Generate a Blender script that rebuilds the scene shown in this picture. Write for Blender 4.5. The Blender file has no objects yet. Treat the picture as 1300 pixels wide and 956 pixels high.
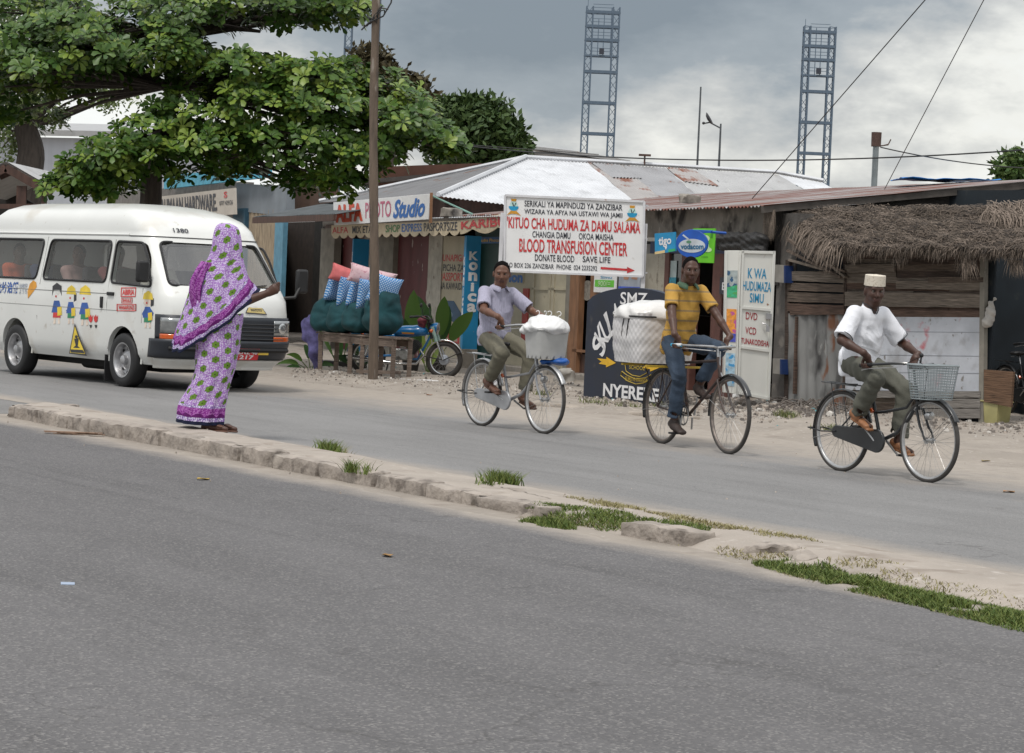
import bpy, bmesh, math, random
import numpy as np
from mathutils import Vector, Matrix, noise as mnoise
random.seed(7); rnd=random.random
def U(a,b): return a+(b-a)*random.random()
V=Vector
S=bpy.context.scene; COL=S.collection
# ------------------------------------------------------------------ camera
FPX=3070.0; HC=1.39; HA=340.0; HB=0.043
rho=math.atan(HB); hy0=HA+HB*650
pit=math.atan((478-hy0)*math.cos(rho)/FPX)
F0=V((0,math.cos(pit),-math.sin(pit))); U0=V((0,math.sin(pit),math.cos(pit))); X0=V((1,0,0))
CR=math.cos(rho)*X0+math.sin(rho)*U0; CU=-math.sin(rho)*X0+math.cos(rho)*U0
CAM=V((0,0,HC))
def ray(px,py): return F0+CR*((px-650)/FPX)+CU*((478-py)/FPX)
def gnd(px,py,z=0.0):
    d=ray(px,py); return CAM+d*((z-HC)/d.z)
def at(px,py,Y):
    d=ray(px,py); return CAM+d*(Y/d.y)
def onplane(px,py,o,n):
    d=ray(px,py); return CAM+d*((o-CAM).dot(n)/d.dot(n))
def proj(p):
    v=V(p)-CAM; w=v.dot(F0); return (650+FPX*v.dot(CR)/w, 478-FPX*v.dot(CU)/w)
cd=bpy.data.cameras.new('camera'); cam=bpy.data.objects.new('camera',cd); COL.objects.link(cam)
cam.matrix_world=Matrix(((CR.x,CU.x,-F0.x,0),(CR.y,CU.y,-F0.y,0),(CR.z,CU.z,-F0.z,HC),(0,0,0,1)))
cd.sensor_width=36; cd.lens=FPX*36/1300; cd.clip_end=3000; cd.clip_start=.5; S.camera=cam
# ------------------------------------------------------------------ materials
MATS={}
def M(name,col,rough=.6,metal=0,var=.18,vs=6,bump=0,bs=40,st=None,ss=3,sth=.55,sw=.12,stretch=(1,1,1),spec=None,coat=0,sd=5,rs=None):
    """procedural principled material: tone noise, stains (st colour), bump"""
    if name in MATS: return MATS[name]
    m=bpy.data.materials.new(name); m.use_nodes=True; nt=m.node_tree; N=nt.nodes; L=nt.links
    b=N['Principled BSDF']; b.inputs['Roughness'].default_value=rough; b.inputs['Metallic'].default_value=metal
    if spec is not None: b.inputs['Specular IOR Level'].default_value=spec
    if coat: b.inputs['Coat Weight'].default_value=coat; b.inputs['Coat Roughness'].default_value=.08
    tc=N.new('ShaderNodeTexCoord'); mp=N.new('ShaderNodeMapping'); mp.inputs['Scale'].default_value=stretch
    L.new(tc.outputs['Object'],mp.inputs[0])
    def nz(scale,det=4,off=0):
        n=N.new('ShaderNodeTexNoise'); n.inputs['Scale'].default_value=scale; n.inputs['Detail'].default_value=det
        L.new(mp.outputs[0],n.inputs['Vector']); return n
    def mix(fac,a,bb):
        x=N.new('ShaderNodeMix'); x.data_type='RGBA'
        if isinstance(fac,float): x.inputs[0].default_value=fac
        else: L.new(fac,x.inputs[0])
        for i,c in ((6,a),(7,bb)):
            if hasattr(c,'links'): L.new(c,x.inputs[i])
            else: x.inputs[i].default_value=(*c,1)
        return x.outputs[2]
    n=nz(vs); rg=N.new('ShaderNodeMapRange'); rg.inputs[1].default_value=.3; rg.inputs[2].default_value=.7
    L.new(n.outputs['Fac'],rg.inputs[0])
    c=mix(rg.outputs[0],tuple(max(0,x*(1-var)) for x in col),tuple(min(1,x*(1+var)) for x in col))
    if st:
        sts=st if isinstance(st,list) else [(st,ss,sth,sw)]
        for (sc,s2,th,w) in sts:
            n2=nz(s2,sd); r2=N.new('ShaderNodeMapRange'); r2.inputs[1].default_value=th; r2.inputs[2].default_value=th+w
            L.new(n2.outputs['Fac'],r2.inputs[0]); c=mix(r2.outputs[0],c,sc)
    L.new(c,b.inputs['Base Color'])
    if rs:
        r3=N.new('ShaderNodeMapRange'); r3.inputs[3].default_value=rs[0]; r3.inputs[4].default_value=rs[1]; L.new(n.outputs['Fac'],r3.inputs[0]); L.new(r3.outputs[0],b.inputs['Roughness'])
    if bump:
        n3=nz(bs,3); bp=N.new('ShaderNodeBump'); bp.inputs['Strength'].default_value=min(1,bump); bp.inputs['Distance'].default_value=.02
        L.new(n3.outputs['Fac'],bp.inputs['Height']); L.new(bp.outputs[0],b.inputs['Normal'])
    MATS[name]=m; return m
def glass(name,tint=(.5,.5,.5),amt=.25,rough=.03,ior=1.28):
    m=bpy.data.materials.new(name); m.use_nodes=True; nt=m.node_tree; N=nt.nodes; L=nt.links
    N.remove(N['Principled BSDF']); o=N['Material Output']
    t=N.new('ShaderNodeBsdfTransparent'); t.inputs[0].default_value=(*tint,1)
    g=N.new('ShaderNodeBsdfGlossy'); g.inputs['Roughness'].default_value=rough
    fr0=N.new('ShaderNodeLayerWeight'); fr0.inputs[0].default_value=.5; fr=N.new('ShaderNodeMath'); fr.operation='POWER'; fr.inputs[1].default_value=4.0; L.new(fr0.outputs['Facing'],fr.inputs[0])
    ad=N.new('ShaderNodeMath'); ad.operation='ADD'; ad.inputs[1].default_value=amt; ad.use_clamp=True
    L.new(fr.outputs[0],ad.inputs[0]); mx=N.new('ShaderNodeMixShader')
    L.new(ad.outputs[0],mx.inputs[0]); L.new(t.outputs[0],mx.inputs[1]); L.new(g.outputs[0],mx.inputs[2]); L.new(mx.outputs[0],o.inputs[0])
    return m
# ------------------------------------------------------------------ mesh builder
WOFF={}
def basis(d):
    d=V(d).normalized(); a=V((0,0,1)) if abs(d.z)<.9 else V((1,0,0))
    s=d.cross(a).normalized(); return d,s,s.cross(d).normalized()
class MB:
    def __init__(s): s.v=[]; s.f=[]; s.m=[]; s.sm=[]
    def add(s,vs,fs,mi=0,smooth=False):
        o=len(s.v); s.v.extend([tuple(x) for x in vs])
        for f in fs: s.f.append(tuple(i+o for i in f)); s.m.append(mi); s.sm.append(smooth)
        return s
    def obox(s,c,ax,ay,az,mi=0):
        c=V(c);ax=V(ax);ay=V(ay);az=V(az)   # half axes
        vs=[c+ax*i+ay*j+az*k for i in(-1,1) for j in(-1,1) for k in(-1,1)]
        fs=[(0,1,3,2),(4,6,7,5),(0,4,5,1),(2,3,7,6),(0,2,6,4),(1,5,7,3)]
        return s.add(vs,fs,mi)
    def box(s,x0,x1,y0,y1,z0,z1,mi=0):
        return s.obox(((x0+x1)/2,(y0+y1)/2,(z0+z1)/2),((x1-x0)/2,0,0),(0,(y1-y0)/2,0),(0,0,(z1-z0)/2),mi)
    def bar(s,p,q,w,h,mi=0,up=None):
        p=V(p);q=V(q); d=(q-p); 
        a=V(up) if up is not None else (V((0,0,1)) if abs(d.normalized().z)<.95 else V((1,0,0)))
        sd=d.cross(a).normalized(); u=sd.cross(d).normalized()
        return s.obox((p+q)/2,d/2,sd*w/2,u*h/2,mi)
    def tube(s,pts,r,n=8,mi=0,cap=True,closed=False):
        pts=[V(p) for p in pts]; k=len(pts); rr=r if isinstance(r,(list,tuple)) else [r]*k
        vs=[]; prev=None
        for i,p in enumerate(pts):
            if closed: d=pts[(i+1)%k]-pts[i-1]
            else: d=pts[min(i+1,k-1)]-pts[max(i-1,0)]
            d.normalize()
            if prev is None: _,a,b=basis(d); b=d.cross(a)
            else:
                a=prev-d*prev.dot(d)
                if a.length<1e-6: _,a,b=basis(d)
                a.normalize(); b=d.cross(a)
            prev=a
            for j in range(n):
                t=2*math.pi*j/n; vs.append(p+(a*math.cos(t)+b*math.sin(t))*rr[i])
        fs=[]
        for i in range(k if closed else k-1):
            i2=(i+1)%k
            for j in range(n): fs.append((i*n+j,i*n+(j+1)%n,i2*n+(j+1)%n,i2*n+j))
        s.add(vs,fs,mi,True)
        if cap and not closed:
            o=len(s.v)-len(vs); s.f.append(tuple(o+j for j in range(n))[::-1]); s.m.append(mi); s.sm.append(False)
            s.f.append(tuple(o+(k-1)*n+j for j in range(n))); s.m.append(mi); s.sm.append(False)
        return s
    def cyl(s,p,q,r,r2=None,n=16,mi=0): return s.tube([p,q],[r,r if r2 is None else r2],n,mi)
    def lathe(s,c,axis,prof,n=32,mi=0,closed=False,arc=None,cap=False):
        """prof: list of (radius, along axis)"""
        c=V(c); d,a,b=basis(axis); vs=[]; fs=[]; k=len(prof)
        a0,a1=(0,2*math.pi) if arc is None else arc; nn=n if arc is None else n+1
        for i in range(nn):
            t=a0+(a1-a0)*i/n; e=a*math.cos(t)+b*math.sin(t)
            for (r,h) in prof: vs.append(c+e*r+d*h)
        for i in range(n):
            i2=(i+1)%n if arc is None else i+1
            for j in range(k if closed else k-1):
                j2=(j+1)%k; fs.append((i*k+j,i*k+j2,i2*k+j2,i2*k+j))
        s.add(vs,fs,mi,True)
        return s
    def torus(s,c,axis,R,r,n=48,m=8,mi=0):
        return s.lathe(c,axis,[(R+r*math.cos(2*math.pi*j/m),r*math.sin(2*math.pi*j/m)) for j in range(m)],n,mi,True)
    def prism(s,poly,ext,mi=0):
        """poly: 3d points, ext: extrusion vector"""
        n=len(poly); e=V(ext); vs=[V(p) for p in poly]+[V(p)+e for p in poly]
        fs=[tuple(range(n)),tuple(range(2*n-1,n-1,-1))]+[(i,i+n,(i+1)%n+n,(i+1)%n) for i in range(n)]
        return s.add(vs,fs,mi)
    def sphere(s,c,r,n=16,m=10,mi=0):
        c=V(c); r=V(r) if not isinstance(r,(int,float)) else V((r,r,r)); vs=[];fs=[]
        for i in range(m+1):
            p=math.pi*i/m
            for j in range(n):
                t=2*math.pi*j/n; vs.append(c+V((r.x*math.sin(p)*math.cos(t),r.y*math.sin(p)*math.sin(t),r.z*math.cos(p))))
        for i in range(m):
            for j in range(n): fs.append((i*n+j,(i+1)*n+j,(i+1)*n+(j+1)%n,i*n+(j+1)%n))
        return s.add(vs,fs,mi,True)
    def grid(s,fn,nu,nv,mi=0,smooth=True,closeu=False):
        vs=[fn(i/nu,j/nv) for i in range(nu if closeu else nu+1) for j in range(nv+1)]
        fs=[]
        for i in range(nu):
            i2=(i+1)%nu if closeu else i+1
            for j in range(nv): fs.append((i*(nv+1)+j,i2*(nv+1)+j,i2*(nv+1)+j+1,i*(nv+1)+j+1))
        return s.add(vs,fs,mi,smooth)
    def build(s,name,mats,parent=None,loc=None,bevel=0,solid=0,sharp=40,jit=0):
        if not isinstance(mats,(list,tuple)): mats=[mats]
        off=V((0,0,0)) if loc is None else V(loc)
        if parent is not None: off=WOFF.get(parent.name,V((0,0,0)))
        me=bpy.data.meshes.new(name)
        vv=[(x-off.x,y-off.y,z-off.z) for x,y,z in s.v]
        me.from_pydata(vv,[],s.f); 
        for m in mats: me.materials.append(m)
        me.polygons.foreach_set('material_index',s.m); me.polygons.foreach_set('use_smooth',s.sm)
        me.update(); me.validate()
        bm=bmesh.new(); bm.from_mesh(me); bmesh.ops.remove_doubles(bm,verts=bm.verts,dist=1e-6)
        bmesh.ops.recalc_face_normals(bm,faces=bm.faces); bm.to_mesh(me); bm.free()
        me.set_sharp_from_angle(angle=math.radians(sharp))
        o=bpy.data.objects.new(name,me); COL.objects.link(o)
        if parent is not None: o.parent=parent
        else: o.location=off
        WOFF[o.name]=off
        if solid:
            md=o.modifiers.new('s','SOLIDIFY'); md.thickness=solid; md.offset=0
        if bevel:
            md=o.modifiers.new('b','BEVEL'); md.width=bevel; md.segments=2; md.limit_method='ANGLE'; md.angle_limit=math.radians(50); md.harden_normals=False
        return o
def tag(o,label=None,cat=None,group=None,kind=None):
    if label: o['label']=label
    if cat: o['category']=cat
    if group: o['group']=group
    if kind: o['kind']=kind
    return o
def empty(name,loc,label=None,cat=None,group=None,mat=None,world=True):
    o=bpy.data.objects.new(name,None); COL.objects.link(o); o.empty_display_size=.2
    if mat is not None: o.matrix_world=mat; WOFF[o.name]=V((0,0,0))
    else:
        o.location=loc; WOFF[o.name]=V(loc) if world else V((0,0,0))
    return tag(o,label,cat,group)
def raw(name,vs,fs,mats,parent=None,loc=None,smooth=True,fm=None):
    me=bpy.data.meshes.new(name); off=V((0,0,0)) if loc is None else V(loc)
    if parent is not None: off=WOFF.get(parent.name,V((0,0,0)))
    vs=np.asarray(vs,dtype=np.float64)-np.array(off)
    me.from_pydata(vs.tolist(),[],fs if isinstance(fs,list) else fs.tolist())
    for m in (mats if isinstance(mats,(list,tuple)) else [mats]): me.materials.append(m)
    if smooth: me.polygons.foreach_set('use_smooth',[True]*len(me.polygons))
    if fm is not None: me.polygons.foreach_set('material_index',fm)
    me.update(); o=bpy.data.objects.new(name,me); COL.objects.link(o)
    if parent is not None: o.parent=parent
    else: o.location=off
    WOFF[o.name]=off
    return o
def copy_tree(o,parent=None,loc=None,rz=None):
    c=o.copy(); COL.objects.link(c)
    if parent is not None: c.parent=parent
    if loc is not None: c.location=loc
    if rz is not None: c.rotation_euler=(0,0,rz)
    for ch in list(o.children): copy_tree(ch,c)
    return c
def frame(origin,fwd,z=(0,0,1)):
    """matrix: local x = fwd (horizontal), y = left, z = up"""
    x=V(fwd).normalized(); zz=V(z); y=zz.cross(x).normalized(); zz=x.cross(y)
    return Matrix(((x.x,y.x,zz.x,origin[0]),(x.y,y.y,zz.y,origin[1]),(x.z,y.z,zz.z,origin[2]),(0,0,0,1)))
# ------------------------------------------------------------------ lettering
_tc={}
def glyphs(txt,bold=0.0,shear=0.0,spacing=1.0):
    k=(txt,bold,shear,spacing)
    if k in _tc: return _tc[k]
    cu=bpy.data.curves.new('t','FONT'); cu.body=txt; cu.size=1; cu.offset=bold; cu.resolution_u=3; cu.shear=shear; cu.space_character=spacing
    ob=bpy.data.objects.new('t',cu); COL.objects.link(ob); dg=bpy.context.evaluated_depsgraph_get(); dg.update()
    me=bpy.data.meshes.new_from_object(ob.evaluated_get(dg))
    vs=[(v.co.x,v.co.y) for v in me.vertices]; fs=[tuple(p.vertices) for p in me.polygons]
    bpy.data.objects.remove(ob); bpy.data.curves.remove(cu); bpy.data.meshes.remove(me)
    _tc[k]=(vs,fs); return _tc[k]
def bil(q,u,v):
    """q: corners TL,TR,BR,BL ; u right, v down"""
    a=q[0]*(1-u)+q[1]*u; b=q[3]*(1-u)+q[2]*u; return a*(1-v)+b*v
def qn(q): return (q[1]-q[0]).cross(q[0]-q[3]).normalized()   # normal towards viewer
def text(mb,txt,q,rect,mi=0,lift=.004,bold=.012,shear=0.0,keep=False,spacing=1.0,fn=None,wob=0):
    """fit txt in rect=(u0,v0,u1,v1) of quad q"""
    vs,fs=glyphs(txt,bold,shear,spacing)
    if not vs: return
    x0=min(v[0] for v in vs); x1=max(v[0] for v in vs); y0=min(v[1] for v in vs); y1=max(v[1] for v in vs)
    u0,v0,u1,v1=rect; n=qn(q)*lift; out=[]
    for (x,y) in vs:
        a=(x-x0)/(x1-x0); b=(y1-y)/(y1-y0)
        if fn: a,b=fn(a,b)
        u=u0+(u1-u0)*a; v=v0+(v1-v0)*b+wob*math.sin(a*9)
        out.append(bil(q,u,v)+n)
    mb.add(out,fs,mi)
def poly_on(mb,q,pts,mi=0,lift=.004,th=0):
    n=qn(q); P=[bil(q,u,v)+n*lift for u,v in pts]
    if th: mb.prism([p-n*th for p in P],n*th,mi)
    else: mb.add(P,[tuple(range(len(P)))],mi)
def ell(cu,cv,ru,rv,n=24,a0=0,a1=360):
    return [(cu+ru*math.cos(math.radians(a0+(a1-a0)*i/n)),cv+rv*math.sin(math.radians(a0+(a1-a0)*i/n))) for i in range(n if a1-a0>=360 else n+1)]
# ------------------------------------------------------------------ signed distance modelling
def _n(v): return np.array([v[0],v[1],v[2]],dtype=np.float32)
class SD:
    def __init__(s): s.p=[]
    def cap(s,p1,r1,p2,r2,k=.02,op='u'):
        p1=_n(p1);p2=_n(p2)
        def f(P):
            d=p2-p1; L=float((d*d).sum())+1e-9; t=np.clip(((P-p1)@d)/L,0,1)
            return np.linalg.norm(P-(p1+t[...,None]*d),axis=-1)-(r1+(r2-r1)*t)
        R=max(r1,r2); s.p.append((op,f,np.minimum(p1,p2)-R,np.maximum(p1,p2)+R,k)); return s
    def chain(s,pts,rs,k=.02,op='u'):
        for i in range(len(pts)-1): s.cap(pts[i],rs[i],pts[i+1],rs[i+1],k,op)
        return s
    def ecap(s,p1,ab1,p2,ab2,side,k=.03,op='u'):
        """elliptic tapered capsule: half axis a along side, b along the third direction"""
        p1=_n(p1);p2=_n(p2); d=p2-p1; L=np.linalg.norm(d); w=d/L; sd=_n(side); sd=sd-w*(sd@w); sd/=np.linalg.norm(sd); fr=np.cross(w,sd)
        def f(P):
            q=P-p1; h=q@w; t=np.clip(h/L,0,1); e=np.abs(h-t*L); a=ab1[0]+(ab2[0]-ab1[0])*t; b=ab1[1]+(ab2[1]-ab1[1])*t
            m=np.minimum(a,b)
            return (np.sqrt(((q@sd)/a)**2+((q@fr)/b)**2+(e/m)**2)-1)*m
        R=max(ab1+ab2); s.p.append((op,f,np.minimum(p1,p2)-R,np.maximum(p1,p2)+R,k)); return s
    def ell(s,c,r,k=.02,op='u',R=None):
        c=_n(c); r=_n(r); Rm=np.eye(3,dtype=np.float32) if R is None else np.array(R,dtype=np.float32)
        def f(P):
            q=(P-c)@Rm; k0=np.linalg.norm(q/r,axis=-1); k1=np.linalg.norm(q/(r*r),axis=-1)+1e-6
            return k0*(k0-1)/k1
        m=float(r.max()); s.p.append((op,f,c-m,c+m,k)); return s
    def plane(s,o,n,k=.004):
        """cut away everything on the side n points to"""
        o=_n(o); n=_n(V(n).normalized()); s.p.append(('c',lambda P:(P-o)@n,None,None,k)); return s
    def cut(s,o,n,lo,hi,k=.004):
        o=_n(o); n=_n(V(n).normalized()); s.p.append(('cl',lambda P:(P-o)@n,_n(lo),_n(hi),k)); return s
    def mesh(s,cell=.006,disp=None):
        lo=np.min([p[2] for p in s.p if p[0]=='u'],axis=0)-.03; hi=np.max([p[3] for p in s.p if p[0]=='u'],axis=0)+.03
        n=np.ceil((hi-lo)/cell).astype(int)+1
        D=np.full(n,.2,dtype=np.float32)
        ax=[lo[i]+cell*np.arange(n[i],dtype=np.float32) for i in range(3)]
        for op,f,a,b,k in s.p:
            if a is None: sl=(slice(0,n[0]),slice(0,n[1]),slice(0,n[2]))
            else:
                mg=k+cell*3 if op!='cl' else 0
                i0=np.clip(np.floor((a-mg-lo)/cell).astype(int),0,n-1); i1=np.clip(np.ceil((b+mg-lo)/cell).astype(int)+1,1,n)
                if (i1<=i0).any(): continue
                sl=tuple(slice(i0[j],i1[j]) for j in range(3))
            G=np.stack(np.meshgrid(ax[0][sl[0]],ax[1][sl[1]],ax[2][sl[2]],indexing='ij'),-1)
            d=f(G).astype(np.float32); C=D[sl]
            if op=='u':
                h=np.maximum(k-np.abs(C-d),0)/k; D[sl]=np.minimum(C,d)-h*h*k*.25
            else:
                if op=='s': d=-d
                h=np.maximum(k-np.abs(C-d),0)/k; D[sl]=np.maximum(C,d)+h*h*k*.25
        if disp is not None:
            m=np.argwhere(np.abs(D)<cell*4); P=lo+m*cell; D[m[:,0],m[:,1],m[:,2]]+=disp(P).astype(np.float32)
        return nets(D,lo,cell)
def nets(D,lo,h):
    Sg=D<0; n=np.array(D.shape); c=np.zeros(tuple(n-1),dtype=np.int8)
    offs=[(i,j,k) for i in(0,1) for j in(0,1) for k in(0,1)]
    for o in offs: c+=Sg[o[0]:n[0]-1+o[0],o[1]:n[1]-1+o[1],o[2]:n[2]-1+o[2]]
    act=(c>0)&(c<8); ac=np.argwhere(act); idx=-np.ones(c.shape,dtype=np.int64); idx[act]=np.arange(len(ac))
    pos=np.zeros((len(ac),3)); cnt=np.zeros(len(ac))
    for a in offs:
        for x in range(3):
            if a[x]==1: continue
            b=list(a); b[x]=1
            d0=D[tuple((ac+a).T)]; d1=D[tuple((ac+b).T)]; m=(d0<0)!=(d1<0)
            t=d0[m]/(d0[m]-d1[m]); p=np.tile(np.array(a,dtype=float),(m.sum(),1)); p[:,x]+=t; pos[m]+=p; cnt[m]+=1
    vs=lo+h*(ac+pos/cnt[:,None]); fs=[]
    for x in range(3):
        y,z=(x+1)%3,(x+2)%3
        a=[slice(0,n[i]) for i in range(3)]; b=list(a); a[x]=slice(0,n[x]-1); b[x]=slice(1,n[x])
        ch=Sg[tuple(a)]!=Sg[tuple(b)]; e=np.argwhere(ch)
        e=e[(e[:,y]>0)&(e[:,z]>0)&(e[:,y]<n[y]-1)&(e[:,z]<n[z]-1)]
        def ci(dy,dz):
            q=e.copy(); q[:,y]-=dy; q[:,z]-=dz; return idx[tuple(q.T)]
        Q=np.stack([ci(1,1),ci(0,1),ci(0,0),ci(1,0)],1)
        ins=Sg[tuple(e.T)]; Q[~ins]=Q[~ins][:,::-1]; fs.append(Q)
    return vs,np.concatenate(fs)
def sdobj(sd,name,mats,parent=None,cell=.006,disp=None,mat=None,fm=None):
    vs,fs=sd.mesh(cell,disp)
    o=raw(name,vs,fs,mats,parent,None,True,None)
    if fm is not None:
        c=vs[fs].mean(1); o.data.polygons.foreach_set('material_index',fm(c).astype(np.int32))
    if mat is not None: o.matrix_world=mat
    return o
def sinfold(P,amp,fx,fy,fz,ph=0):
    return amp*(np.sin(P[:,0]*fx+P[:,1]*fy+P[:,2]*fz+ph+1.7*np.sin(P[:,2]*11+P[:,0]*7))*.6+.4*np.sin(P[:,0]*fy*1.3-P[:,1]*fx*.8+P[:,2]*fz*1.9+2*ph))
def ik(a,b,l1,l2,pole):
    a=V(a);b=V(b);d=b-a;L=d.length; L2=min(L,(l1+l2)*.999); u=d.normalized()
    x=(L2*L2+l1*l1-l2*l2)/(2*L2); h=math.sqrt(max(0,l1*l1-x*x)); p=V(pole); p=(p-u*p.dot(u)).normalized()
    return a+u*x+p*h

def crease(P,amp,seed=0,f=1.0):
    """cloth creases: narrow ridges along warped directions"""
    r=np.random.RandomState(seed*17+3); out=np.zeros(len(P))
    for i in range(5):
        d=r.normal(size=3); d/=np.linalg.norm(d); w=r.normal(size=3); w/=np.linalg.norm(w); fr=f*(16+13*i)
        ph=P@d*fr+1.6*np.sin(P@w*fr*.45+i)+.9*np.sin(P@np.roll(w,1)*fr*.8+2*i); m=.5+.5*np.sin(P@np.roll(d,2)*fr*.33+i*1.7)
        out+=m*((1-np.abs(np.sin(ph)))**3-.2)/(1+.45*i)
    return -amp*out*.6
# ================================================================== world and light
w=bpy.data.worlds.new('World'); S.world=w; w.use_nodes=True; nt=w.node_tree; N=nt.nodes; L=nt.links
bg=N['Background']; SUNEL=math.radians(62); SUNAZ=math.radians(205)
sky=N.new('ShaderNodeTexSky'); sky.sky_type='NISHITA'; sky.sun_disc=False; sky.sun_elevation=SUNEL; sky.sun_rotation=SUNAZ; sky.dust_density=3
tc=N.new('ShaderNodeTexCoord')
def wn(scale,sx,sy,sz,ox,oy,oz,det=6,ro=.55):
    mp=N.new('ShaderNodeMapping'); mp.inputs['Scale'].default_value=(sx,sy,sz); mp.inputs['Location'].default_value=(ox,oy,oz); L.new(tc.outputs['Generated'],mp.inputs[0])
    n=N.new('ShaderNodeTexNoise'); n.inputs['Scale'].default_value=scale; n.inputs['Detail'].default_value=det; n.inputs['Roughness'].default_value=ro; L.new(mp.outputs[0],n.inputs['Vector']); return n.outputs['Fac']
def ramp(fac,pts):
    r=N.new('ShaderNodeValToRGB'); L.new(fac,r.inputs[0]); cr=r.color_ramp
    while len(cr.elements)>1: cr.elements.remove(cr.elements[0])
    cr.elements[0].position=pts[0][0]; cr.elements[0].color=(*pts[0][1],1)
    for p,c in pts[1:]:
        e=cr.elements.new(p); e.color=(*c,1)
    return r.outputs[0]
def wm(fac,a,b):
    x=N.new('ShaderNodeMix'); x.data_type='RGBA'
    if isinstance(fac,float): x.inputs[0].default_value=fac
    else: L.new(fac,x.inputs[0])
    L.new(a,x.inputs[6]); L.new(b,x.inputs[7]); return x.outputs[2]
sep=N.new('ShaderNodeSeparateXYZ'); L.new(tc.outputs['Generated'],sep.inputs[0])
cl=wn(9,1,1,2.1,.35,0,.06); cl2=wn(30,1,1,2.2,3,1,0,5,.6)
# cloud deck: height above horizon sets the layer, noise breaks it up
mh=N.new('ShaderNodeMath'); mh.operation='MULTIPLY_ADD'; mh.inputs[1].default_value=.62; L.new(cl,mh.inputs[0])
mr=N.new('ShaderNodeMapRange'); mr.inputs[1].default_value=0; mr.inputs[2].default_value=.13; mr.inputs[3].default_value=0; mr.inputs[4].default_value=.44; L.new(sep.outputs['Z'],mr.inputs[0])
ax_=N.new('ShaderNodeMath'); ax_.operation='SUBTRACT'; ax_.inputs[1].default_value=.015; L.new(sep.outputs['X'],ax_.inputs[0]); ab_=N.new('ShaderNodeMath'); ab_.operation='ABSOLUTE'; L.new(ax_.outputs[0],ab_.inputs[0]); mx_=N.new('ShaderNodeMapRange'); mx_.inputs[1].default_value=0; mx_.inputs[2].default_value=.2; mx_.inputs[3].default_value=.10; mx_.inputs[4].default_value=-.18; L.new(ab_.outputs[0],mx_.inputs[0])
ms=N.new('ShaderNodeMath'); ms.operation='ADD'; L.new(mr.outputs[0],ms.inputs[0]); L.new(mx_.outputs[0],ms.inputs[1]); L.new(ms.outputs[0],mh.inputs[2])
m3=N.new('ShaderNodeMath'); m3.operation='MULTIPLY_ADD'; m3.inputs[1].default_value=.22; L.new(cl2,m3.inputs[0]); L.new(mh.outputs[0],m3.inputs[2])
K=10.0
def k(c,s=1): return tuple(x*K*s for x in c)
cloud=ramp(m3.outputs[0],[(.40,(.86,.88,.87)),(.55,(.76,.76,.72)),(.64,(.50,.51,.505)),(.73,(.30,.335,.365)),(.90,(.20,.235,.27))])
hi=N.new('ShaderNodeMapRange'); hi.inputs[1].default_value=.2; hi.inputs[2].default_value=.75; L.new(sep.outputs['Z'],hi.inputs[0])
over=ramp(wn(2.2,1,1,1.5,0,0,0,5),[(.3,(.85,.88,.92)),(.7,(1.3,1.3,1.28))])
cc=wm(hi.outputs[0],cloud,over)
sc_=N.new('ShaderNodeMix'); sc_.data_type='RGBA'; sc_.blend_type='MULTIPLY'; sc_.inputs[0].default_value=1; L.new(cc,sc_.inputs[6]); sc_.inputs[7].default_value=(K,K,K,1)
sc_.clamp_result=False
mixs=wm(.9,sky.outputs[0],sc_.outputs[2]); L.new(mixs,bg.inputs[0]); bg.inputs[1].default_value=.1
sl=bpy.data.lights.new('sun','SUN'); sl.energy=1.5; sl.angle=math.radians(10); sl.color=(1,.96,.9)
so=bpy.data.objects.new('sun',sl); COL.objects.link(so)
sd_=V((math.sin(SUNAZ)*math.cos(SUNEL),math.cos(SUNAZ)*math.cos(SUNEL),math.sin(SUNEL)))
so.rotation_euler=sd_.to_track_quat('Z','Y').to_euler()
S.view_settings.view_transform='Standard'; S.view_settings.look='None'; S.view_settings.exposure=.3; S.view_settings.gamma=1
S.render.engine='CYCLES'; S.cycles.max_bounces=6; S.cycles.transparent_max_bounces=12
try: S.cycles.use_denoising=True
except: pass
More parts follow.
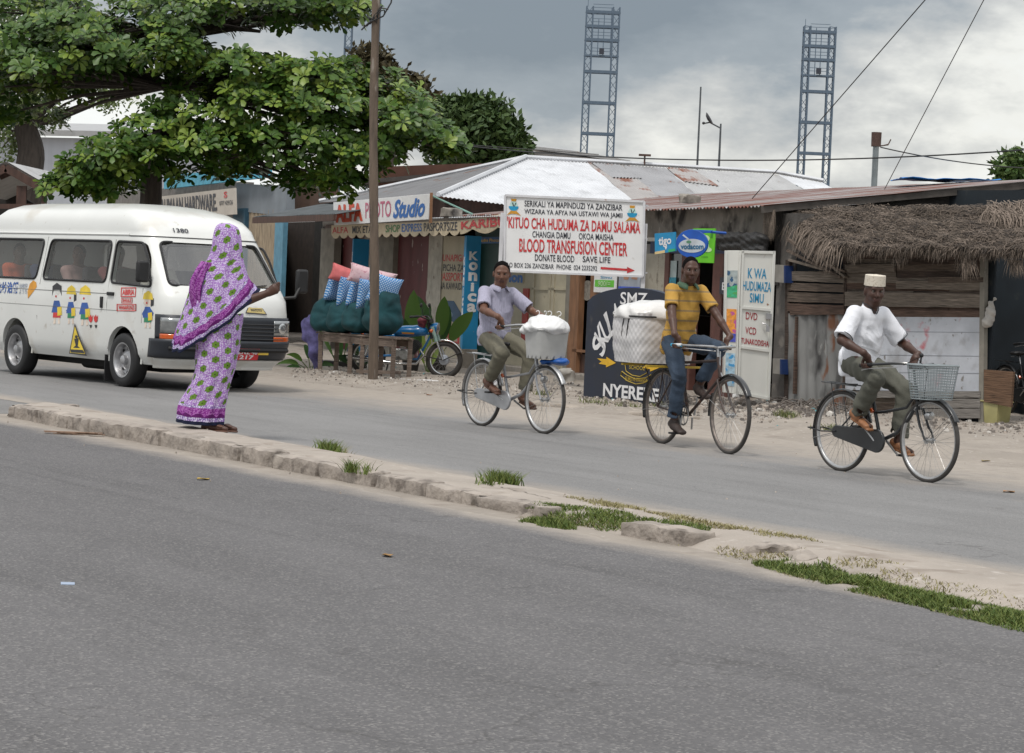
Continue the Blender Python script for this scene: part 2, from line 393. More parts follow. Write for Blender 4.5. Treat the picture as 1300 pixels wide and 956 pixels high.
# ================================================================== road frame
e_=ray(-1261,288); e_.z=0; e_.normalize(); T=-e_
RO=gnd(640,650); MR=frame(RO,T); MRI=MR.inverted()
def R(x,y,z=0): return MR@V((x,y,z))
def rp(px,py,z=0):
    p=MRI@gnd(px,py,z); return p
def wob(x,s=1.0,a=.12): return a*(mnoise.noise(V((x*.9*s,3.1,0)))+.5*mnoise.noise(V((x*3.3*s,7,0)))+.25*mnoise.noise(V((x*11*s,1,0))))
def roadmat(name,base,dust,edges,speck=.35,dark=.5):
    """edges: list of (y_inner, y_outer) along local y where dust takes over"""
    m=bpy.data.materials.new(name); m.use_nodes=True; nt=m.node_tree; N=nt.nodes; L=nt.links; b=N['Principled BSDF']; b.inputs['Roughness'].default_value=.88; b.inputs['Specular IOR Level'].default_value=.25
    tc=N.new('ShaderNodeTexCoord'); sp=N.new('ShaderNodeSeparateXYZ'); L.new(tc.outputs['Object'],sp.inputs[0])
    def nz(s,sc=(1,1,1),d=4,ro=.55):
        mp=N.new('ShaderNodeMapping'); mp.inputs['Scale'].default_value=sc; L.new(tc.outputs['Object'],mp.inputs[0])
        n=N.new('ShaderNodeTexNoise'); n.inputs['Scale'].default_value=s; n.inputs['Detail'].default_value=d; n.inputs['Roughness'].default_value=ro; L.new(mp.outputs[0],n.inputs['Vector']); return n.outputs['Fac']
    def mr(x,a,b2,c=0,d=1):
        r=N.new('ShaderNodeMapRange'); r.inputs[1].default_value=a; r.inputs[2].default_value=b2; r.inputs[3].default_value=c; r.inputs[4].default_value=d; L.new(x,r.inputs[0]); return r.outputs[0]
    def mix(f,a,c,bt='MIX'):
        x=N.new('ShaderNodeMix'); x.data_type='RGBA'; x.blend_type=bt
        if isinstance(f,float): x.inputs[0].default_value=f
        else: L.new(f,x.inputs[0])
        for i,q in ((6,a),(7,c)):
            if hasattr(q,'links'): L.new(q,x.inputs[i])
            else: x.inputs[i].default_value=(*q,1)
        return x.outputs[2]
    def ma(op,a,c,d=None):
        x=N.new('ShaderNodeMath'); x.operation=op
        for i,q in enumerate((a,c,d)):
            if q is None: continue
            if hasattr(q,'links'): L.new(q,x.inputs[i])
            else: x.inputs[i].default_value=q
        return x.outputs[0]
    c=mix(mr(nz(.8,(.35,2.2,1),5),.3,.7),tuple(x*.86 for x in base),tuple(x*1.12 for x in base))
    c=mix(mr(nz(1.3,(.12,2.5,1),5),.56,.72,0,dark),c,tuple(x*.66 for x in base))        # tyre polish and old repairs
    vo=N.new('ShaderNodeTexVoronoi'); vo.inputs['Scale'].default_value=95; L.new(tc.outputs['Object'],vo.inputs['Vector'])
    sv=N.new('ShaderNodeSeparateColor'); L.new(vo.outputs['Color'],sv.inputs[0])
    c=mix(mr(nz(2.2,(.16,1.3,1),6,.7),.60,.635,0,.35),c,tuple(x*.72 for x in base)); c=mix(mr(nz(.55,(.5,1,1),5,.6),.52,.62,0,.5),c,tuple(x*1.22 for x in base)); c=mix(mr(sv.outputs[0],.72,.98,0,speck),c,(.34,.325,.31)); c=mix(mr(sv.outputs[1],.8,1,0,speck*.9),c,(.055,.053,.055))
    ds=N.new('ShaderNodeVectorMath'); ds.operation='ADD'; nzv=N.new('ShaderNodeTexNoise'); nzv.inputs['Scale'].default_value=1.6; nzv.inputs['Detail'].default_value=5; L.new(tc.outputs['Object'],nzv.inputs['Vector']); L.new(tc.outputs['Object'],ds.inputs[0]); L.new(nzv.outputs['Color'],ds.inputs[1])
    cv=N.new('ShaderNodeTexVoronoi'); cv.feature='DISTANCE_TO_EDGE'; cv.inputs['Scale'].default_value=.42; L.new(ds.outputs[0],cv.inputs['Vector'])
    cm=ma('MULTIPLY',mr(cv.outputs['Distance'],.0,.006,1,0),mr(nz(.45,(1,1,1),3),.50,.58,0,.4)); c=mix(cm,c,(.045,.042,.04))
    c=mix(mr(nz(3.2,(1,1,1),4,.5),.68,.72,0,.3),c,tuple(x*.55 for x in base))
    c=mix(mr(nz(160,(1,1,1),2),.35,.65,0,.25),c,tuple(x*.6 for x in base))
    y=sp.outputs['Y']; nn=nz(1.7,(.5,1,1),7,.65)
    for a,o in edges:
        f=mr(ma('MULTIPLY_ADD',nn,(o-a)*1.6,ma('SUBTRACT',y,(o-a)*.8)),a,o)
        c=mix(f,c,mix(mr(nz(7,(1,1,1),6),.3,.7),tuple(x*.88 for x in dust),tuple(x*1.08 for x in dust)))
    L.new(c,b.inputs['Base Color'])
    bp=N.new('ShaderNodeBump'); bp.inputs['Strength'].default_value=.5; bp.inputs['Distance'].default_value=.008; L.new(vo.outputs['Distance'],bp.inputs['Height']); L.new(bp.outputs[0],b.inputs['Normal'])
    return m
DUST=(.335,.297,.258)
m_near=roadmat('worn_asphalt',(.128,.124,.126),DUST,[(-.55,-.2)],.46,.75)
m_far=roadmat('dusty_asphalt',(.21,.207,.205),DUST,[(1.5,1.05),(4.6,6.3)],.4,.4)
m_junc=roadmat('junction_asphalt',(.195,.19,.186),DUST,[(9,12)],.22,.3)
m_dirt=M('sandy_dirt',(.285,.25,.214),.95,var=.14,vs=1.2,bump=.5,bs=30,st=[((.22,.187,.158),4,.53,.2),((.4,.36,.32),15,.6,.15)])
def sheet(name,x0,x1,ya,yb,z,mat,nx,ny,za=None):
    mb=MB(); 
    def fn(u,v):
        x=x0+(x1-x0)*u; a=ya(x) if callable(ya) else ya; b=yb(x) if callable(yb) else yb
        y=a+(b-a)*v; return V((x,y,z+(za(x,y) if za else 0)))
    mb.grid(fn,nx,ny); o=mb.build(name,mat); o.matrix_world=MR; return tag(o,kind='structure')
g=MB(); g.box(-1500,1500,-300,2500,-1,0); og=g.build('ground',m_dirt); tag(og,kind='structure')
sheet('near_road',-60,40,-30,lambda x:-.24+wob(x),.004,m_near,700,2)
sheet('far_road',-60,40,lambda x:1.0+wob(x+9,1,.05),lambda x:7.2,.004,m_far,400,2)
sheet('junction',-70,-9.3,lambda x:-.3,1.1,.002,m_junc,20,2)
def bump2(x,y):
    f=min(1,max(0,(y-7.3)/.5)); return -.006+.02*min(1,(y-6.85)/.9)+.008*mnoise.noise(V((x*2,y*2,8)))+f*(.03+.05*(mnoise.noise(V((x*1.1,y*1.3,2)))+.5*mnoise.noise(V((x*4,y*4,5)))+.3*mnoise.noise(V((x*11,y*11,5)))))
sheet('dirt_verge',-45,10,6.85,24,0,m_dirt,620,110,bump2)
# ---- median and kerb
m_med=M('sandy_concrete',(.34,.298,.258),.93,var=.12,vs=2,bump=.6,bs=25,st=[((.25,.21,.175),3.5,.55,.14),((.42,.38,.34),12,.6,.12)])
m_kerb=M('weathered_concrete',(.31,.27,.235),.95,var=.28,vs=5,bump=.9,bs=22,st=[((.17,.145,.125),7,.55,.1),((.42,.37,.32),3,.6,.15)])
def medz(x,y):
    h=.105-.012*max(0,min(4,x+4)) if x<.35 else .057; 
    f=1-max(0,(y-.55)/.5)**1.5*.85
    f*=min(1,max(0,(x+8.95+1.12*y)/.12))
    if x>.35: f*=min(1,max(0,(y-.02+.08*mnoise.noise(V((x*3,1,1))))/.3))**.7
    return h*f+min(1,f*3)*(.012*mnoise.noise(V((x*1.7,y*3,1)))+.007*mnoise.noise(V((x*9,y*9,1))))-.004+.008*min(1,f*4)
o=sheet('median',-10.2,14,lambda x:.06 if x<.35 else -.16,lambda x:1.03+wob(x,1.3,.05),0,m_med,500,24,medz)
def rough_block(mb,c,sx,sy,sz,n=(8,3,3),amp=.012,rot=0,mi=0,fr=6,seed=0,rnd_=.0):
    """noisy cuboid, centre c of its base"""
    cs,sn=math.cos(rot),math.sin(rot); idx={}; vs=[]; fs=[]
    def vid(i,j,k_):
        t=(i,j,k_)
        if t in idx: return idx[t]
        x=(i/n[0]-.5)*sx; y=(j/n[1]-.5)*sy; z=k_/n[2]*sz
        ex=(i in(0,n[0]))+(j in(0,n[1]))+(k_==n[2])
        if ex>1: x*=1-.05*min(1,.08/sx*4)*(ex-1)-rnd_; y*=.93-rnd_; z-=.08*sz
        q=V((x*fr+seed,y*fr+seed*2,z*fr)); d=V((mnoise.noise(q),mnoise.noise(q+V((9,0,0))),mnoise.noise(q+V((0,9,0)))))*amp+V((mnoise.noise(q*3),mnoise.noise(q*3+V((9,0,0))),mnoise.noise(q*3+V((0,9,0)))))*amp*.5
        x+=d.x;y+=d.y;z+=d.z if k_>0 else 0
        vs.append((c[0]+x*cs-y*sn,c[1]+x*sn+y*cs,c[2]+z)); idx[t]=len(vs)-1; return idx[t]
    for i in range(n[0]):
        for j in range(n[1]): fs.append((vid(i,j,n[2]),vid(i+1,j,n[2]),vid(i+1,j+1,n[2]),vid(i,j+1,n[2])))
    for i in range(n[0]):
        for k_ in range(n[2]):
            fs.append((vid(i,0,k_),vid(i+1,0,k_),vid(i+1,0,k_+1),vid(i,0,k_+1))); fs.append((vid(i,n[1],k_),vid(i,n[1],k_+1),vid(i+1,n[1],k_+1),vid(i+1,n[1],k_)))
    for j in range(n[1]):
        for k_ in range(n[2]):
            fs.append((vid(0,j,k_),vid(0,j,k_+1),vid(0,j+1,k_+1),vid(0,j+1,k_))); fs.append((vid(n[0],j,k_),vid(n[0],j+1,k_),vid(n[0],j+1,k_+1),vid(n[0],j,k_+1)))
    mb.add(vs,fs,mi,True)
mb=MB(); x=-8.72; i=0
while x<.38:
    l=U(.5,.95); h=.122-.012*max(0,min(4,x+4))+U(-.008,.008)
    rough_block(mb,(x+l/2,.075+U(-.015,.015),0),l-.025,.17,h,(14,4,4),.016,U(-.02,.02),seed=i*3.3); x+=l; i+=1
for a in range(4):   # nose stones
    rough_block(mb,(-8.86-.24*a,.16+.23*a,0),.34,.17,.11-.008*a,(8,4,4),.014,-.78,seed=a*7+50)
rough_block(mb,(1.62,.09,0),.62,.22,.085,(14,5,4),.016,.04,seed=80); rough_block(mb,(2.45,.2,0),.3,.2,.07,(8,5,4),.03,.3,seed=90); rough_block(mb,(2.75,.16,0),.22,.16,.06,(8,5,4),.03,-.3,seed=95)
o=mb.build('kerb',m_kerb); o.matrix_world=MR; tag(o,kind='structure')
# far side strip of stones half buried, seen as cracks
m_crack=M('dark_crack',(.16,.135,.115),.95,var=.3)
mb=MB()
for (a,b) in (((200,518,),(400,552)),((430,556),(560,582)),((620,613),(700,628))):
    p0=rp(*a,.09); p1=rp(*b,.09); n=26; pr=[]
    for j in range(n+1):
        q=p0.lerp(p1,j/n); q.y+=.02*mnoise.noise(V((j*.5,2,a[0]))); w_=.002+.008*abs(mnoise.noise(V((j*.7,8,0)))); zz=medz(q.x,q.y)+.003; pr.append(((q.x,q.y-w_,zz),(q.x,q.y+w_,zz)))
    for j in range(n): mb.add([pr[j][0],pr[j+1][0],pr[j+1][1],pr[j][1]],[(0,1,2,3)])
o=mb.build('kerb_cracks',m_crack); o.matrix_world=MR; tag(o,kind='structure')
# ---- grass
def grassmat(name,c1,c2):
    m=bpy.data.materials.new(name); m.use_nodes=True; nt=m.node_tree; N=nt.nodes; L=nt.links; b=N['Principled BSDF']
    g_=N.new('ShaderNodeNewGeometry'); r=N.new('ShaderNodeMix'); r.data_type='RGBA'; L.new(g_.outputs['Random Per Island'],r.inputs[0]); r.inputs[6].default_value=(*c1,1); r.inputs[7].default_value=(*c2,1)
    L.new(r.outputs[2],b.inputs['Base Color']); b.inputs['Roughness'].default_value=.6; b.inputs['Specular IOR Level'].default_value=.3
    return m
m_gr=grassmat('fresh_grass',(.05,.095,.015),(.17,.2,.05)); m_dry=grassmat('dry_grass',(.2,.19,.07),(.32,.27,.15))
def blades(mb,pts,hmin,hmax,lean,w=.004,zf=medz):
    for (x,y,sc) in pts:
        z=zf(x,y)-.004; h=U(hmin,hmax)*sc; a=U(0,6.283); b=U(0,6.283); l=U(.2,lean)*h; dx,dy=math.cos(a)*w,math.sin(a)*w; lx,ly=math.cos(b)*l,math.sin(b)*l
        mb.add([(x-dx,y-dy,z),(x+dx,y+dy,z),(x+lx*.4+dx*.7,y+ly*.4+dy*.7,z+h*.6),(x+lx*.4-dx*.7,y+ly*.4-dy*.7,z+h*.6),(x+lx,y+ly,z+h)],[(0,1,2,3),(3,2,4)])
def clump(n,cx,cy,rx,ry,rot=0,thr=-.15):
    out=[]
    while len(out)<n:
        a=U(0,6.283); r=math.sqrt(rnd()); x=cx+rx*r*math.cos(a); y=cy+ry*r*math.sin(a)
        if mnoise.noise(V((x*2.6,y*5,4)))>thr or r<.3: out.append((x,y,1-.5*r))
    return out
mb=MB(); P=rp
q=P(745,652,.06); blades(mb,clump(2800,q.x,q.y,.62,.24),.02,.055,1.5)
q=P(690,652,.06); blades(mb,clump(1200,q.x+.1,q.y,.26,.16),.03,.08,1.1)
q=P(850,668,.06); blades(mb,clump(700,q.x,q.y,.3,.2),.025,.06,1.3)
for px,py,n,rx,ry in ((1010,712,1500,.35,.12),(1060,725,2600,.45,.13),(1130,741,3300,.5,.16),(1200,756,3300,.45,.16),(1270,772,3600,.5,.17),(1340,788,2500,.5,.17)):
    q=P(px,py,.05); blades(mb,clump(int(n*1.25),q.x,q.y+.03,rx,ry*1.3,thr=-.28),.02,.065,1.5)
for px,py,n,r in ((420,567,260,.13),(445,597,110,.06),(640,606,420,.11),(622,612,60,.1),(465,600,30,.06)):
    q=P(px,py,.09); blades(mb,[(q.x+random.gauss(0,r*.5),q.y+random.gauss(0,r*.4),1) for _ in range(n)],.05,.11,1.3)
o=mb.build('grass',m_gr); o.matrix_world=MR; tag(o,'short green grass growing over the broken kerb of the median','grass',kind='stuff')
mb=MB()
for px,py,n,rx,ry in ((1060,724,700,.5,.15),(1150,745,800,.5,.15),(1250,768,800,.5,.15),(740,655,350,.5,.18),(800,645,700,.5,.16),(880,662,900,.6,.2),(960,676,700,.6,.15),(1080,712,500,.8,.2),(930,690,350,.5,.12),(760,636,300,.4,.1),(1180,735,300,.8,.15)):
    q=P(px,py,.06); blades(mb,clump(n,q.x,q.y,rx,ry,thr=0),.012,.04,2.2,.0035)
q=P(425,566,.09); blades(mb,[(q.x+random.gauss(0,.06),q.y+random.gauss(0,.05),1) for _ in range(90)],.05,.1,1.2)
o=mb.build('dry_grass',m_dry); o.matrix_world=MR; tag(o,'thin yellowish dry grass on the sandy median','grass',kind='stuff')
mb=MB()
for px,py,n,r in ((1065,552,160,.16),(755,514,60,.2),(800,520,60,.2),(997,532,120,.14),(838,517,50,.15),(690,505,60,.12)):
    q=P(px,py,.03); blades(mb,[(q.x+random.gauss(0,r*.6),q.y+random.gauss(0,r*.4),1) for _ in range(n)],.04,.1,1.3,.006,lambda x,y:bump2(x,y))
o=mb.build('verge_grass',grassmat('weed_green',(.07,.1,.03),(.2,.2,.08))); o.matrix_world=MR; tag(o,'small weed tufts in the rubble below the shops','grass',kind='stuff')
# ---- rubble, stones, litter
m_rub=[M('rubble_stone',(.33,.285,.245),.95,var=.3,vs=8,bump=.6),M('rubble_dark',(.15,.13,.115),.95,var=.3,vs=8,bump=.6),M('rubble_pale',(.5,.47,.43),.9,var=.15),M('litter_teal',(.08,.3,.33),.6),M('litter_white',(.65,.65,.64),.5)]
mb=MB()
def pebble(x,y,z,s,mi):
    n=5; vs=[]; a0=U(0,6)
    for j in range(n): 
        a=a0+j*6.283/n; r=s*U(.6,1); vs.append((x+r*math.cos(a),y+r*math.sin(a)*.8,z-.01))
    for j in range(n):
        a=a0+.3+j*6.283/n; r=s*U(.35,.7); vs.append((x+r*math.cos(a),y+r*math.sin(a)*.8,z+s*U(.35,.7)))
    vs.append((x,y,z+s*U(.5,.8)))
    mb.add(vs,[(j,(j+1)%n,n+(j+1)%n,n+j) for j in range(n)]+[(n+j,n+(j+1)%n,2*n) for j in range(n)],mi)
def scatter(n,px0,px1,pyf,spread,smin,smax,mix_):
    for _ in range(n):
        px=U(px0,px1); q=P(px,pyf(px)+random.gauss(0,spread)); 
        if q.y<6.9: continue
        s=smin*(smax/smin)**(rnd()**2.2); pebble(q.x,q.y,bump2(q.x,q.y),s,random.choices(range(5),mix_)[0])
lin=lambda a,b,c,d:(lambda x:b+(d-b)*(x-a)/(c-a))
scatter(3600,370,740,lin(370,472,740,503),6,.006,.035,(5,4,2,.04,.12))
scatter(2400,730,1000,lin(730,508,1000,532),5,.007,.045,(5,5,2,.06,.15))
scatter(1500,960,1090,lin(960,522,1090,527),5,.012,.085,(3,7,1.5,.08,.3))
scatter(900,1080,1310,lin(1080,535,1310,550),6,.008,.05,(5,5,1,.02,.05))
scatter(500,850,990,lin(850,512,990,520),4,.02,.1,(4,5,1,.05,.1))
for _ in range(60):   # scattered on road
    q=P(U(0,1300),U(500,640)); pebble(q.x,q.y,.004 if q.y>1 else medz(q.x,q.y),U(.006,.014),0)
o=mb.build('rubble',m_rub); o.matrix_world=MR; tag(o,'broken stones, twigs and litter along the shop fronts','rubble',kind='stuff')
mb=MB()
for _ in range(90):
    px=U(985,1080); q=P(px,519+(px-985)*.08+random.gauss(0,4)); a=U(0,3.14); l=U(.1,.45); z=bump2(q.x,q.y)
    mb.tube([(q.x-l/2*math.cos(a),q.y-l/2*math.sin(a),z+U(.01,.05)),(q.x,q.y,z+U(.04,.14)),(q.x+l/2*math.cos(a),q.y+l/2*math.sin(a),z+U(.01,.08))],U(.004,.01),4)
o=mb.build('twigs',m_rub[1]); o.matrix_world=MR; tag(o,'heap of dry twigs below the rusty sheet wall','twigs',kind='stuff')
def leafthing(name,lab,px,py,s,col,z=.006):
    p=gnd(px,py,z); mb=MB(); a=U(0,3)
    def fn(u,v):
        w_=math.sin(math.pi*min(1,u*1.02))**.8*.28*s; x=(u-.5)*s; y=(v-.5)*2*w_; zz=.004+.10*s*abs(v-.5)+.03*s*math.sin(u*6)
        return V((p.x+x*math.cos(a)-y*math.sin(a),p.y+x*math.sin(a)+y*math.cos(a),p.z+zz))
    mb.grid(fn,10,4); o=mb.build(name,M('leaf_'+lab.split()[0],col,.7,var=.2),loc=p,solid=.003); tag(o,lab,'leaf','dry leaves lying on the road')
leafthing('dry_leaf','orange dry leaf lying on the sand behind the last cyclist',545,502,.14,(.35,.13,.05))
leafthing('dry_leaf','tan fallen leaf on the road right of the kerb end near the picture edge',1281,625,.13,(.36,.2,.1))
leafthing('dry_leaf','yellow brown leaf on the near road below the woman',492,706,.1,(.3,.17,.06))
leafthing('dry_leaf','greenish leaf lying on the road right of the front bicycle',1252,586,.14,(.3,.24,.11))
leafthing('dry_leaf','thin yellow leaf on the near road beyond the kerb',258,609,.11,(.45,.3,.06))
for (px,py,s) in ((78,549,.2),(90,551,.25),(66,546,.16)):
    pass
mb=MB(); q=gnd(85,552)
for i_ in range(9):
    a=U(-.5,.5); mb.bar(q+V((U(-.2,.1),U(-.06,.06),.01+i_*.002)),q+V((U(.1,.35),U(-.06,.06),.015+i_*.002)),.025,.006)
o=mb.build('palm_husk',M('husk_brown',(.26,.17,.12),.9,var=.3,vs=20),loc=q); tag(o,'brown dry palm husk lying beside the kerb nose','husk')
q=gnd(86,742,.004); mb=MB(); mb.obox(q+V((0,0,.004)),(.03,.004,0),(-.003,.016,.003),(0,0,.002)); tag(mb.build('paper_scrap',M('scrap',(.30,.36,.46),.7),loc=q),'small pale blue scrap of paper on the near road','paper')
# ================================================================== facade planes
W1=gnd(721,483); W2=gnd(1001,518); dT=(W2-W1).normalized(); nT=V((dT.y,-dT.x,0)); 
if nT.dot(CAM-W1)<0: nT=-nT
W3=gnd(1248,540); dU=(W3-W2).normalized(); nU=V((dU.y,-dU.x,0))
if nU.dot(CAM-W2)<0: nU=-nU
UP=V((0,0,1))
def TQ(pts,off=0,o=None,n=None):
    o=W1 if o is None else o; n=nT if n is None else n
    return [onplane(x,y,o+n*off,n) for x,y in pts]
def rectq(x0,y0,x1,y1,off=0,pl=None):
    """vertical sided facade rectangle from its left-top and right-bottom pixels"""
    o,n,d=(W1,nT,dT) if pl is None else pl
    a=onplane(x0,y0,o+n*off,n); b=onplane(x1,y1,o+n*off,n)
    return [a,V((b.x,b.y,a.z)),b,V((a.x,a.y,b.z))]
PU=(W2,nU,dU)
# ------------------------------------------------------------------ materials
m_void=M('dark_interior',(.02,.018,.016),.9,var=.3); m_cream=M('cream_paint',(.42,.38,.28),.6,var=.1,vs=3,st=((.22,.17,.12)),ss=6,sth=.66,sw=.15,bump=.1)  # dark_interior: shade of the open interiors put into a near-black wall colour
m_maroon=M('maroon_paint',(.10,.022,.024),.6,var=.25,vs=3,st=((.42,.36,.33)),ss=9,sth=.66,sw=.03,stretch=(1,1,.35))
m_blue=M('sky_blue_paint',(.012,.22,.44),.5,var=.08,vs=4,st=((.25,.28,.3)),ss=14,sth=.72,sw=.04)
m_post=M('grey_post',(.21,.195,.165),.85,var=.2,vs=5,st=((.12,.11,.1)),ss=6,sth=.62)
m_conc=M('stained_concrete',(.27,.245,.215),.95,var=.25,vs=2.5,bump=.5,bs=18,st=[((.05,.045,.042),2.6,.53,.14),((.4,.37,.33),9,.64,.1)],stretch=(1,1,.8))
m_wall=M('grey_render',(.2,.19,.18),.9,var=.2,vs=2,st=((.08,.075,.07)),ss=3,sth=.55)
m_white=M('white_sign_paint',(.74,.74,.74),.5,var=.04,vs=4,st=((.5,.47,.43)),ss=7,sth=.68,sw=.12)
m_wdoor=M('white_metal_door',(.66,.66,.62),.45,var=.05,vs=4,st=[((.42,.40,.34),5,.62,.14),((.25,.12,.06),13,.74,.04)],stretch=(1,1,.5))
m_dwood=M('dark_brown_wood',(.07,.035,.025),.6,var=.3,vs=14,stretch=(1,1,.2))
m_bwood=M('brown_wood',(.22,.11,.055),.65,var=.3,vs=14,stretch=(1,1,.2))
def woodm(name,c,s=.3): return M(name,c,.9,var=s,vs=9,stretch=(.5,.5,7),bump=.6,bs=12,st=[(tuple(x*.35 for x in c),6,.6,.12),(tuple(min(1,x*1.7) for x in c),9,.64,.1)])
m_plank=[woodm('old_plank_brown',(.098,.074,.058),.4),woodm('old_plank_grey',(.155,.128,.104),.4),woodm('old_plank_dark',(.055,.038,.03),.4),woodm('old_plank_reddish',(.095,.06,.045),.4)]
m_gplank=woodm('grey_board',(.19,.175,.16),.2)
RED=M('red_lettering',(.50,.03,.035),.5,var=.3,vs=18,st=((.62,.42,.38)),ss=22,sth=.61); BLK=M('black_lettering',(.025,.028,.04),.5,var=.3,vs=30,st=((.4,.4,.4)),ss=26,sth=.64)
WHT=M('white_lettering',(.75,.75,.76),.5,var=.05); BLU=M('blue_lettering',(.02,.13,.42),.5,var=.15,vs=30,st=((.4,.45,.6)),ss=28,sth=.7); TEAL=M('teal_lettering',(.02,.25,.45),.5,var=.1); GRN=M('green_lettering',(.05,.2,.06),.5)
ORG=M('orange_paint',(.7,.2,.03),.5); YEL=M('yellow_paint',(.68,.4,.02),.5,var=.1,vs=20); NAVY=M('navy_board',(.012,.018,.035),.5,var=.25,vs=3,st=((.05,.05,.055)),ss=5,sth=.62,rs=(.35,.6))
# corrugated sheet clipped to a polygon
def corr(mb,poly,down,pitch=.076,amp=.009,mi=0,lift=0,wavy=0):
    P=[V(p) for p in poly]; n=(P[1]-P[0]).cross(P[2]-P[0]).normalized()
    for i in range(3,len(P)): pass
    if n.z<0: n=-n
    dn=V(down); dn=(dn-n*dn.dot(n)).normalized(); ac=n.cross(dn).normalized(); o=P[0]
    us=[(p-o).dot(ac) for p in P]; vs=[(p-o).dot(dn) for p in P]
    u0,u1,v0,v1=min(us),max(us),min(vs),max(vs); nu=max(2,int((u1-u0)/pitch*6)); nv=max(1,int((v1-v0)/.6))
    bm=bmesh.new(); g=[[bm.verts.new(o+ac*(u0+(u1-u0)*i/nu)+dn*(v0+(v1-v0)*j/nv)+n*(lift+amp*math.cos(2*math.pi*(u0+(u1-u0)*i/nu)/pitch)+wavy*mnoise.noise(V((i*.013,j*.7,3))))) for j in range(nv+1)] for i in range(nu+1)]
    for i in range(nu):
        for j in range(nv): bm.faces.new((g[i][j],g[i+1][j],g[i+1][j+1],g[i][j+1]))
    c=sum(P,V((0,0,0)))/len(P)
    for i in range(len(P)):
        a,b=P[i],P[(i+1)%len(P)]; en=(b-a).cross(n).normalized()
        if en.dot(c-a)>0: en=-en
        bmesh.ops.bisect_plane(bm,geom=bm.verts[:]+bm.edges[:]+bm.faces[:],plane_co=a,plane_no=en,clear_outer=True)
    bm.verts.index_update(); mb.add([v.co.copy() for v in bm.verts],[tuple(v.index for v in f.verts) for f in bm.faces],mi,True); bm.free()
def tin(name,c,rust,th,sc=2.2,rough=.45,st=(1,1,1)):
    return M(name,c,rough,.25,var=.1,vs=2,st=[(tuple(x*.75 for x in c),3,.55,.2),(rust,sc,th,.1)],stretch=st,bump=0)
m_tw=tin('white_tin',(.6,.61,.63),(.55,.5,.46),.72,6,.4); m_tg=tin('grey_tin',(.3,.3,.31),(.2,.085,.05),.63,3,.55); m_tg2=tin('pale_grey_tin',(.4,.4,.4),(.3,.18,.12),.66,3,.5); m_td=tin('dull_tin',(.16,.16,.165),(.14,.07,.045),.6,2.5,.6)
m_trust=tin('rusty_tin',(.36,.34,.33),(.2,.075,.045),.5,2,.6)
# ================================================================== big hip roofed building
eC=V((0,0,0)); C0=at(556,249,43.4); dr=V((-nT.x,-nT.y,0)).normalized()       # dr: ridge direction (away from the road)
hipd=(dr-dT).normalized()                                # plan direction of the near hip, inwards
def alongpx(p,d,px):
    lo,hi=0,60
    f=lambda t: proj(p+d*t)[0]-px
    s0=f(0)
    for _ in range(60):
        m_=(lo+hi)/2
        if (f(m_)>0)==(s0>0): lo=m_
        else: hi=m_
    return p+d*lo
A0=alongpx(C0,hipd,665); kz=1.39; 
def zfor(p,py):
    r=ray(proj(V((p.x,p.y,2)))[0],py); return None
def setz(p,px,py):
    d=ray(px,py); t=math.hypot(p.x-CAM.x,p.y-CAM.y)/math.hypot(d.x,d.y); q=V(p); q.z=HC+d.z*t; return q
A0=setz(A0,665,201); B0=alongpx(A0,dr,985); B0=setz(B0,985,220.5); B0.z=A0.z+(B0.z-A0.z)*.5
run=(A0-C0).dot(dr); 
Cr=V(C0)+dr*((B0-A0).dot(dr)+2*run); D0=C0-dT*(2*run*1.15); 
hb=empty('tin_roofed_building',(A0.x,A0.y,0),'low building under a large white and grey corrugated hip roof behind the signs','building')
mb=MB(); fr=[A0,B0,Cr,C0]; dn_f=dT-UP*.33
def onfr(px,py):
    n=(B0-A0).cross(C0-A0).normalized(); return onplane(px,py,A0,n)
nf=(B0-A0).cross(C0-A0).normalized()
if nf.z<0: nf=-nf
def frp(*pts): return [onfr(x,y) for x,y in pts]
far_=lambda px: onfr(px,300)
s1=frp((665,201),(746,206.5),(812,262),(660,262),(556,249)); corr(mb,s1,dn_f,mi=0)
corr(mb,frp((746,206.5),(790,209.5),(850,262),(812,262)),dn_f,mi=3); corr(mb,frp((790,209.5),(845,213),(900,262),(850,262)),dn_f,mi=1)
corr(mb,frp((845,213),(895,216),(950,262),(900,262)),dn_f,mi=2); corr(mb,frp((895,216),(985,221),(1060,262),(950,262)),dn_f,mi=2)
corr(mb,frp((985,221),(1045,232),(1100,262),(1060,262)),dn_f,mi=0)
corr(mb,frp((750,207.5),(784,209.5),(815,227),(778,226)),dn_f,mi=1,lift=.015); corr(mb,frp((845,213.5),(878,215.3),(913,237),(868,231)),dn_f,mi=3,lift=.015)
E2=A0-dT*.01
corr(mb,[A0,C0,D0],-dr-UP*.33,mi=4); 
mb.build('roof',[m_tw,m_tg,m_tg2,m_trust,m_td],hb)
mb=MB(); mb.tube([C0+UP*.03,A0+UP*.04],.045,6); mb.tube([A0+UP*.03,onfr(985,220)+UP*.03,onfr(1045,231)+UP*.03],.045,6); mb.tube([A0+UP*.03,D0+UP*.03],.045,6); mb.build('ridge_cap',m_tw,hb)
mb=MB(); wl=C0+dr*.35-dT*.35; n_=dr*((B0-A0).dot(dr)+2*run-.7)
mb.prism([V((wl.x,wl.y,0)),V((wl.x,wl.y,3.0)),V(wl+n_).xy.to_3d()+UP*3.0,V(wl+n_).xy.to_3d()],-dT*.2); mb.prism([V((wl.x,wl.y,0)),V((wl.x,wl.y,3.0)),V((wl-dT*7).x,(wl-dT*7).y,0)*1+UP*3.0 if False else V(((wl-dT*7).x,(wl-dT*7).y,3.0)),V(((wl-dT*7).x,(wl-dT*7).y,0))],dr*.2)
mb.build('wall',m_dwood,hb)
q=alongpx(A0,dr,722); q.z=A0.z
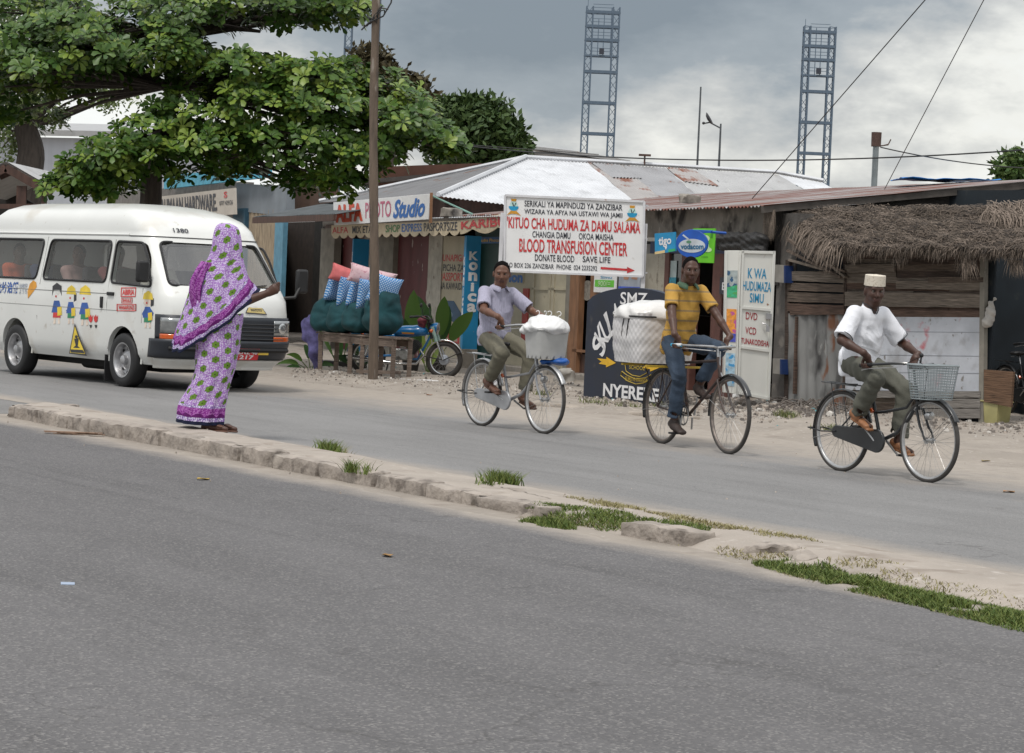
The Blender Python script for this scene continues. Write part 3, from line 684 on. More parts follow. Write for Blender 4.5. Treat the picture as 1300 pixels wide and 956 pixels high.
mb=MB(); q=setz(q,818,206); q=alongpx(A0,dr,818); q.z=A0.z+.03; mb.tube([q,q+UP*.17],.02,6); mb.obox(q+UP*.19,(.12,0,0),(0,.05,0),(0,0,.02)); tag(mb.build('roof_vent',m_dwood,loc=q),'small dark vent with a flat cap on the white roof ridge','vent')
# ================================================================== shop building under the low rusty roof
sb=empty('phone_shop',(W2.x,W2.y,0),'low shop building with stained concrete beam and rusty sloping tin roof','shop building')
E0=onplane(820,268,W1+nT*.35,nT); E1=onplane(970,262,W1+nT*.35,nT); ez=(E0.z+E1.z)/2; 
El=alongpx(E1,-dT,795); 
bk=V((-nT.x,-nT.y,0)); Vg=alongpx(E1,bk,1345); Vg=setz(Vg,1345,227)
El2=V((El.x,El.y,E1.z)); Rb=Vg-dT*0+(-dT)*4.2; Rb.z=Vg.z; Lb=El2+(Rb-(E1-dT*4.2))
Elf=V((E1.x,E1.y,E1.z))-dT*11; Lbf=Elf+(Vg-E1)
mb=MB(); corr(mb,[E1,Vg,Lbf,Elf],-bk-UP*.15,pitch=.1,amp=.014,wavy=.01)
o=mb.build('roof',M('rust_streaked_tin',(.25,.235,.23),.6,.2,var=.12,vs=2,st=[((.38,.38,.39),1.4,.56,.06),((.15,.05,.032),1.7,.47,.05),((.13,.06,.04),6,.66,.06)],stretch=(.5,.5,4),bump=0),sb)
# streaks follow the sheets: rotate texture space through the object's own axes
o.data.transform(Matrix.Rotation(-math.atan2(bk.y,bk.x),4,'Z')); o.rotation_euler=(0,0,math.atan2(bk.y,bk.x)); MATS['rust_streaked_tin'].node_tree.nodes['Mapping'].inputs['Scale'].default_value=(.25,3.2,1)
fb=rectq(700,268,970,302,.0); fb[0].z=fb[1].z=ez+.035
th=nT*-.25
mb=MB(); mb.prism(fb,th); mb.build('concrete_beam',m_conc,sb,bevel=.01)
mb=MB(); a=onplane(690,470,W1,nT); 
def vwall(mb,p,q,z0,z1,t,mi=0): p=V((p.x,p.y,0));q=V((q.x,q.y,0)); mb.prism([p+UP*z0,q+UP*z0,q+UP*z1,p+UP*z1],t,mi)
def Tp(px,off=0): return onplane(px,400,W1+nT*off,nT)
vwall(mb,Tp(640,-3.5),Tp(1010,-3.5),0,2.5,nT*-.2); vwall(mb,Tp(640,-.1),Tp(640,-3.5),0,2.5,dT*-.15); 
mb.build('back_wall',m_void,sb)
mb=MB(); vwall(mb,Tp(984,-.02),W2,0,2.55,nT*-.25); vwall(mb,Tp(984,-.02)+dT*0,Tp(984,-3.5),0,2.5,dT*.2); mb.build('wall',M('dark_mottled_wall',(.10,.092,.085),.95,var=.35,vs=3,bump=.4,st=((.2,.18,.16)),ss=4,sth=.6),sb)  # dark grey wall with random paler patches
q=rectq(826,302,975,306,.03); mb=MB(); mb.prism(q,nT*.1); mb.build('lintel',M('pale_lintel',(.42,.4,.36),.9,var=.2,vs=5,st=((.15,.14,.12)),ss=4,sth=.6),sb)
q=rectq(826,306,922,322,-.03); mb=MB(); mb.prism(q,nT*-.05); mb.build('header_board',M('navy_paint',(.015,.025,.08),.5),sb)
# door openings, frames
mb=MB()
for x0,x1,y0,y1,m_ in ((836,841,320,515,0),(866,873,322,515,0),(906,914,322,520,0),(918,922,322,520,0)): mb.prism(rectq(x0,y0,x1,y1,-.02),nT*-.1,0)
mb.prism(rectq(836,444,872,449,-.03),nT*-.08); mb.prism(rectq(906,392,922,398,-.03),nT*-.08)
mb.build('door_frame',M('maroon_wood',(.11,.045,.035),.6,var=.2,vs=9),sb)
mb=MB(); mb.prism(rectq(820,322,836,510,-.02),nT*-.15); mb.build('pale_column',M('cream_column',(.36,.33,.27),.8,var=.15,vs=4,st=((.15,.13,.1)),ss=4,sth=.62),sb)
mb=MB(); mb.prism(rectq(840,449,868,516,-.05),nT*-.05); mb.prism(rectq(841,322,866,444,-.06),nT*-.03,1); mb.build('panel',[m_dwood,M('dark_glass_panel',(.03,.035,.035),.15)],sb)
mb=MB(); q=rectq(871,400,912,516,-1.2); mb.prism(q,nT*-.4); mb.build('counter',M('counter_brown',(.09,.05,.035),.5),sb)
mb=MB(); q=rectq(849,331,858,366,-.05); mb.prism(q,nT*.004,0); q2=rectq(849,352,858,366,-.04); mb.prism(q2,nT*.004,1)
tag(mb.build('poster',[M('poster_pale',(.35,.42,.42),.5),M('poster_teal',(.02,.2,.28),.5,var=.5,vs=30)],loc=q[3]),'small teal and pale poster on the dark panel left of the shop doorway','poster')
q=rectq(914,352,927,374,-.0); mb=MB(); mb.prism(q,nT*-.01,0); text(mb,'C',q,(.45,-.45,.8,-.05),1); text(mb,'EN',q,(.25,.3,1.1,.75),1)
tag(mb.build('poster',[BLK,WHT],loc=q[3]),'black poster with white letters in the window beside the white metal door','poster')
# white metal door leaves folded outwards
wd=[V(p) for p in (at(941,318,30.55),at(983.5,319,30.75),at(976,508,30.75),at(935,500,30.55))]
def leaf(name,pq,parts,lab=None):
    pass
md_=empty('metal_door',gnd(950,520),'white metal door leaf standing open with blue and red painted lettering','door')
n_=qn(wd)
mb=MB(); mb.prism(wd,n_*-.03); mb.build('leaf',m_wdoor,md_,bevel=.004)
mb=MB()
for u0,v0,u1,v1 in ((0,0,1,.02),(0,.98,1,1),(0,0,.07,1),(.93,0,1,1),(0,.385,1,.405),(0,.66,1,.68)):
    mb.prism([bil(wd,u0,v0)+n_*.002,bil(wd,u1,v0)+n_*.002,bil(wd,u1,v1)+n_*.002,bil(wd,u0,v1)+n_*.002],n_*.018)
mb.build('door_frame',m_wdoor,md_,bevel=.003)
mb=MB(); text(mb,'K WA',wd,(.22,.12,.78,.19),0); text(mb,'HUDUMAZA',wd,(.08,.21,.93,.275),0); text(mb,'SIMU',wd,(.3,.29,.72,.355),0); text(mb,'DVD',wd,(.2,.425,.55,.475),1); text(mb,'VCD',wd,(.2,.525,.53,.575),1); text(mb,'TUNAKODISHA',wd,(.08,.605,.93,.645),1,bold=.02)
mb.build('lettering',[TEAL,M('maroon_lettering',(.35,.03,.04),.5)],md_)
mb=MB(); c=bil(wd,.86,.44)+n_*.03; mb.obox(c,(.035,0,0),(0,.03,0),(0,0,.035),0); mb.tube([c+V((-.08,-.03,-.09)),c+V((-.03,-.05,-.1)),c+V((0,-.05,-.14))],.009,6); mb.obox(c+V((-.01,-.05,-.16)),(.022,0,0),(0,.012,0),(0,0,.035))
mb.build('lock',M('steel_grey',(.35,.35,.36),.4,.7),md_)
wn_=[V(p) for p in (at(921,318,30.5),at(940,318,30.53),at(934,500,30.53),at(918,498,30.5))]
mn=empty('metal_door',gnd(926,520),'narrow pale door leaf covered with small phone posters left of the lettered leaf','door')
mb=MB(); mb.prism(wn_,n_*-.03); mb.build('leaf',m_wdoor,mn,bevel=.004)
for v0,v1,c1,c2,lb in ((.14,.26,(.35,.4,.4),(.03,.1,.2),0),(.24,.33,(.05,.4,.2),(.08,.35,.1),0),(.41,.58,(.75,.3,.05),(.5,.1,.3),0),(.58,.64,(.06,.08,.45),(.1,.1,.5),0),(.72,.95,(.35,.5,.6),(.05,.3,.6),0)):
    qq=[bil(wn_,.12,v0),bil(wn_,.85,v0),bil(wn_,.85,v1),bil(wn_,.12,v1)]; mb=MB(); mb.prism([p+n_*.003 for p in qq],n_*.003)
    mb.build('poster',M('poster_%d'%int(v0*100),c1,.5,var=.3,vs=20,st=c2,ss=14,sth=.55,sw=.02),mn)
mb=MB()
for u0,u1 in ((0,.09),(.91,1)): mb.prism([bil(wn_,u0,0)+n_*.002,bil(wn_,u1,0)+n_*.002,bil(wn_,u1,1)+n_*.002,bil(wn_,u0,1)+n_*.002],n_*.018)
mb.build('door_frame',m_wdoor,mn)
# boxes on wall right of the door
for (x0,y0,x1,y1,lb) in ((984,336,995,359,'small pale and blue box on the dark wall above the other one'),(981,455,990,475,'small wooden and blue box low on the dark wall')):
    q=TQ([(x0,y0),(x1,y0+1),(x1,y1),(x0,y1-1)],.15); mb=MB(); mb.prism(q,nT*-.12,0); mb.prism([q[1],q[1]+dT*.04,q[2]+dT*.04,q[2]],nT*-.12,1)
    tag(mb.build('wall_box',[M('box_pale',(.25,.235,.21),.6),M('box_blue',(.008,.028,.11),.5)],loc=q[3]),lb,'box')
# rolled black tarp above door
mb=MB(); a=onplane(918,302,W1+nT*.25,nT); b=onplane(968,304,W1+nT*.25,nT)
sd=SD(); sd.cap(a,.075,b,.09); sd.cap(a+UP*-.1,.07,b+UP*-.12,.08); sd.cap(a+UP*-.02+nT*.05,.05,a+UP*-.14-dT*.12,.04)
o=sdobj(sd,'rolled_tarp',M('black_tarp',(.025,.024,.024),.6,var=.4,vs=12,bump=.5,bs=30),cell=.012,disp=lambda P:sinfold(P,.015,23,19,41)); tag(o,'rolled black tarp hanging above the white metal door','tarp')
# ---------------- wires and brick on roof
def roofpt(px,py):
    n=(Vg-E1).cross(Elf-E1).normalized(); return onplane(px,py,E1+UP*.02,n)
q=roofpt(876,258); mb=MB(); rough_block(mb,q,.34,.16,.13,(10,5,4),.03,.3); tag(mb.build('roof_stone',m_conc,loc=q),'lump of old concrete weighing down the rusty roof','stone')
# chimney pipe
n_r=(Vg-E1).cross(Elf-E1).normalized(); pb=onplane(1110,229,E1,n_r); 
cp=empty('chimney_pipe',pb,'metal stove pipe with dark rusty cap on the low roof','chimney')
zt=setz(pb,1111,186).z; z2=setz(pb,1112,168).z
mb=MB(); mb.cyl(V((pb.x,pb.y,pb.z-.2)),V((pb.x,pb.y,zt)),.055,.055,16); mb.build('pipe',M('galvanised_pipe',(.25,.28,.29),.4,.6,var=.2,vs=4),cp)
mb=MB(); mb.cyl(V((pb.x,pb.y,zt)),V((pb.x,pb.y,z2)),.088,.092,16); mb.build('cap',M('rusty_cap',(.10,.06,.05),.7,.3,var=.3,vs=12),cp)
mb=MB(); q=V((pb.x+.12,pb.y,zt+.02)); mb.tube([q,q+V((.1,0,.03)),q+V((.14,0,.12))],.012,5); mb.tube([V((pb.x,pb.y,zt+.0)),q+V((.1,0,.02))],.012,5); mb.build('bracket',m_dwood,cp)
# blue plastic scrap on roof right
n_b=(Vg-E1).cross(Elf-E1).normalized(); q1=Vg-dT*2.6-bk*.9; q2=Vg-dT*1.6+bk*.1; mb=MB(); mb.grid(lambda u,v: q1+(q2-q1)*u+(-dT*.9+bk*.3)*v+UP*(.035+.03*mnoise.noise(V((u*5,v*5,0)))),12,12); tag(mb.build('blue_sheet',M('blue_plastic',(.01,.2,.6),.4,var=.2),loc=q1,solid=.006),'bright blue plastic sheet lying on the right end of the rusty roof','sheet')
# ================================================================== thatched shack
sh=empty('thatched_shack',(W3.x,W3.y,0),'plank and rusty sheet shack with a grey palm thatch roof','shack')
def UQ(pts,off=0): return [onplane(x,y,W2+nU*off,nU) for x,y in pts]
def plank(mb,x0,x1,y0,y1,off,mi,t=.025,j=1.2,sag=0):
    q=UQ([(x0,y0+U(-j,j)),(x1,y0+U(-j,j)+sag),(x1,y1+U(-j,j)+sag),(x0,y1+U(-j,j))],off)
    # rough-edged plank
    n=10; top=[];bot=[]
    for i in range(n+1):
        u=i/n; dz=.006*mnoise.noise(V((x0+u*9,y0,1))); dz2=.006*mnoise.noise(V((x0+u*9,y1,5)))
        top.append(bil(q,u,0)+UP*dz); bot.append(bil(q,u,1)+UP*dz2)
    mb.prism(top+bot[::-1],nU*t,mi)
mb=MB()
for i,(y0,y1) in enumerate(((344,357),(359,369),(371,383),(385,394))): 
    plank(mb,1001,1073,y0,y1,.03,[1,0,0,3][i],sag=2)
plank(mb,1004,1073,392,400,.05,3)
for x0,y0,x1,y1,w_ in ((1000,318,1068,352,5),(1030,315,1074,352,6),(1002,330,1050,343,5),(1046,335,1074,345,5),(1000,303,1040,335,5)):
    p,q=UQ([(x0,y0),(x1,y1)],.09+.02*rnd()); mb.bar(p,q,.03,w_*.0105,random.choice([0,1,1]),up=nU)
rows=[(324,334),(333,343),(344,352),(353,361),(361,370),(372,381),(383,400),(399,410)]
for (y0,y1) in ((310,320),(319,328),(327,335),(334,343),(342,351),(351,360),(360,369),(368,377),(389,397),(396,404),(496,505),(504,512),(512,520),(519,528)):
    xs=random.choice([1138,1160,1205]); s_=1.6; plank(mb,1074,xs,y0,y1,.02,random.choice([0,0,1,2,3]),j=1,t=.012); plank(mb,xs+1,1248,y0+1.5,y1+1.5,.022+.006*rnd(),random.choice([0,0,1,2,3]),j=1,t=.012)
plank(mb,1074,1137,336,346,.06,1); plank(mb,1139,1248,356,367,.05,1,sag=1); plank(mb,1074,1250,371,389,.05,1,sag=2,j=.6); plank(mb,1085,1250,392,404,.045,3,sag=2); plank(mb,1180,1250,352,358,.06,0)
mb.build('planks',m_plank,sh)
mb=MB(); 
q=UQ([(1074,402),(1247,403),(1246,498),(1074,495)],.06); nq=24
mb.prism(q,nU*.012); mb.build('white_board',M('white_washed_board',(.44,.46,.50),.8,var=.12,vs=3,st=[((.28,.28,.29),3.5,.55,.14),((.42,.12,.14),2.6,.57,.07),((.2,.19,.18),9,.66,.05)],stretch=(1,1,.9),bump=.2,bs=10),sh)
mb=MB()
for y in (420,450,472): a,b=UQ([(1076,y),(1246,y+2)],.074); mb.bar(a,b,.002,.006,0,up=nU)
mb.build('board_seam',M('board_seam_grey',(.2,.21,.23),.8),sh)
mb=MB()
for (y0,y1) in ((497,505),(506,518),(519,531)): plank(mb,1165 if y0>500 else 1085,1246,y0,y1,.07,0,j=.6,t=.03)
mb.build('lower_planks',[m_gplank],sh)
# rusty sheet, corrugated slightly
mb=MB(); q=UQ([(1001,398),(1074,397),(1074,526),(1001,517)],.045)
def fn(u,v):
    p=bil(q,u,v); return p+nU*(.012*math.sin(u*38)+.02*mnoise.noise(V((u*3,v*3,0))))
mb.grid(fn,60,20); mb.build('rusty_sheet',M('rusty_flat_sheet',(.22,.22,.215),.7,.15,var=.3,vs=3,st=[((.03,.028,.028),1.9,.49,.1),((.2,.09,.05),4,.56,.08),((.36,.36,.35),7,.66,.08)],stretch=(1,1,.45)),sh)
for p0_,p1_,of_,w0_,w1_,m_ in (((1002,330),(1000,520),.0,.07,.07,m_plank[2]),((1012,402),(1009,500),.07,.03,.05,m_plank[3]),((1249.5,322),(1247.5,541),.05,.07,.07,m_post),((1074,318),(1073,524),.02,.05,.05,m_plank[2])):
    a,b=UQ([p0_,p1_],of_); mb=MB(); mb.bar(a,b,w0_,w1_,0,up=nU); mb.build('post',m_,sh)
# dark body of shack
mb=MB(); p0=V((W2.x,W2.y,0)); p1=alongpx(W3,dU,1252); p1.z=0; p2=W3+dU*2.6; p2.z=0
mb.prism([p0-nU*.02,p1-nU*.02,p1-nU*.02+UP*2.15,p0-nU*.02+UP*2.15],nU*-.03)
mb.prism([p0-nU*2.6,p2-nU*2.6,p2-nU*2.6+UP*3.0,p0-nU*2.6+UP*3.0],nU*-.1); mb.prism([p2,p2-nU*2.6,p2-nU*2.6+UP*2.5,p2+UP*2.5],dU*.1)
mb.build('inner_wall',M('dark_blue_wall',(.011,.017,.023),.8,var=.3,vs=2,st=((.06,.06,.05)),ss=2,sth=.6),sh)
# wall under the verge, behind the thatch
mb=MB(); a=V((E1.x,E1.y,0))-nT*.35-dT*.15; b=V((Vg.x,Vg.y,0))-dT*.15
mb.prism([a+UP*1.6,b+UP*1.6,V((b.x,b.y,Vg.z-.1)),V((a.x,a.y,E1.z-.05))],-dT*.15); mb.build('gable_wall',M('gap_black_wall',(.03,.027,.025),.95,var=.4,vs=4,bump=.4),sb)  # darkness of the gap under the roof is put into this wall's colour
mb=MB(); a=E1-UP*.04-dT*.05; b=Vg-UP*.05-dT*.05; mb.bar(a,b,.05,.09); mb.build('verge_board',M('weathered_rafter',(.08,.07,.062),.9,var=.3,vs=6),sb)
# thatch: layered fronds
tb=UQ([(1062,311),(1318,323)],.5); tt=UQ([(984,264),(1318,262)],-.55)
tt[0].z=tt[1].z=(tt[0].z+tt[1].z)/2+.0; tb_z=(tb[0].z+tb[1].z)/2; tb[0].z=tb[1].z=tb_z
tq=[tt[0],tt[1],tb[1],tb[0]]
ntq=qn(tq); 
if ntq.z<0: ntq=-ntq
m_th=[M('palm_thatch',(.105,.082,.064),.95,var=.35,vs=25,stretch=(1,1,3)),M('palm_thatch_pale',(.19,.15,.12),.95,var=.3,vs=25),M('palm_thatch_dark',(.045,.036,.03),.95,var=.3,vs=25)]
mb=MB()
def fn(u,v): return bil(tq,u,v)+ntq*(.05*mnoise.noise(V((u*9,v*5,0)))-.03)
mb.grid(fn,40,14,2)
def strand(p,d,l,w,mi,curl=.15):
    d=V(d).normalized(); s=d.cross(ntq).normalized()*w; p1=p+d*l*.5+ntq*U(-.005,.02); p2=p+d*l-UP*l*curl
    mb.add([p-s,p+s,p1+s*.9,p1-s*.9,p2],[(0,1,2,3),(3,2,4)],mi)
across=(tq[1]-tq[0]).normalized(); downv=(tq[3]-tq[0]); downv=(downv-across*downv.dot(across)).normalized()
for i in range(24000):
    u=rnd(); v=rnd()**.9; p=bil(tq,u,v)+ntq*(.05*mnoise.noise(V((u*9,v*5,0)))+U(-.02,.045))
    a=random.gauss(0,.55)+(math.pi if rnd()<.0 else 0)
    layer=int(v*9)/9
    if rnd()<.72: d=across*math.copysign(1,rnd()-.5)*1.0+downv*U(.05,.5)
    else: d=downv+across*random.gauss(0,.5)
    lt=.5+.5*mnoise.noise(V((u*22,v*14,3)))
    strand(p,d,U(.04,.14),U(.003,.006),0 if rnd()<.6 else (1 if lt>.5 else 2),U(0,.4))
for i in range(3800):   # eave fringe
    u=rnd(); p=bil(tq,u,U(.93,1.0))+ntq*U(-.06,.03); ln=U(.03,.10)*(1+1.2*max(0,mnoise.noise(V((u*14,0,9)))))
    strand(p,downv*.6-UP*.8+across*random.gauss(0,.35),ln,U(.003,.007),random.choice([0,0,1,2]),.3)
for (px,py,n,ln) in ((1226,326,110,.34),(1290,330,90,.25),(1140,322,40,.22)):   # drooping bunches
    c=onplane(px,py,W2+nU*.47,nU)
    for i in range(n): strand(c+across*random.gauss(0,.06),-UP+across*random.gauss(0,.28),U(.5,1)*ln,.005,random.choice([0,1,2]),0)
for i in range(650):    # left torn edge with long fronds
    v=rnd(); p=bil(tq,U(-.01,.05),v)+ntq*U(-.03,.05); strand(p,downv*U(.4,1)-UP*U(.1,.7)+across*U(-.35,.5),U(.10,.36),U(.004,.009),random.choice([1,1,0]),.4)
for i in range(200):
    p=onplane(970+U(0,14),266+U(0,6),W1+nT*.2,nT); strand(p,-UP+dT*random.gauss(0,.08),U(.2,.42),.005,random.choice([0,0,1]),0)
for i in range(600):    # loose fronds fanned at upper right
    u=U(.82,1); p=bil(tq,u,U(-.02,.35))+ntq*U(.02,.1); strand(p,downv*U(.3,1)+across*U(.2,1.4),U(.15,.45),U(.004,.008),random.choice([1,1,0]),.3)
mb.build('thatch_roof',m_th,sh)
# things in the dark opening at right
q=rectq(1249,469,1286,507,.15,PU); bx=MB(); bx.prism([V(p) for p in TQ([(1249,469),(1286,472),(1283,517),(1249,510)],.1,W2,nU)],nU*-.04)
tag(bx.build('wooden_panel',woodm('stained_panel',(.13,.075,.045)),loc=gnd(1266,533)),'brown wooden panel with a latch leaning behind the yellow bucket','panel')
bc=gnd(1263,541); yb=empty('bucket',bc,'faded yellow square plastic bucket at the foot of the shack','bucket')
mb=MB(); S1,S2,hh=.115,.135,.3
for (s_,z_,s2,z2_) in ((S1,0,S2,hh),):
    vs=[bc+dU*(i*s_)+nU*(j*s_)+UP*z_ for i,j in ((-1,-1),(1,-1),(1,1),(-1,1))]+[bc+dU*(i*s2)+nU*(j*s2)+UP*z2_ for i,j in ((-1,-1),(1,-1),(1,1),(-1,1))]
    mb.add(vs,[(0,1,2,3),(0,1,5,4),(1,2,6,5),(2,3,7,6),(3,0,4,7)])
mb.build('tub',M('faded_yellow_plastic',(.34,.31,.14),.5,var=.12,vs=6,st=((.25,.22,.12)),ss=5,sth=.6),yb,bevel=.02,solid=.006)
mb=MB()
for i,j in ((-1,-1),(1,-1),(1,1),(-1,1)):
    pass
r_=[bc+dU*(i*.142)+nU*(j*.142)+UP*.3 for i,j in ((-1,-1),(1,-1),(1,1),(-1,1))]; mb.tube(r_,.012,6,closed=True); mb.build('rim',MATS['faded_yellow_plastic'],yb)
# ================================================================== photo studio
st_=empty('photo_studio',(W1.x,W1.y,0),'low photo studio shop with blue lettered pillars, maroon and cream doors and scalloped fascia','shop building')
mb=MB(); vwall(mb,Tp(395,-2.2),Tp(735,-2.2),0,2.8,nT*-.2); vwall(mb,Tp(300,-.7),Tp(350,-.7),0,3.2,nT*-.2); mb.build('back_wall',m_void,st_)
mb=MB(); q=[Tp(405,.9),Tp(650,.9),Tp(735,-2.4),Tp(405,-2.4)]
zf=onplane(545,277,W1+nT*.9,nT).z
for p in q[:2]: p.z=zf
for p in q[2:]: p.z=zf+.06
corr(mb,q,nT-UP*.1,pitch=.076,amp=.009); mb.build('awning_roof',m_tw,st_)
# fascia with scalloped bottom edge
fa=TQ([(422,286),(585,280),(585,299),(422,303)],.85); mb=MB(); n=14; pts=[(0,0),(1,0)]
for i in range(n*4+1): u=1-i/(n*4); pts.append((u,.72+.3*abs(math.sin(math.pi*n*u))**.8))
poly_on(mb,fa,pts,0,.02,.015)
text(mb,'ALFA',fa,(.01,.16,.15,.62),1,.026); text(mb,'MIX ETAN',fa,(.185,.14,.38,.66),2,.026); text(mb,'SHOP',fa,(.46,.13,.57,.66),3,.026); text(mb,'EXPRESS',fa,(.585,.1,.735,.66),4,.026); text(mb,'PASPORTSIZE',fa,(.75,.08,.985,.66),2,.026)
mb.build('fascia',[M('cream_fascia',(.55,.46,.32),.6,var=.1,vs=6),RED,BLK,GRN,BLU],st_)
fb2=TQ([(585.5,280),(637,272),(637,298),(585.5,299)],.85); mb=MB(); pts=[(0,0),(1,0),(1,.85)]
for i in range(31): u=1-i/30; pts.append((u,.62+.3*abs(math.cos(math.pi*1.6*u))))
poly_on(mb,fb2,pts,0,.02,.015); text(mb,'KARIBU',fb2,(.03,.1,1.15,.6),1,.026,bold=.03); mb.build('fascia',[MATS['cream_fascia'],RED],st_)
# cream lower dado + pillars
def boxpillar(px0,px1,y0,y1,off,depth,mat,name,parent):
    a=Tp(px0,off); b=Tp(px1,off); zt=onplane((px0+px1)/2,y0,W1+nT*off,nT).z; zb=onplane((px0+px1)/2,y1,W1+nT*off,nT).z
    mb=MB(); P_=[V((a.x,a.y,zb)),V((b.x,b.y,zb)),V((b.x,b.y,zt)),V((a.x,a.y,zt))]; mb.prism(P_,nT*-depth); return mb.build(name,mat,parent,bevel=.006),P_
# Konica pillar: left face along road, right face towards camera
Kc=onplane(590.5,350,W1+nT*.75,nT)            # near vertical edge
kl=V((Kc.x,Kc.y,0)); wl_=.26; 
kleft=alongpx(kl,-dT,582.6); kright=alongpx(kl,-nT,604)
ztop=setz(kl,592,299).z; zbot=setz(kl,588,443).z
pil=[kl,kright,kright+(kleft-kl),kleft]
mb=MB(); mb.prism([p+UP*zbot for p in pil],UP*(ztop-zbot)); 
fr_=[kl+UP*ztop,kright+UP*ztop,kright+UP*zbot,kl+UP*zbot]; fl_=[kleft+UP*ztop,kl+UP*ztop,kl+UP*zbot,kleft+UP*zbot]
def vtext(mb,s,q,u0,u1,v0,v1,mi,lift=.005):
    h=(v1-v0)/len(s); asc=dict(k=(0,1),o=(.25,1),n=(.25,1),i=(.1,1),c=(.25,1),a=(.25,1),K=(.1,1))
    for i,ch in enumerate(s):
        text(mb,ch,q,(u0+( .3*(u1-u0) if ch=='i' else 0),v0+h*i+h*.08,u1-(.3*(u1-u0) if ch=='i' else 0),v0+h*(i+1)-h*.08),mi,lift,bold=.04)
vtext(mb,'Konica',fr_,.22,.82,.13,.68,1); vtext(mb,'Konica',fl_,.2,.85,.18,.72,1)
mb.build('pillar',[m_blue,WHT],st_,sharp=20)
mb=MB(); c0=[p+(p-(kl+kright+kleft)/3)*.1 for p in pil]; mb.prism(c0,UP*zbot); mb.build('plinth',m_conc,st_,bevel=.01)
K2=onplane(447,350,W1+nT*.75,nT); k2=V((K2.x,K2.y,0)); k2l=alongpx(k2,-dT,441.8); k2r=alongpx(k2,-nT,463); zt2=setz(k2,450,303).z
mb=MB(); pl2=[k2,k2r,k2r+(k2l-k2),k2l]; mb.prism([p+UP*.1 for p in pl2],UP*(zt2-.1)); f2=[k2l+UP*zt2,k2+UP*zt2,k2+UP*.3,k2l+UP*.3]; vtext(mb,'Konica',f2,.15,.9,.12,.8,1); mb.build('pillar',[m_blue,WHT],st_,sharp=20)
# openings
def panel(name,x0,y0,x1,y1,off,mat,par,t=.04,bev=0): 
    mb=MB(); q=rectq(x0,y0,x1,y1,off); mb.prism(q,nT*-t); return mb.build(name,mat,par,bevel=bev),q
panel('column',408,290,418,470,.1,m_post,st_,.15); panel('wall_panel',421,296,441,470,-.1,m_maroon,st_); panel('column',463,300,470,470,.0,m_post,st_,.15)
panel('wall_panel',470,300,481,470,-.1,m_maroon,st_); panel('column',481,300,493,472,.05,m_post,st_,.15)
dq,q=panel('maroon_door',493,300,519,474,-.05,m_maroon,st_); panel('maroon_door',519.7,300,545,476,-.05,m_maroon,st_)
panel('column',545,298,554.5,478,.0,M('pale_column',(.4,.38,.33),.85,var=.2,vs=6,st=((.1,.06,.05)),ss=7,sth=.64),st_,.15)
_,cq=panel('cream_door',556,300,583,480,-.02,m_cream,st_)
mb=MB(); text(mb,'TUNAPIGA',cq,(.1,.13,1.05,.18),0); text(mb,'PICHA ZA',cq,(.25,.2,1,.25),1); text(mb,'PASSPORT',cq,(.15,.26,1,.32),0); text(mb,'NA KAWAIDA',cq,(.15,.33,1.05,.38),1); text(mb,'PILI',cq,(.3,.69,.95,.76),0,bold=.03)
poly_on(mb,cq,[(.02,.66),(.02,.52),(.3,.46),(.7,.46),(1,.55),(1,.64),(.6,.6)],2); poly_on(mb,cq,[(.75,.62),(.95,.57),(.95,.66),(.8,.67)],0,.006); poly_on(mb,cq,ell(.45,.56,.22,.035),3,.006)
mb.build('door_lettering',[RED,BLK,M('logo_navy',(.02,.07,.14),.5),M('logo_blue_grey',(.2,.28,.35),.5)],st_)
panel('wall_panel',604,285,640,480,-.3,M('dark_green_void',(.008,.05,.045),.5,var=.2),st_); _,bq=panel('header_board',604,301,641,309,-.05,M('header_blue',(.02,.1,.25),.5),st_)  # dark green sheet fills the void by the pillar, its shade in the colour
mb=MB(); text(mb,'Studio Photo',bq,(.1,.25,.8,.75),0); mb.build('header_lettering',YEL,st_)
panel('cream_panel',641,306,676,480,-.02,m_cream,st_); _,iq=panel('sign_panel',641,344,664,360,.0,m_cream,st_)
mb=MB(); text(mb,'ion',iq,(.25,.1,.98,.95),0,bold=.05); mb.build('panel_lettering',BLU,st_)
panel('red_strip',664,366,668,440,.0,M('red_strip_paint',(.35,.03,.02),.5),st_); panel('red_strip',675,330,678,470,-.03,m_maroon,st_)
for x0,x1 in ((679,699.5),(700,721)):
    o,q=panel('cream_metal_door',x0,306,x1,478,.0,m_cream,st_,bev=.004); mb=MB()
    for u0,v0,u1,v1 in ((0,.35,1,.365),(0,0,.1,1),(.9,0,1,1),(0,.7,1,.715)): mb.prism([bil(q,u0,v0)+nT*.001,bil(q,u1,v0)+nT*.001,bil(q,u1,v1)+nT*.001,bil(q,u0,v1)+nT*.001],nT*.02)
    mb.build('door_rib',m_cream,st_)
panel('column',721,306,726,486,.03,m_post,st_,.1)
panel('door_post',726,306,730,486,.05,m_bwood,st_,.1); panel('door_post',752,306,755,486,.05,m_bwood,st_,.1); panel('door_rail',726,443,754,449,.05,m_bwood,st_,.06); panel('lower_panel',729,449,753,488,-.02,m_dwood,st_,.04); panel('wall_panel',755,310,838,500,-.12,M('shop_grey_wall',(.22,.21,.2),.8,var=.2,vs=3),st_,.1)
mb=MB(); q=rectq(730,350,752,443,-.05); poly_on(mb,q,[(0,.6),(.3,.5),(.3,.95),(0,.95)],0,.01,.005); 
for i in range(7): poly_on(mb,q,[(0,.1+i*.075),(.3,.14+i*.075),(.3,.17+i*.075),(0,.13+i*.075)],1,.012,.004)
poly_on(mb,q,ell(.65,.2,.25,.14),2,.01,.01); poly_on(mb,q,[(.4,.1),(.9,.1),(.9,.32),(.4,.32)],2,.006,.004)
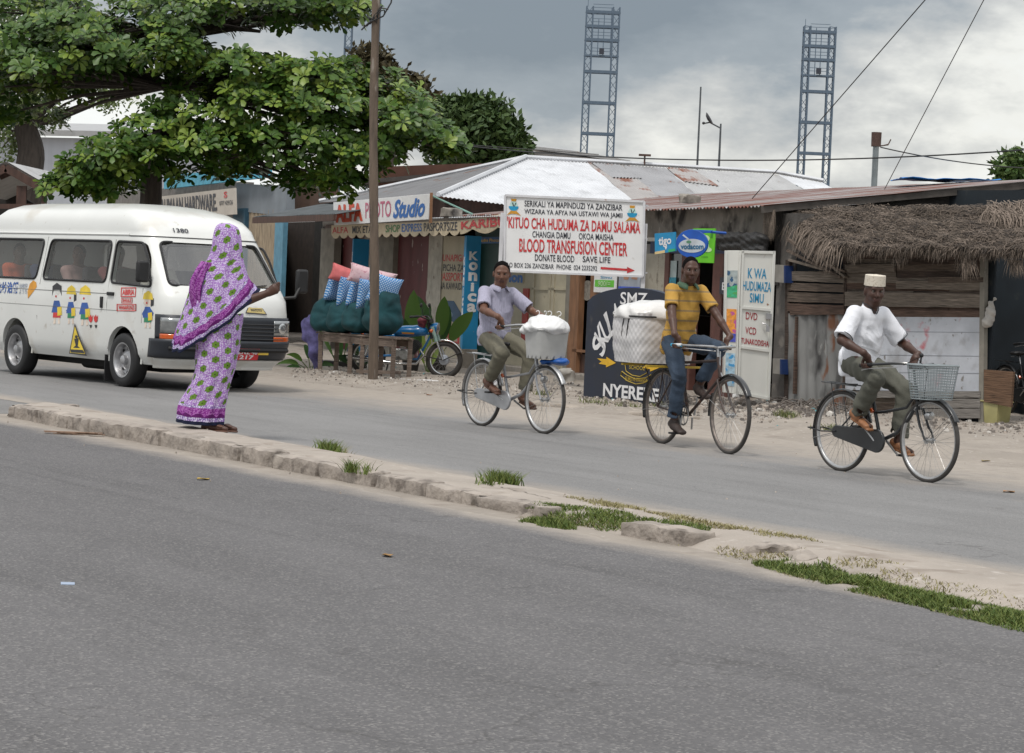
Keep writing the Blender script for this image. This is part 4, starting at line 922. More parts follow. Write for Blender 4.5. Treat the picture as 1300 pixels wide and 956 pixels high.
tag(mb.build('shop_goods',[M('teal_cloth',(.02,.25,.33),.7,var=.4,vs=20),M('stripe_pale',(.35,.34,.32),.7),M('dusty_pale',(.22,.2,.17),.8,var=.4,vs=20)],loc=q[3]),'striped and teal cloth hanging in the brown framed shop window','cloth')
ps=empty('poster',Tp(768,.1),'white and green advertising poster beside the brown framed window','poster'); WOFF[ps.name]=ps.location.copy()
q=rectq(755,336,782,372,.1); mb=MB(); mb.prism(q,nT*-.01,0); poly_on(mb,q,[(.05,.55),(.9,.55),(.9,.8),(.05,.8)],1,.003,.002); text(mb,'900/=',q,(.2,.58,.75,.77),2,.008); text(mb,'Simu',q,(.3,.4,.8,.5),3,.005); mb.build('sheet',[m_white,M('lime_green',(.12,.5,.03),.5),M('pale_letters',(.5,.7,.4),.5),TEAL],ps)
q=rectq(786,346,812,372,.1); mb=MB(); mb.prism(q,nT*-.01,0); poly_on(mb,q,[(0,.7),(1,.7),(1,.85),(0,.85)],1,.003,.002); poly_on(mb,q,[(.2,.1),(.5,.1),(.45,.35),(.25,.35)],2,.003,.002); poly_on(mb,q,[(.6,.1),(.9,.15),(.85,.35),(.6,.3)],2,.003,.002)
tag(mb.build('poster',[M('grey_blue_paper',(.3,.33,.38),.5),M('royal_blue',(.03,.08,.5),.5),M('tan_print',(.4,.2,.12),.5)],loc=q[3]),'grey and royal blue poster right of the white and green one','poster')
# step / pavement
mb=MB(); a=Tp(556,.25); b=Tp(760,.25); 
for p in (a,b): p.z=0
mb.prism([a,b,b+UP*.14,a+UP*.14],nT*-.5); mb.build('step',m_conc,st_,bevel=.015)
# ALFA sign
q=TQ([(423,257),(545,246),(544,278.5),(424,286)],1.0); n=qn(q); sg=empty('shop_sign',(q[3]+q[2])/2,'white signboard with red, pink and blue studio lettering above the scalloped fascia','sign')
mb=MB(); mb.prism(q,n*-.03); mb.build('board',m_white,sg,bevel=.004)
mb=MB(); q_in=q
text(mb,'ALFA',q,(.03,.14,.33,.9),0,.006,bold=.03); text(mb,'PHOTO',q,(.36,.13,.63,.8),1,.006,bold=.01); text(mb,'Studio',q,(.65,.12,.965,.88),2,.006,bold=.035,shear=.35)
text(mb,'ALFA',q,(.022,.12,.322,.88),3,.004,bold=.03)
mb.build('lettering',[M('orange_red',(.62,.09,.04),.5,var=.25,vs=40),M('pink_lettering',(.5,.12,.2),.5),BLU,M('shadow_letter',(.45,.02,.03),.5)],sg)
mb=MB(); a=q[1]-nT*.02; mb.tube([a-UP*.02,onplane(600,272,W1+nT*.3,nT)],.018,6); mb.build('strut',M('pale_green_strut',(.2,.35,.3),.6),sg)
mb=MB(); mb.bar(q[1]-n*.04+UP*.02,q[2]-n*.04-UP*.06,.05,.05); mb.build('post',m_bwood,sg)
c=onplane(573,272,W1+nT*.8,nT); mb=MB(); rough_block(mb,c-UP*.04,.28,.3,.14,(8,5,4),.02,.9); tag(mb.build('roof_block',m_conc,loc=c),'rough concrete block resting on the white awning beside the studio sign','block')
# ================================================================== hardware store, far left
hw=empty('hardware_store',(Tp(290,0).x,Tp(290,0).y,0),'hardware store front half hidden behind the tree and the van','shop building')
mb=MB(); vwall(mb,Tp(130,-.1),Tp(300,-.1),0,3.6,nT*-.3,0); mb.build('wall',M('dim_wall',(.16,.15,.14),.9,var=.2),hw)
mb=MB(); q=TQ([(300,233),(363,236),(363,274),(300,268)],.02); mb.prism(q,nT*-.2); mb.build('parapet',M('blue_grey_wall',(.2,.225,.25),.8,var=.15,vs=2),hw)
mb=MB(); q=rectq(304,268,349,350,.0); q[2].z=q[3].z=0; 
def fnr(u,v): return bil(q,u,v)+nT*(.015*math.sin(u*160)+.01*math.sin(u*57))
mb.grid(fnr,160,2); mb.build('reed_wall',M('reed_screen',(.3,.24,.17),.9,var=.3,vs=10,stretch=(3,3,.4),st=((.16,.12,.09)),ss=5,sth=.6),hw)
panel('post',296,265,303,470,.1,M('blue_post',(.03,.09,.14),.6),hw,.2); panel('post',349.5,276,353,460,.12,M('light_blue_post',(.1,.25,.35),.6),hw,.1)
hs=TQ([(199,250),(298,238.5),(299,272),(232,265)],.35); hs[3]=hs[0]+(hs[2]-hs[1]); 
sg2=empty('shop_sign',(hs[3]+hs[2])/2,'long cream hardware sign with dark lettering under the tree','sign')
mb=MB(); mb.prism(hs,qn(hs)*-.04); mb.build('board',M('cream_signboard',(.52,.47,.41),.6,var=.06,vs=3),sg2)
mb=MB(); text(mb,'RAHMAAN HARDWARE.',hs,(.02,.13,.79,.82),0,.01,bold=.03); text(mb,'S',hs,(.875,.1,.915,.34),1,.01,bold=.03); text(mb,'0777 429126',hs,(.82,.45,.975,.62),0,.01)
mb.build('lettering',[BLK,RED],sg2)
mb=MB(); q=TQ([(208,222),(340,213),(340,225),(208,240)],.2); mb.prism(q,nT*-.1); mb.build('header_strip',M('aqua_paint',(.05,.35,.5),.5),hw)
# dark shop with awning between
ds=empty('dark_shop',(Tp(380,0).x,Tp(380,0).y,0),'unlit open shop front under a sagging dark tin awning','shop building')
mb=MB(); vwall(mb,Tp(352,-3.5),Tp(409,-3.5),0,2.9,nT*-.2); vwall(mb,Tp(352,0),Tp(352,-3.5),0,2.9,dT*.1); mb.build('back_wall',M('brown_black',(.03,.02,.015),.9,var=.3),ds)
a=onplane(322,276,W1+nT*1.5,nT); b=onplane(425,273,W1+nT*1.5,nT); b.z=a.z; c=b-nT*2.0+UP*.45; d=a-nT*2.0+UP*.45
mb=MB(); corr(mb,[a,b,c,d],nT-UP*.2,pitch=.1,amp=.015,wavy=.04); mb.build('awning',M('dark_tin',(.07,.08,.085),.6,.2,var=.3,vs=3),ds)
mb=MB(); mb.bar(a-UP*.06,b-UP*.06,.05,.12); mb.build('awning_beam',m_dwood,ds)
mb=MB(); a=Tp(352,-.5); b=Tp(412,-.5); vwall(mb,a,b,2.75,3.6,nT*-.2); mb.build('upper_wall',M('brown_upper',(.08,.045,.03),.9,var=.3,vs=2),ds)
# brown long wall seen above the white roof between tree and pole
bw=empty('brown_building',at(560,330,62),'long brown building with an overhanging eave behind the hip roof','building'); 
a=at(470,226,58);b=at(610,232,62); mb=MB(); mb.prism([V((a.x,a.y,0)),V((b.x,b.y,0)),V((b.x,b.y,at(610,207,62).z)),V((a.x,a.y,at(470,212,58).z))],V((0,6,0))); mb.build('wall',M('red_brown_wall',(.13,.055,.035),.9,var=.2,vs=2),bw)
a=at(455,207,57);b=at(640,200,61); mb=MB(); mb.prism([a-UP*.5,b-UP*.35,b-UP*.25,a-UP*.4],V((0,5,.1))); mb.build('roof',M('dark_eave',(.07,.06,.055),.8,var=.2),bw)
# grey hall roof behind at left and ridge far centre
gh=empty('grey_hall',at(90,340,85),'large pale grey metal hall behind the trees','building')
a=at(-60,250,80);b=at(240,262,85); mb=MB(); ztl=at(-60,172,80).z; mb.prism([V((a.x,a.y,0)),V((b.x,b.y,0)),V((b.x,b.y,at(240,178,85).z)),V((a.x,a.y,ztl))],V((0,14,0))); mb.build('wall',M('pale_grey_cladding',(.42,.44,.48),.6,var=.06,vs=1,stretch=(6,6,.1)),gh)
a=at(-60,170,79.6);b=at(240,176,84.6); mb=MB(); mb.prism([a,b,b+UP*.2,a+UP*.2],V((0,15,1.2))); mb.build('roof',m_tg2,gh)
fr2=empty('far_roof',at(720,330,110),'distant pale long roof just above the white ridge','building'); a=at(655,190,105); b=at(790,205,110); mb=MB(); mb.prism([V((a.x,a.y,0)),V((b.x,b.y,0)),b,a],V((0,8,0))); mb.build('wall',m_wall,fr2)
mb=MB(); a=at(652,187,104.5); b=at(730,196,108); c_=at(800,208,110); mb.prism([a,b,c_,c_+V((0,9,-.1)),b+V((0,9,.6)),a+V((0,9,.6))],UP*.15); mb.build('roof',m_tg2,fr2)
# gable shed at left edge
Ys=50; gs=empty('timber_shed',at(30,330,Ys),'open dark timber shed with a grey corrugated gable roof at the left edge','shed')
a=at(8,206,Ys); b=at(64,238,Ys); a2=at(70,207,Ys+7); 
mb=MB(); bb=b+ (b-a)*.04; lft=a+V((-(b-a).x,0,(b-a).z))*1.3; bk_=at(76,207,Ys+5)-a; bk_.z=0; corr(mb,[a,bb,bb+bk_,a+bk_],bb-a,pitch=.13,amp=.02); corr(mb,[a,lft,lft+bk_,a+bk_],lft-a,pitch=.13,amp=.02); mb.build('roof',m_tg2,gs)
mb=MB(); mb.bar(a-UP*.12,bb-UP*.12,.1,.16); mb.bar(a-UP*.12,lft-UP*.12,.1,.16)
for px in (24,30,56): p=at(px,260,Ys+.1); mb.bar(V((p.x,p.y,0)),V((p.x,p.y,3.1)),.1,.1)
mb.bar(at(0,262,Ys),at(64,262,Ys),.08,.1); mb.bar(at(0,225,Ys+.3),at(22,215,Ys+.3),.08,.12); mb.build('frame',m_dwood,gs)
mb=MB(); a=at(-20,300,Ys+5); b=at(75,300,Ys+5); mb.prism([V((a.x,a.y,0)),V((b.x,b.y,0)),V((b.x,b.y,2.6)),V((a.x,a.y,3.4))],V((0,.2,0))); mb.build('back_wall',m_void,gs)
mb=MB(); a=at(-60,262,Ys-1); b=at(40,275,Ys-1); mb.prism([V((a.x,a.y,0)),V((b.x,b.y,0)),V((b.x,b.y,2.0)),V((a.x,a.y,2.2))],V((0,.3,0))); mb.build('low_wall',M('dark_red_wall',(.07,.03,.03),.9,var=.3),gs)
# ================================================================== towers
m_tow=M('tower_steel',(.10,.14,.19),.6,.3,var=.1)
def lattice(mb,c,wd,dp,z0,z1,step,r=.06,br=.025):
    cs=[(c[0]+i*wd/2,c[1]+j*dp/2) for i,j in ((-1,-1),(1,-1),(1,1),(-1,1))]
    for x,y in cs: mb.bar((x,y,z0),(x,y,z1),r*2,r*2)
    z=z0;k_=0
    while z<z1-.01:
        zz=min(z+step,z1)
        for a in range(4):
            p,q=cs[a],cs[(a+1)%4]
            if k_%2: p,q=q,p
            mb.bar((*p,z),(*q,zz),br*2,br*2)
        z=zz;k_+=1
def tower(name,pxc,pytop,pxw,Y,lab,lamp):
    top=at(pxc,pytop,Y); W=pxw*Y/FPX; root=empty(name,(top.x,Y,0),lab,'floodlight tower','tall stadium light towers'); zt=top.z; X=top.x
    mb=MB(); lw=W*.11
    lattice(mb,(X-W/2+lw,Y),lw*1.7,1.0,0,zt,.9,.07); mb.build('mast',m_tow,root)
    mb=MB(); lattice(mb,(X+W/2-lw,Y),lw*1.7,1.0,0,zt,.9,.07); mb.build('mast',m_tow,root)
    px=lambda d: d*Y/FPX
    for d in (7,25,42,62,82,121,160,199):
        if zt-px(d)<1: continue
        mb=MB()
        for yy in (-.5,.5): mb.bar((X-W/2,Y+yy,zt-px(d)),(X+W/2,Y+yy,zt-px(d)),.16,.28 if d!=62 else .16)
        if d<63:
            for xx in np.linspace(-W/2,W/2,7): mb.bar((X+xx,Y-.5,zt-px(d)),(X+xx,Y+.5,zt-px(d)),.08,.08)
            for h in (px(5.5),px(9.5)): mb.bar((X-W*.3,Y-.5,zt-px(d)+h),(X+W*.3,Y-.5,zt-px(d)+h),.05,.05)
        mb.build('cross_beam',m_tow,root)
    mb=MB(); 
    for xx in (-.12,.04,.25): mb.bar((X+xx*W,Y-.5,zt-px(62)),(X+xx*W,Y-.5,zt-px(U(-2,22) if xx!=.04 else 8)),.08,.08)
    mb.build('upright',m_tow,root)
    mb=MB(); mb.box(X-px(3),X+px(3),Y-.8,Y-.4,zt-px(60),zt-px(53)); mb.build('floodlight',M('dark_lamp_box',(.03,.035,.05),.5),root)
    mb=MB(); mb.bar((X-W*.45,Y,zt),(X-W*.45,Y,zt+px(9)),.05,.05); mb.build('rod',m_tow,root)
    root.location=(X,Y,0); return root
t1=tower('floodlight_tower',766,9,43,240,'tall lattice light tower left of the thin antenna poles, above the white roof',1)
t2=tower('floodlight_tower',1041,34,41,250,'tall lattice light tower just left of the stove pipe',1)
t3=tower('floodlight_tower',464,-60,44,250,'lattice light tower partly hidden by the big tree and the wooden pole',1)
# thin masts
def mast(name,px,py0,py1,Y,lab,dish=False):
    p=at(px,py1,Y); q=at(px+ (py1-py0)*.0,py0,Y); root=empty(name,(p.x,Y,0),lab,'antenna')
    mb=MB(); mb.tube([(p.x,Y,0),(p.x,Y,p.z),(p.x,Y,q.z)],[.03,.03,.022],6); mb.build('pole',M('thin_pole_grey',(.08,.09,.1),.6),root)
    if dish:
        z=q.z; mb=MB(); mb.tube([(p.x,Y,z-.1),(p.x-.25,Y,z+.02),(p.x-.4,Y-.1,z-.02)],.018,5); mb.build('arm',MATS['thin_pole_grey'],root)
        mb=MB(); c=V((p.x-.28,Y-.05,z+.1)); mb.lathe(c,V((.8,-.2,.5)),[(.001,-.04),(.09,-.025),(.15,.02)],16); mb.sphere((p.x-.4,Y-.1,z-.01),.03,8,6); mb.build('dish',M('dish_dark',(.04,.04,.045),.5),root,solid=.008)
mast('antenna_mast',885,110,214,60,'tall thin bare antenna pole behind the white roof')
mast('antenna_mast',912.5,157,214,55,'shorter thin pole carrying a small dark dish behind the white roof',True)
# ================================================================== utility pole and wires
m_pole=M('weathered_pole_wood',(.13,.098,.074),.9,var=.3,vs=6,stretch=(2,2,.35),bump=.5,bs=25,st=[((.09,.07,.055),5,.58,.12),((.33,.29,.25),4,.64,.1)])
pp=gnd(473.3,485.5); up=empty('utility_pole',pp,'weathered round wooden utility pole standing in front of the cushions','utility pole')
mb=MB(); pts=[];rs=[]
for i in range(30):
    z=8.2*i/29; pts.append((pp.x+.015*math.sin(z*1.3)-.034*z,pp.y,z-.02)); rs.append(.070-.02*z/8+.004*math.sin(z*5))
mb.tube(pts,rs,14); mb.build('shaft',m_pole,up)
mb=MB(); c=setz(pp,476,30)+V((-.16,0,0)); 
for k_ in range(3): mb.tube([c+V((-.13+.05*math.sin(k_*2+t*1.1),-.05,.0+.08*math.cos(t*1.3+k_)))+V((t*.05,0,t*.035)) for t in range(6)],.011,5)
mb.tube([c+V((-.2,-.03,-.1)),c+V((-.1,-.07,0)),c+V((.1,-.08,.1)),c+V((.2,-.02,.3)),c+V((.24,.3,.9))],.012,5)
mb.build('cable_loop',M('black_cable',(.012,.012,.012),.5),up)
mb=MB(); c=setz(pp,474.5,345); mb.lathe(V((pp.x-.034*c.z+.012,pp.y,c.z)),(0,0,1),[(.0715,-.14),(.0705,.14)],14,arc=(4.2,6.2)); mb.build('paper_notice',M('torn_paper',(.34,.37,.39),.7,var=.4,vs=20,st=((.15,.13,.11)),ss=12,sth=.55),up)
def wire(lab,pts,r=.007,name='wire',sag=0):
    P=[at(*p) for p in pts]; out=[]
    n=24
    if len(P)==2:
        for i in range(n+1): t=i/n; out.append(P[0].lerp(P[1],t)-UP*sag*4*t*(1-t))
    else: out=P
    mb=MB(); mb.tube(out,r,5); tag(mb.build(name,MATS['black_cable'],loc=P[0]),lab,'wire')
wire('thick black cable running level above the white roof across the sky',[(540,179,48),(1345,187,36)],.012,sag=.28)
wire('thin dark wire rising steeply from the rusty roof to the upper picture edge, left one',[(955,252,35),(1190,-18,28)],.007)
wire('thin dark wire rising steeply beside the stove pipe, right one',[(1122,242,35.5),(1262,-25,29)],.006)
wire('short slack wire from the stove pipe towards the right edge',[(1118,187,34.6),(1345,214,38)],.009,sag=.08)
wire('thin wire passing behind the tree crown and the far roof',[(555,181,60),(760,196,70)],.01)
# ================================================================== signs
# blood transfusion board
Yb=33.4
bs=empty('direction_sign',V((.9,33.5,0)),'large white board on white posts about a blood transfusion centre with a red arrow','sign')
BA=at(641.5,248,Yb+.35); BB=at(818,256,Yb); BC=at(816.5,351,Yb); BD=at(640.5,344,Yb+.35)
bq=[BA,BB,BC,BD]; n=qn(bq)
mb=MB(); mb.prism(bq,n*-.02); mb.build('board',m_white,bs)
mb=MB()
for a,b in ((0,1),(1,2),(2,3),(3,0)): mb.bar(bq[a]+n*.004,bq[b]+n*.004,.03,.035,up=n)
mb.build('board_frame',M('frame_white_worn',(.6,.6,.62),.5,var=.1,vs=6,st=((.3,.15,.1)),ss=8,sth=.7,sw=.05),bs)
mb=MB()
def slab(txt,rect,mi,bold=.03): text(mb,txt,bq,rect,mi,.006,bold)
slab('SERIKALI YA MAPINDUZI YA ZANZIBAR',(.14,.055,.845,.135),0,.012); slab('WIZARA YA AFYA NA USTAWI WA JAMII',(.14,.165,.845,.25),0,.012)
slab("'KITUO CHA HUDUMA ZA DAMU SALAMA",(.015,.275,.975,.43),1,.022); slab('CHANGIA DAMU',(.2,.455,.475,.54),0,.012); slab('OKOA MAISHA',(.535,.455,.785,.54),0,.012)
slab('BLOOD TRANSFUSION CENTER',(.105,.56,.885,.74),1,.022); slab('DONATE BLOOD',(.22,.76,.505,.85),0,.012); slab('SAVE LIFE',(.565,.76,.765,.84),0,.012)
slab('P.O BOX 236 ZANZIBAR  PHONE  024 2235292',(.012,.885,.67,.95),0,.008)
mb.build('lettering',[BLK,RED],bs)
mb=MB(); poly_on(mb,bq,[(.695,.895),(.885,.905),(.885,.88),(.94,.925),(.885,.965),(.885,.935),(.695,.925)],0,.006); mb.build('arrow',RED,bs)
for cx,cy in ((.062,.14),(.915,.16)):
    mb=MB(); poly_on(mb,bq,[(cx-.02,cy-.1),(cx+.02,cy-.1),(cx+.016,cy-.065),(cx-.016,cy-.065)],0,.006); poly_on(mb,bq,ell(cx,cy,.028,.075),3,.005)
    poly_on(mb,bq,ell(cx,cy,.036,.06,16,0,180),1,.007); poly_on(mb,bq,[(cx-.012,cy-.05),(cx-.004,cy-.05),(cx+.003,cy),(cx-.004,cy)],2,.008); poly_on(mb,bq,[(cx+.014,cy-.05),(cx+.02,cy-.05),(cx+.008,cy),(cx+.003,cy)],2,.008)
    poly_on(mb,bq,[(cx-.05,cy+.12),(cx-.02,cy+.06),(cx+.02,cy+.06),(cx+.055,cy+.12),(cx+.02,cy+.1),(cx-.02,cy+.1)],0,.008)
    mb.build('emblem',[M('emblem_gold',(.5,.24,.02),.5),M('emblem_blue',(.01,.25,.45),.5),BLK,M('emblem_pale',(.45,.65,.6),.5)],bs)
for (px,y0,y1,yb_) in ((819.5,284,378,Yb+.05),(638,270,362,Yb+.4)):
    a=at(px,y0,yb_); c=V((a.x,a.y,0)); mb=MB(); mb.bar(V((c.x,c.y,0)),V((c.x,c.y,a.z)),.055,.055); mb.build('post',MATS['frame_white_worn'],bs)
mb=MB(); 
for v in (.05,.5,.95): q=bil(bq,1,v); mb.bar(q-n*.01,q+V((.05,.03,0))-n*.02,.02,.02)
mb.build('hinge',MATS['frame_white_worn'],bs)
# black school sign
Ys_=gnd(740,508).y-.0; 
SL=gnd(740,508); SR=gnd(855,522); 
sdir=(SR-SL).normalized(); sn=V((sdir.y,-sdir.x,0)); 
if sn.dot(CAM-SL)<0: sn=-sn
Sz=setz(SL,739,383).z; L_=alongpx(SL,sdir,862); Wd=(L_-SL).length
ztop_=onplane(800,365,SL,sn).z
ss_=empty('school_sign',(SL+L_)/2,'black arched school signboard with white lettering and yellow arrow standing on the ground','sign')
sq=[SL+UP*ztop_,V((L_.x,L_.y,ztop_)),V((L_.x,L_.y,-.02)),SL-UP*.02]
arch=[(1,1),(0,1)]; vs_=1-(Sz/ztop_)
for i in range(21):
    u=i/20; arch.append((u,vs_*(1-math.sin(math.pi*u)**.55)))
mb=MB(); poly_on(mb,sq,arch,0,0,.09); mb.build('board',NAVY,ss_,bevel=.006)
mb=MB(); text(mb,'SMZ',sq,(.36,.04,.64,.145),0,.006,bold=.012)
R_=.37
for i,ch in enumerate('SKULA'):
    th=math.radians(196+ i*11.5); cx,cy=.5,.62; ru,rv=.36,.42
    u=cx+ru*math.cos(th); v=cy+rv*math.sin(th)
    ph=th+math.pi/2
    if ch==' ': continue
    vs,fs=glyphs(ch,.02); x0=min(a[0] for a in vs);x1=max(a[0] for a in vs);y0=min(a[1] for a in vs);y1=max(a[1] for a in vs); out=[]; asp=ztop_/Wd
    for (x,y) in vs:
        a=((x-x0)/(x1-x0)-.5)*.085*Wd; b=(.5-(y-y0)/(y1-y0))*.15*Wd; tx,ty=-math.sin(th)*ru*Wd,math.cos(th)*rv*ztop_; l=math.hypot(tx,ty); tx/=l;ty/=l
        out.append(bil(sq,u+(a*tx-b*ty)/Wd*1.0,v+(a*ty+b*tx)/ztop_)+qn(sq)*.006)
    mb.add(out,fs,0)
text(mb,'NYERERE',sq,(.22,.82,.8,.93),0,.006,bold=.03); mb.build('lettering',[WHT],ss_)
for x0 in (.14,.60):
    mb=MB(); poly_on(mb,sq,[(x0,.615),(x0+.1,.615),(x0+.1,.595),(x0+.205,.64),(x0+.1,.685),(x0+.1,.665),(x0+.02,.66),(x0+.05,.64)],0,.006); mb.build('arrow',YEL,ss_)
mb=MB(); YR=M('ochre_line',(.38,.27,.03),.5)
def loopline(pts,w=.006,cl=True):
    P_=[bil(sq,u,v)+qn(sq)*.006 for u,v in pts]; mb.tube(P_,w,4,closed=cl)
loopline([(.44,.64),(.5,.625),(.62,.625),(.68,.645),(.665,.70),(.6,.735),(.52,.73),(.455,.70)]); loopline([(.41,.705),(.47,.735),(.56,.76),(.66,.74),(.71,.71),(.72,.74),(.64,.785),(.56,.8),(.47,.78),(.4,.74)])
text(mb,'SCHOOL',sq,(.485,.645,.645,.68),0,.006,bold=.02); text(mb,'ELIMU NI MWANGA',sq,(.45,.745,.68,.78),0,.006,bold=.02); mb.build('crest',YR,ss_)
# phone company signs
tg=[at(831,296.5,31.9),at(857,294.5,31.6),at(857.5,319,31.6),at(831.5,323,31.9)]; n=qn(tg); o_=empty('phone_sign',tg[3],'small square light blue hanging sign with white lettering','sign')
mb=MB(); mb.prism(tg,n*-.02); mb.build('board',M('light_blue_sign',(.02,.27,.52),.4),o_); mb=MB(); text(mb,'tigo',tg,(.2,.2,.82,.72),0,.005,bold=.03); mb.build('lettering',WHT,o_)
mb=MB(); poly_on(mb,tg,[(0,.88),(.5,.86),(.5,1),(0,1)],0,.004); poly_on(mb,tg,[(.68,.86),(1,.85),(1,.98),(.66,.99)],1,.004); poly_on(mb,tg,[(.48,.7),(.62,.7),(.55,.86)],2,.004); mb.build('stripe',[M('tan_stripe',(.65,.5,.25),.5),M('green_stripe',(.05,.4,.15),.5),WHT],o_)
vg=[at(857,290,31.35),at(904,290,31.05),at(904,334,31.05),at(857,334,31.35)]; n=qn(vg); o_=empty('phone_sign',vg[3],'teardrop shaped dark blue hanging sign with a pale oval and phone company lettering','sign')
tear=[]
for i in range(41):
    a=math.radians(i*9-90); u=.47+.43*math.cos(a); v=.42+.40*math.sin(a); tear.append((u,v))
tear=[p for p in tear if not (p[0]>.5 and p[1]<.12)]+[]
tear=ell(.45,.44,.44,.4,30,-75,285); tear=[(.98,.02)]+[(.75,.05)]+ell(.45,.44,.44,.4,30,-40,-270)[::1] if False else ell(.45,.44,.43,.41,36,-20,-300)
mb=MB(); poly_on(mb,vg,ell(.45,.44,.43,.41,36),0,0,.03); poly_on(mb,vg,[(.4,.03),(1.0,.055),(.96,.13),(.7,.14)],0,-.002,.026); mb.build('board',M('royal_sign_blue',(.012,.09,.42),.35),o_,bevel=.004)
mb=MB(); poly_on(mb,vg,ell(.46,.5,.36,.2,30),0,.004,.003); poly_on(mb,vg,[(.2,.2),(.23,.17),(.42,.33),(.38,.35)],0,.004,.003); mb.build('oval',M('sign_pale_grey',(.5,.54,.58),.4),o_)
mb=MB(); text(mb,'vodacom',vg,(.16,.44,.78,.6),0,.009,bold=.03); poly_on(mb,vg,ell(.38,.39,.07,.04),1,.007); mb.build('lettering',[M('dark_teal_letters',(.01,.12,.25),.5),M('olive_mark',(.1,.25,.15),.5)],o_)
mb=MB(); mb.tube([bil(vg,.95,.1)-n*.02,at(921,296,31.3)],.02,6); mb.build('bracket',MATS['royal_sign_blue'],o_)
gq=[at(880,290,31.9),at(908.5,290,31.7),at(906,334,31.7),at(877,333,31.9)]; n=qn(gq); o_=empty('phone_sign',gq[3],'bright green rectangular sign behind the blue teardrop sign','sign')
mb=MB(); mb.prism(gq,n*-.015); mb.build('board',M('bright_green_sign',(.13,.5,.02),.4),o_); mb=MB(); poly_on(mb,gq,ell(.6,.3,.17,.1),0,.004); poly_on(mb,gq,ell(.72,.62,.17,.07),0,.004); poly_on(mb,gq,[(.8,.15),(.9,.15),(.9,.28),(.8,.28)],1,.004); poly_on(mb,gq,[(.55,.36),(.7,.36),(.8,.6),(.7,.6)],0,.004); text(mb,'mobile',gq,(.45,.8,.75,.85),1,.004); mb.build('artwork',[M('pale_lime',(.55,.75,.4),.5),M('dark_green_print',(.05,.25,.02),.5)],o_)
# ================================================================== bench
m_bench=woodm('weathered_bench_wood',(.17,.13,.105),.25)
bA=gnd(406,474.5); bB=gnd(498,484.5); bd=(bB-bA).normalized(); bn=V((bd.y,-bd.x,0)); 
if bn.dot(CAM-bA)<0: bn=-bn
bh=setz(bA,404,421).z; be=empty('table',(bA+bB)/2,'long rough wooden table carrying cushions beside the pole','table'); BL_=(bB-bA).length; bk2=-bn*.30
mb=MB()
for j in range(3):
    a=bA-bd*.12+bn*.03+bk2*(j/3); b=bB+bd*.1+bn*.03+bk2*(j/3); w3=bk2*.32; mb.prism([a+UP*bh,b+UP*(bh+.005*j),b+w3+UP*bh,a+w3+UP*bh],UP*-.025)
mb.build('top',m_bench,be,bevel=.003)
mb=MB(); a=bA-bd*.08; b=bB+bd*.06; mb.bar(a+UP*(bh-.085),b+UP*(bh-.085),.025,.11); mb.build('apron',m_bench,be)
mb=MB(); mb.bar(bA+bk2*.9+UP*(bh-.085),bB+bk2*.9+UP*(bh-.085),.025,.1); mb.build('apron',m_bench,be)
for t,off,x2 in ((0,0,0),(.42,0,0),(.58,.02,.0),(1,0,0),(0,.9,0),(.62,.9,0),(1,.9,0)):
    p=bA+bd*BL_*t+bk2*off; mb=MB(); mb.bar(V((p.x,p.y,-.02)),V((p.x,p.y,bh-.03))+bd*U(-.02,.02),.065,.065); mb.build('leg',m_bench,be,bevel=.004)
mb=MB(); mb.bar(bA+bd*BL_*.52+UP*.1,bA+bd*BL_*1.0+UP*.13+bk2*.4,.03,.05); mb.build('stretcher',m_bench,be)
# cushions
m_teal=M('dark_teal_cloth',(.006,.052,.062),.85,var=.3,vs=6,bump=.3,bs=12); topz=bh
def tpx(px,py,back): # point above table at pixel, 'back' metres behind front edge
    return onplane(px,py,bA+bk2.normalized()*back,bn)
tl=[(421,400,26,24,0),(441,401,25,22,0),(461,401,26,22,0),(486,395,24,30,0)]
GS='dark teal cushions on the wooden table'
for i,(px,py,rx,ry,w0) in enumerate(tl):
    c=tpx(px,py,.15); s_=c.y/FPX; sd=SD(); a=rx*s_; b=ry*s_
    sd.ell(c,(a,.24,b),.05); sd.ell(c-UP*b*.45+V((0,-.02,0)),(a*1.05,.26,b*.55),.08)
    if i==3: sd.ell(c+V((.02,0,.1)),(a*.7,.25,b*.9),.08)
    sd.plane((0,0,topz+.001),(0,0,-1),.03)
    R0=lambda P,c=c,i=i: .006*np.sin(9*np.arctan2(P[:,2]-c.z,P[:,0]-c.x)+i)*np.clip(np.hypot(P[:,0]-c.x,P[:,2]-c.z)*4,0,1)+sinfold(P,.01,14,6,10,i)
    o=sdobj(sd,'cushion',m_teal,cell=.013,disp=R0); tag(o,['plump dark teal cushion at the left end of the table','dark teal cushion second from the left on the table','dark teal cushion just left of the wooden pole','tall dark teal cushion right of the wooden pole'][i],'cushion',GS)
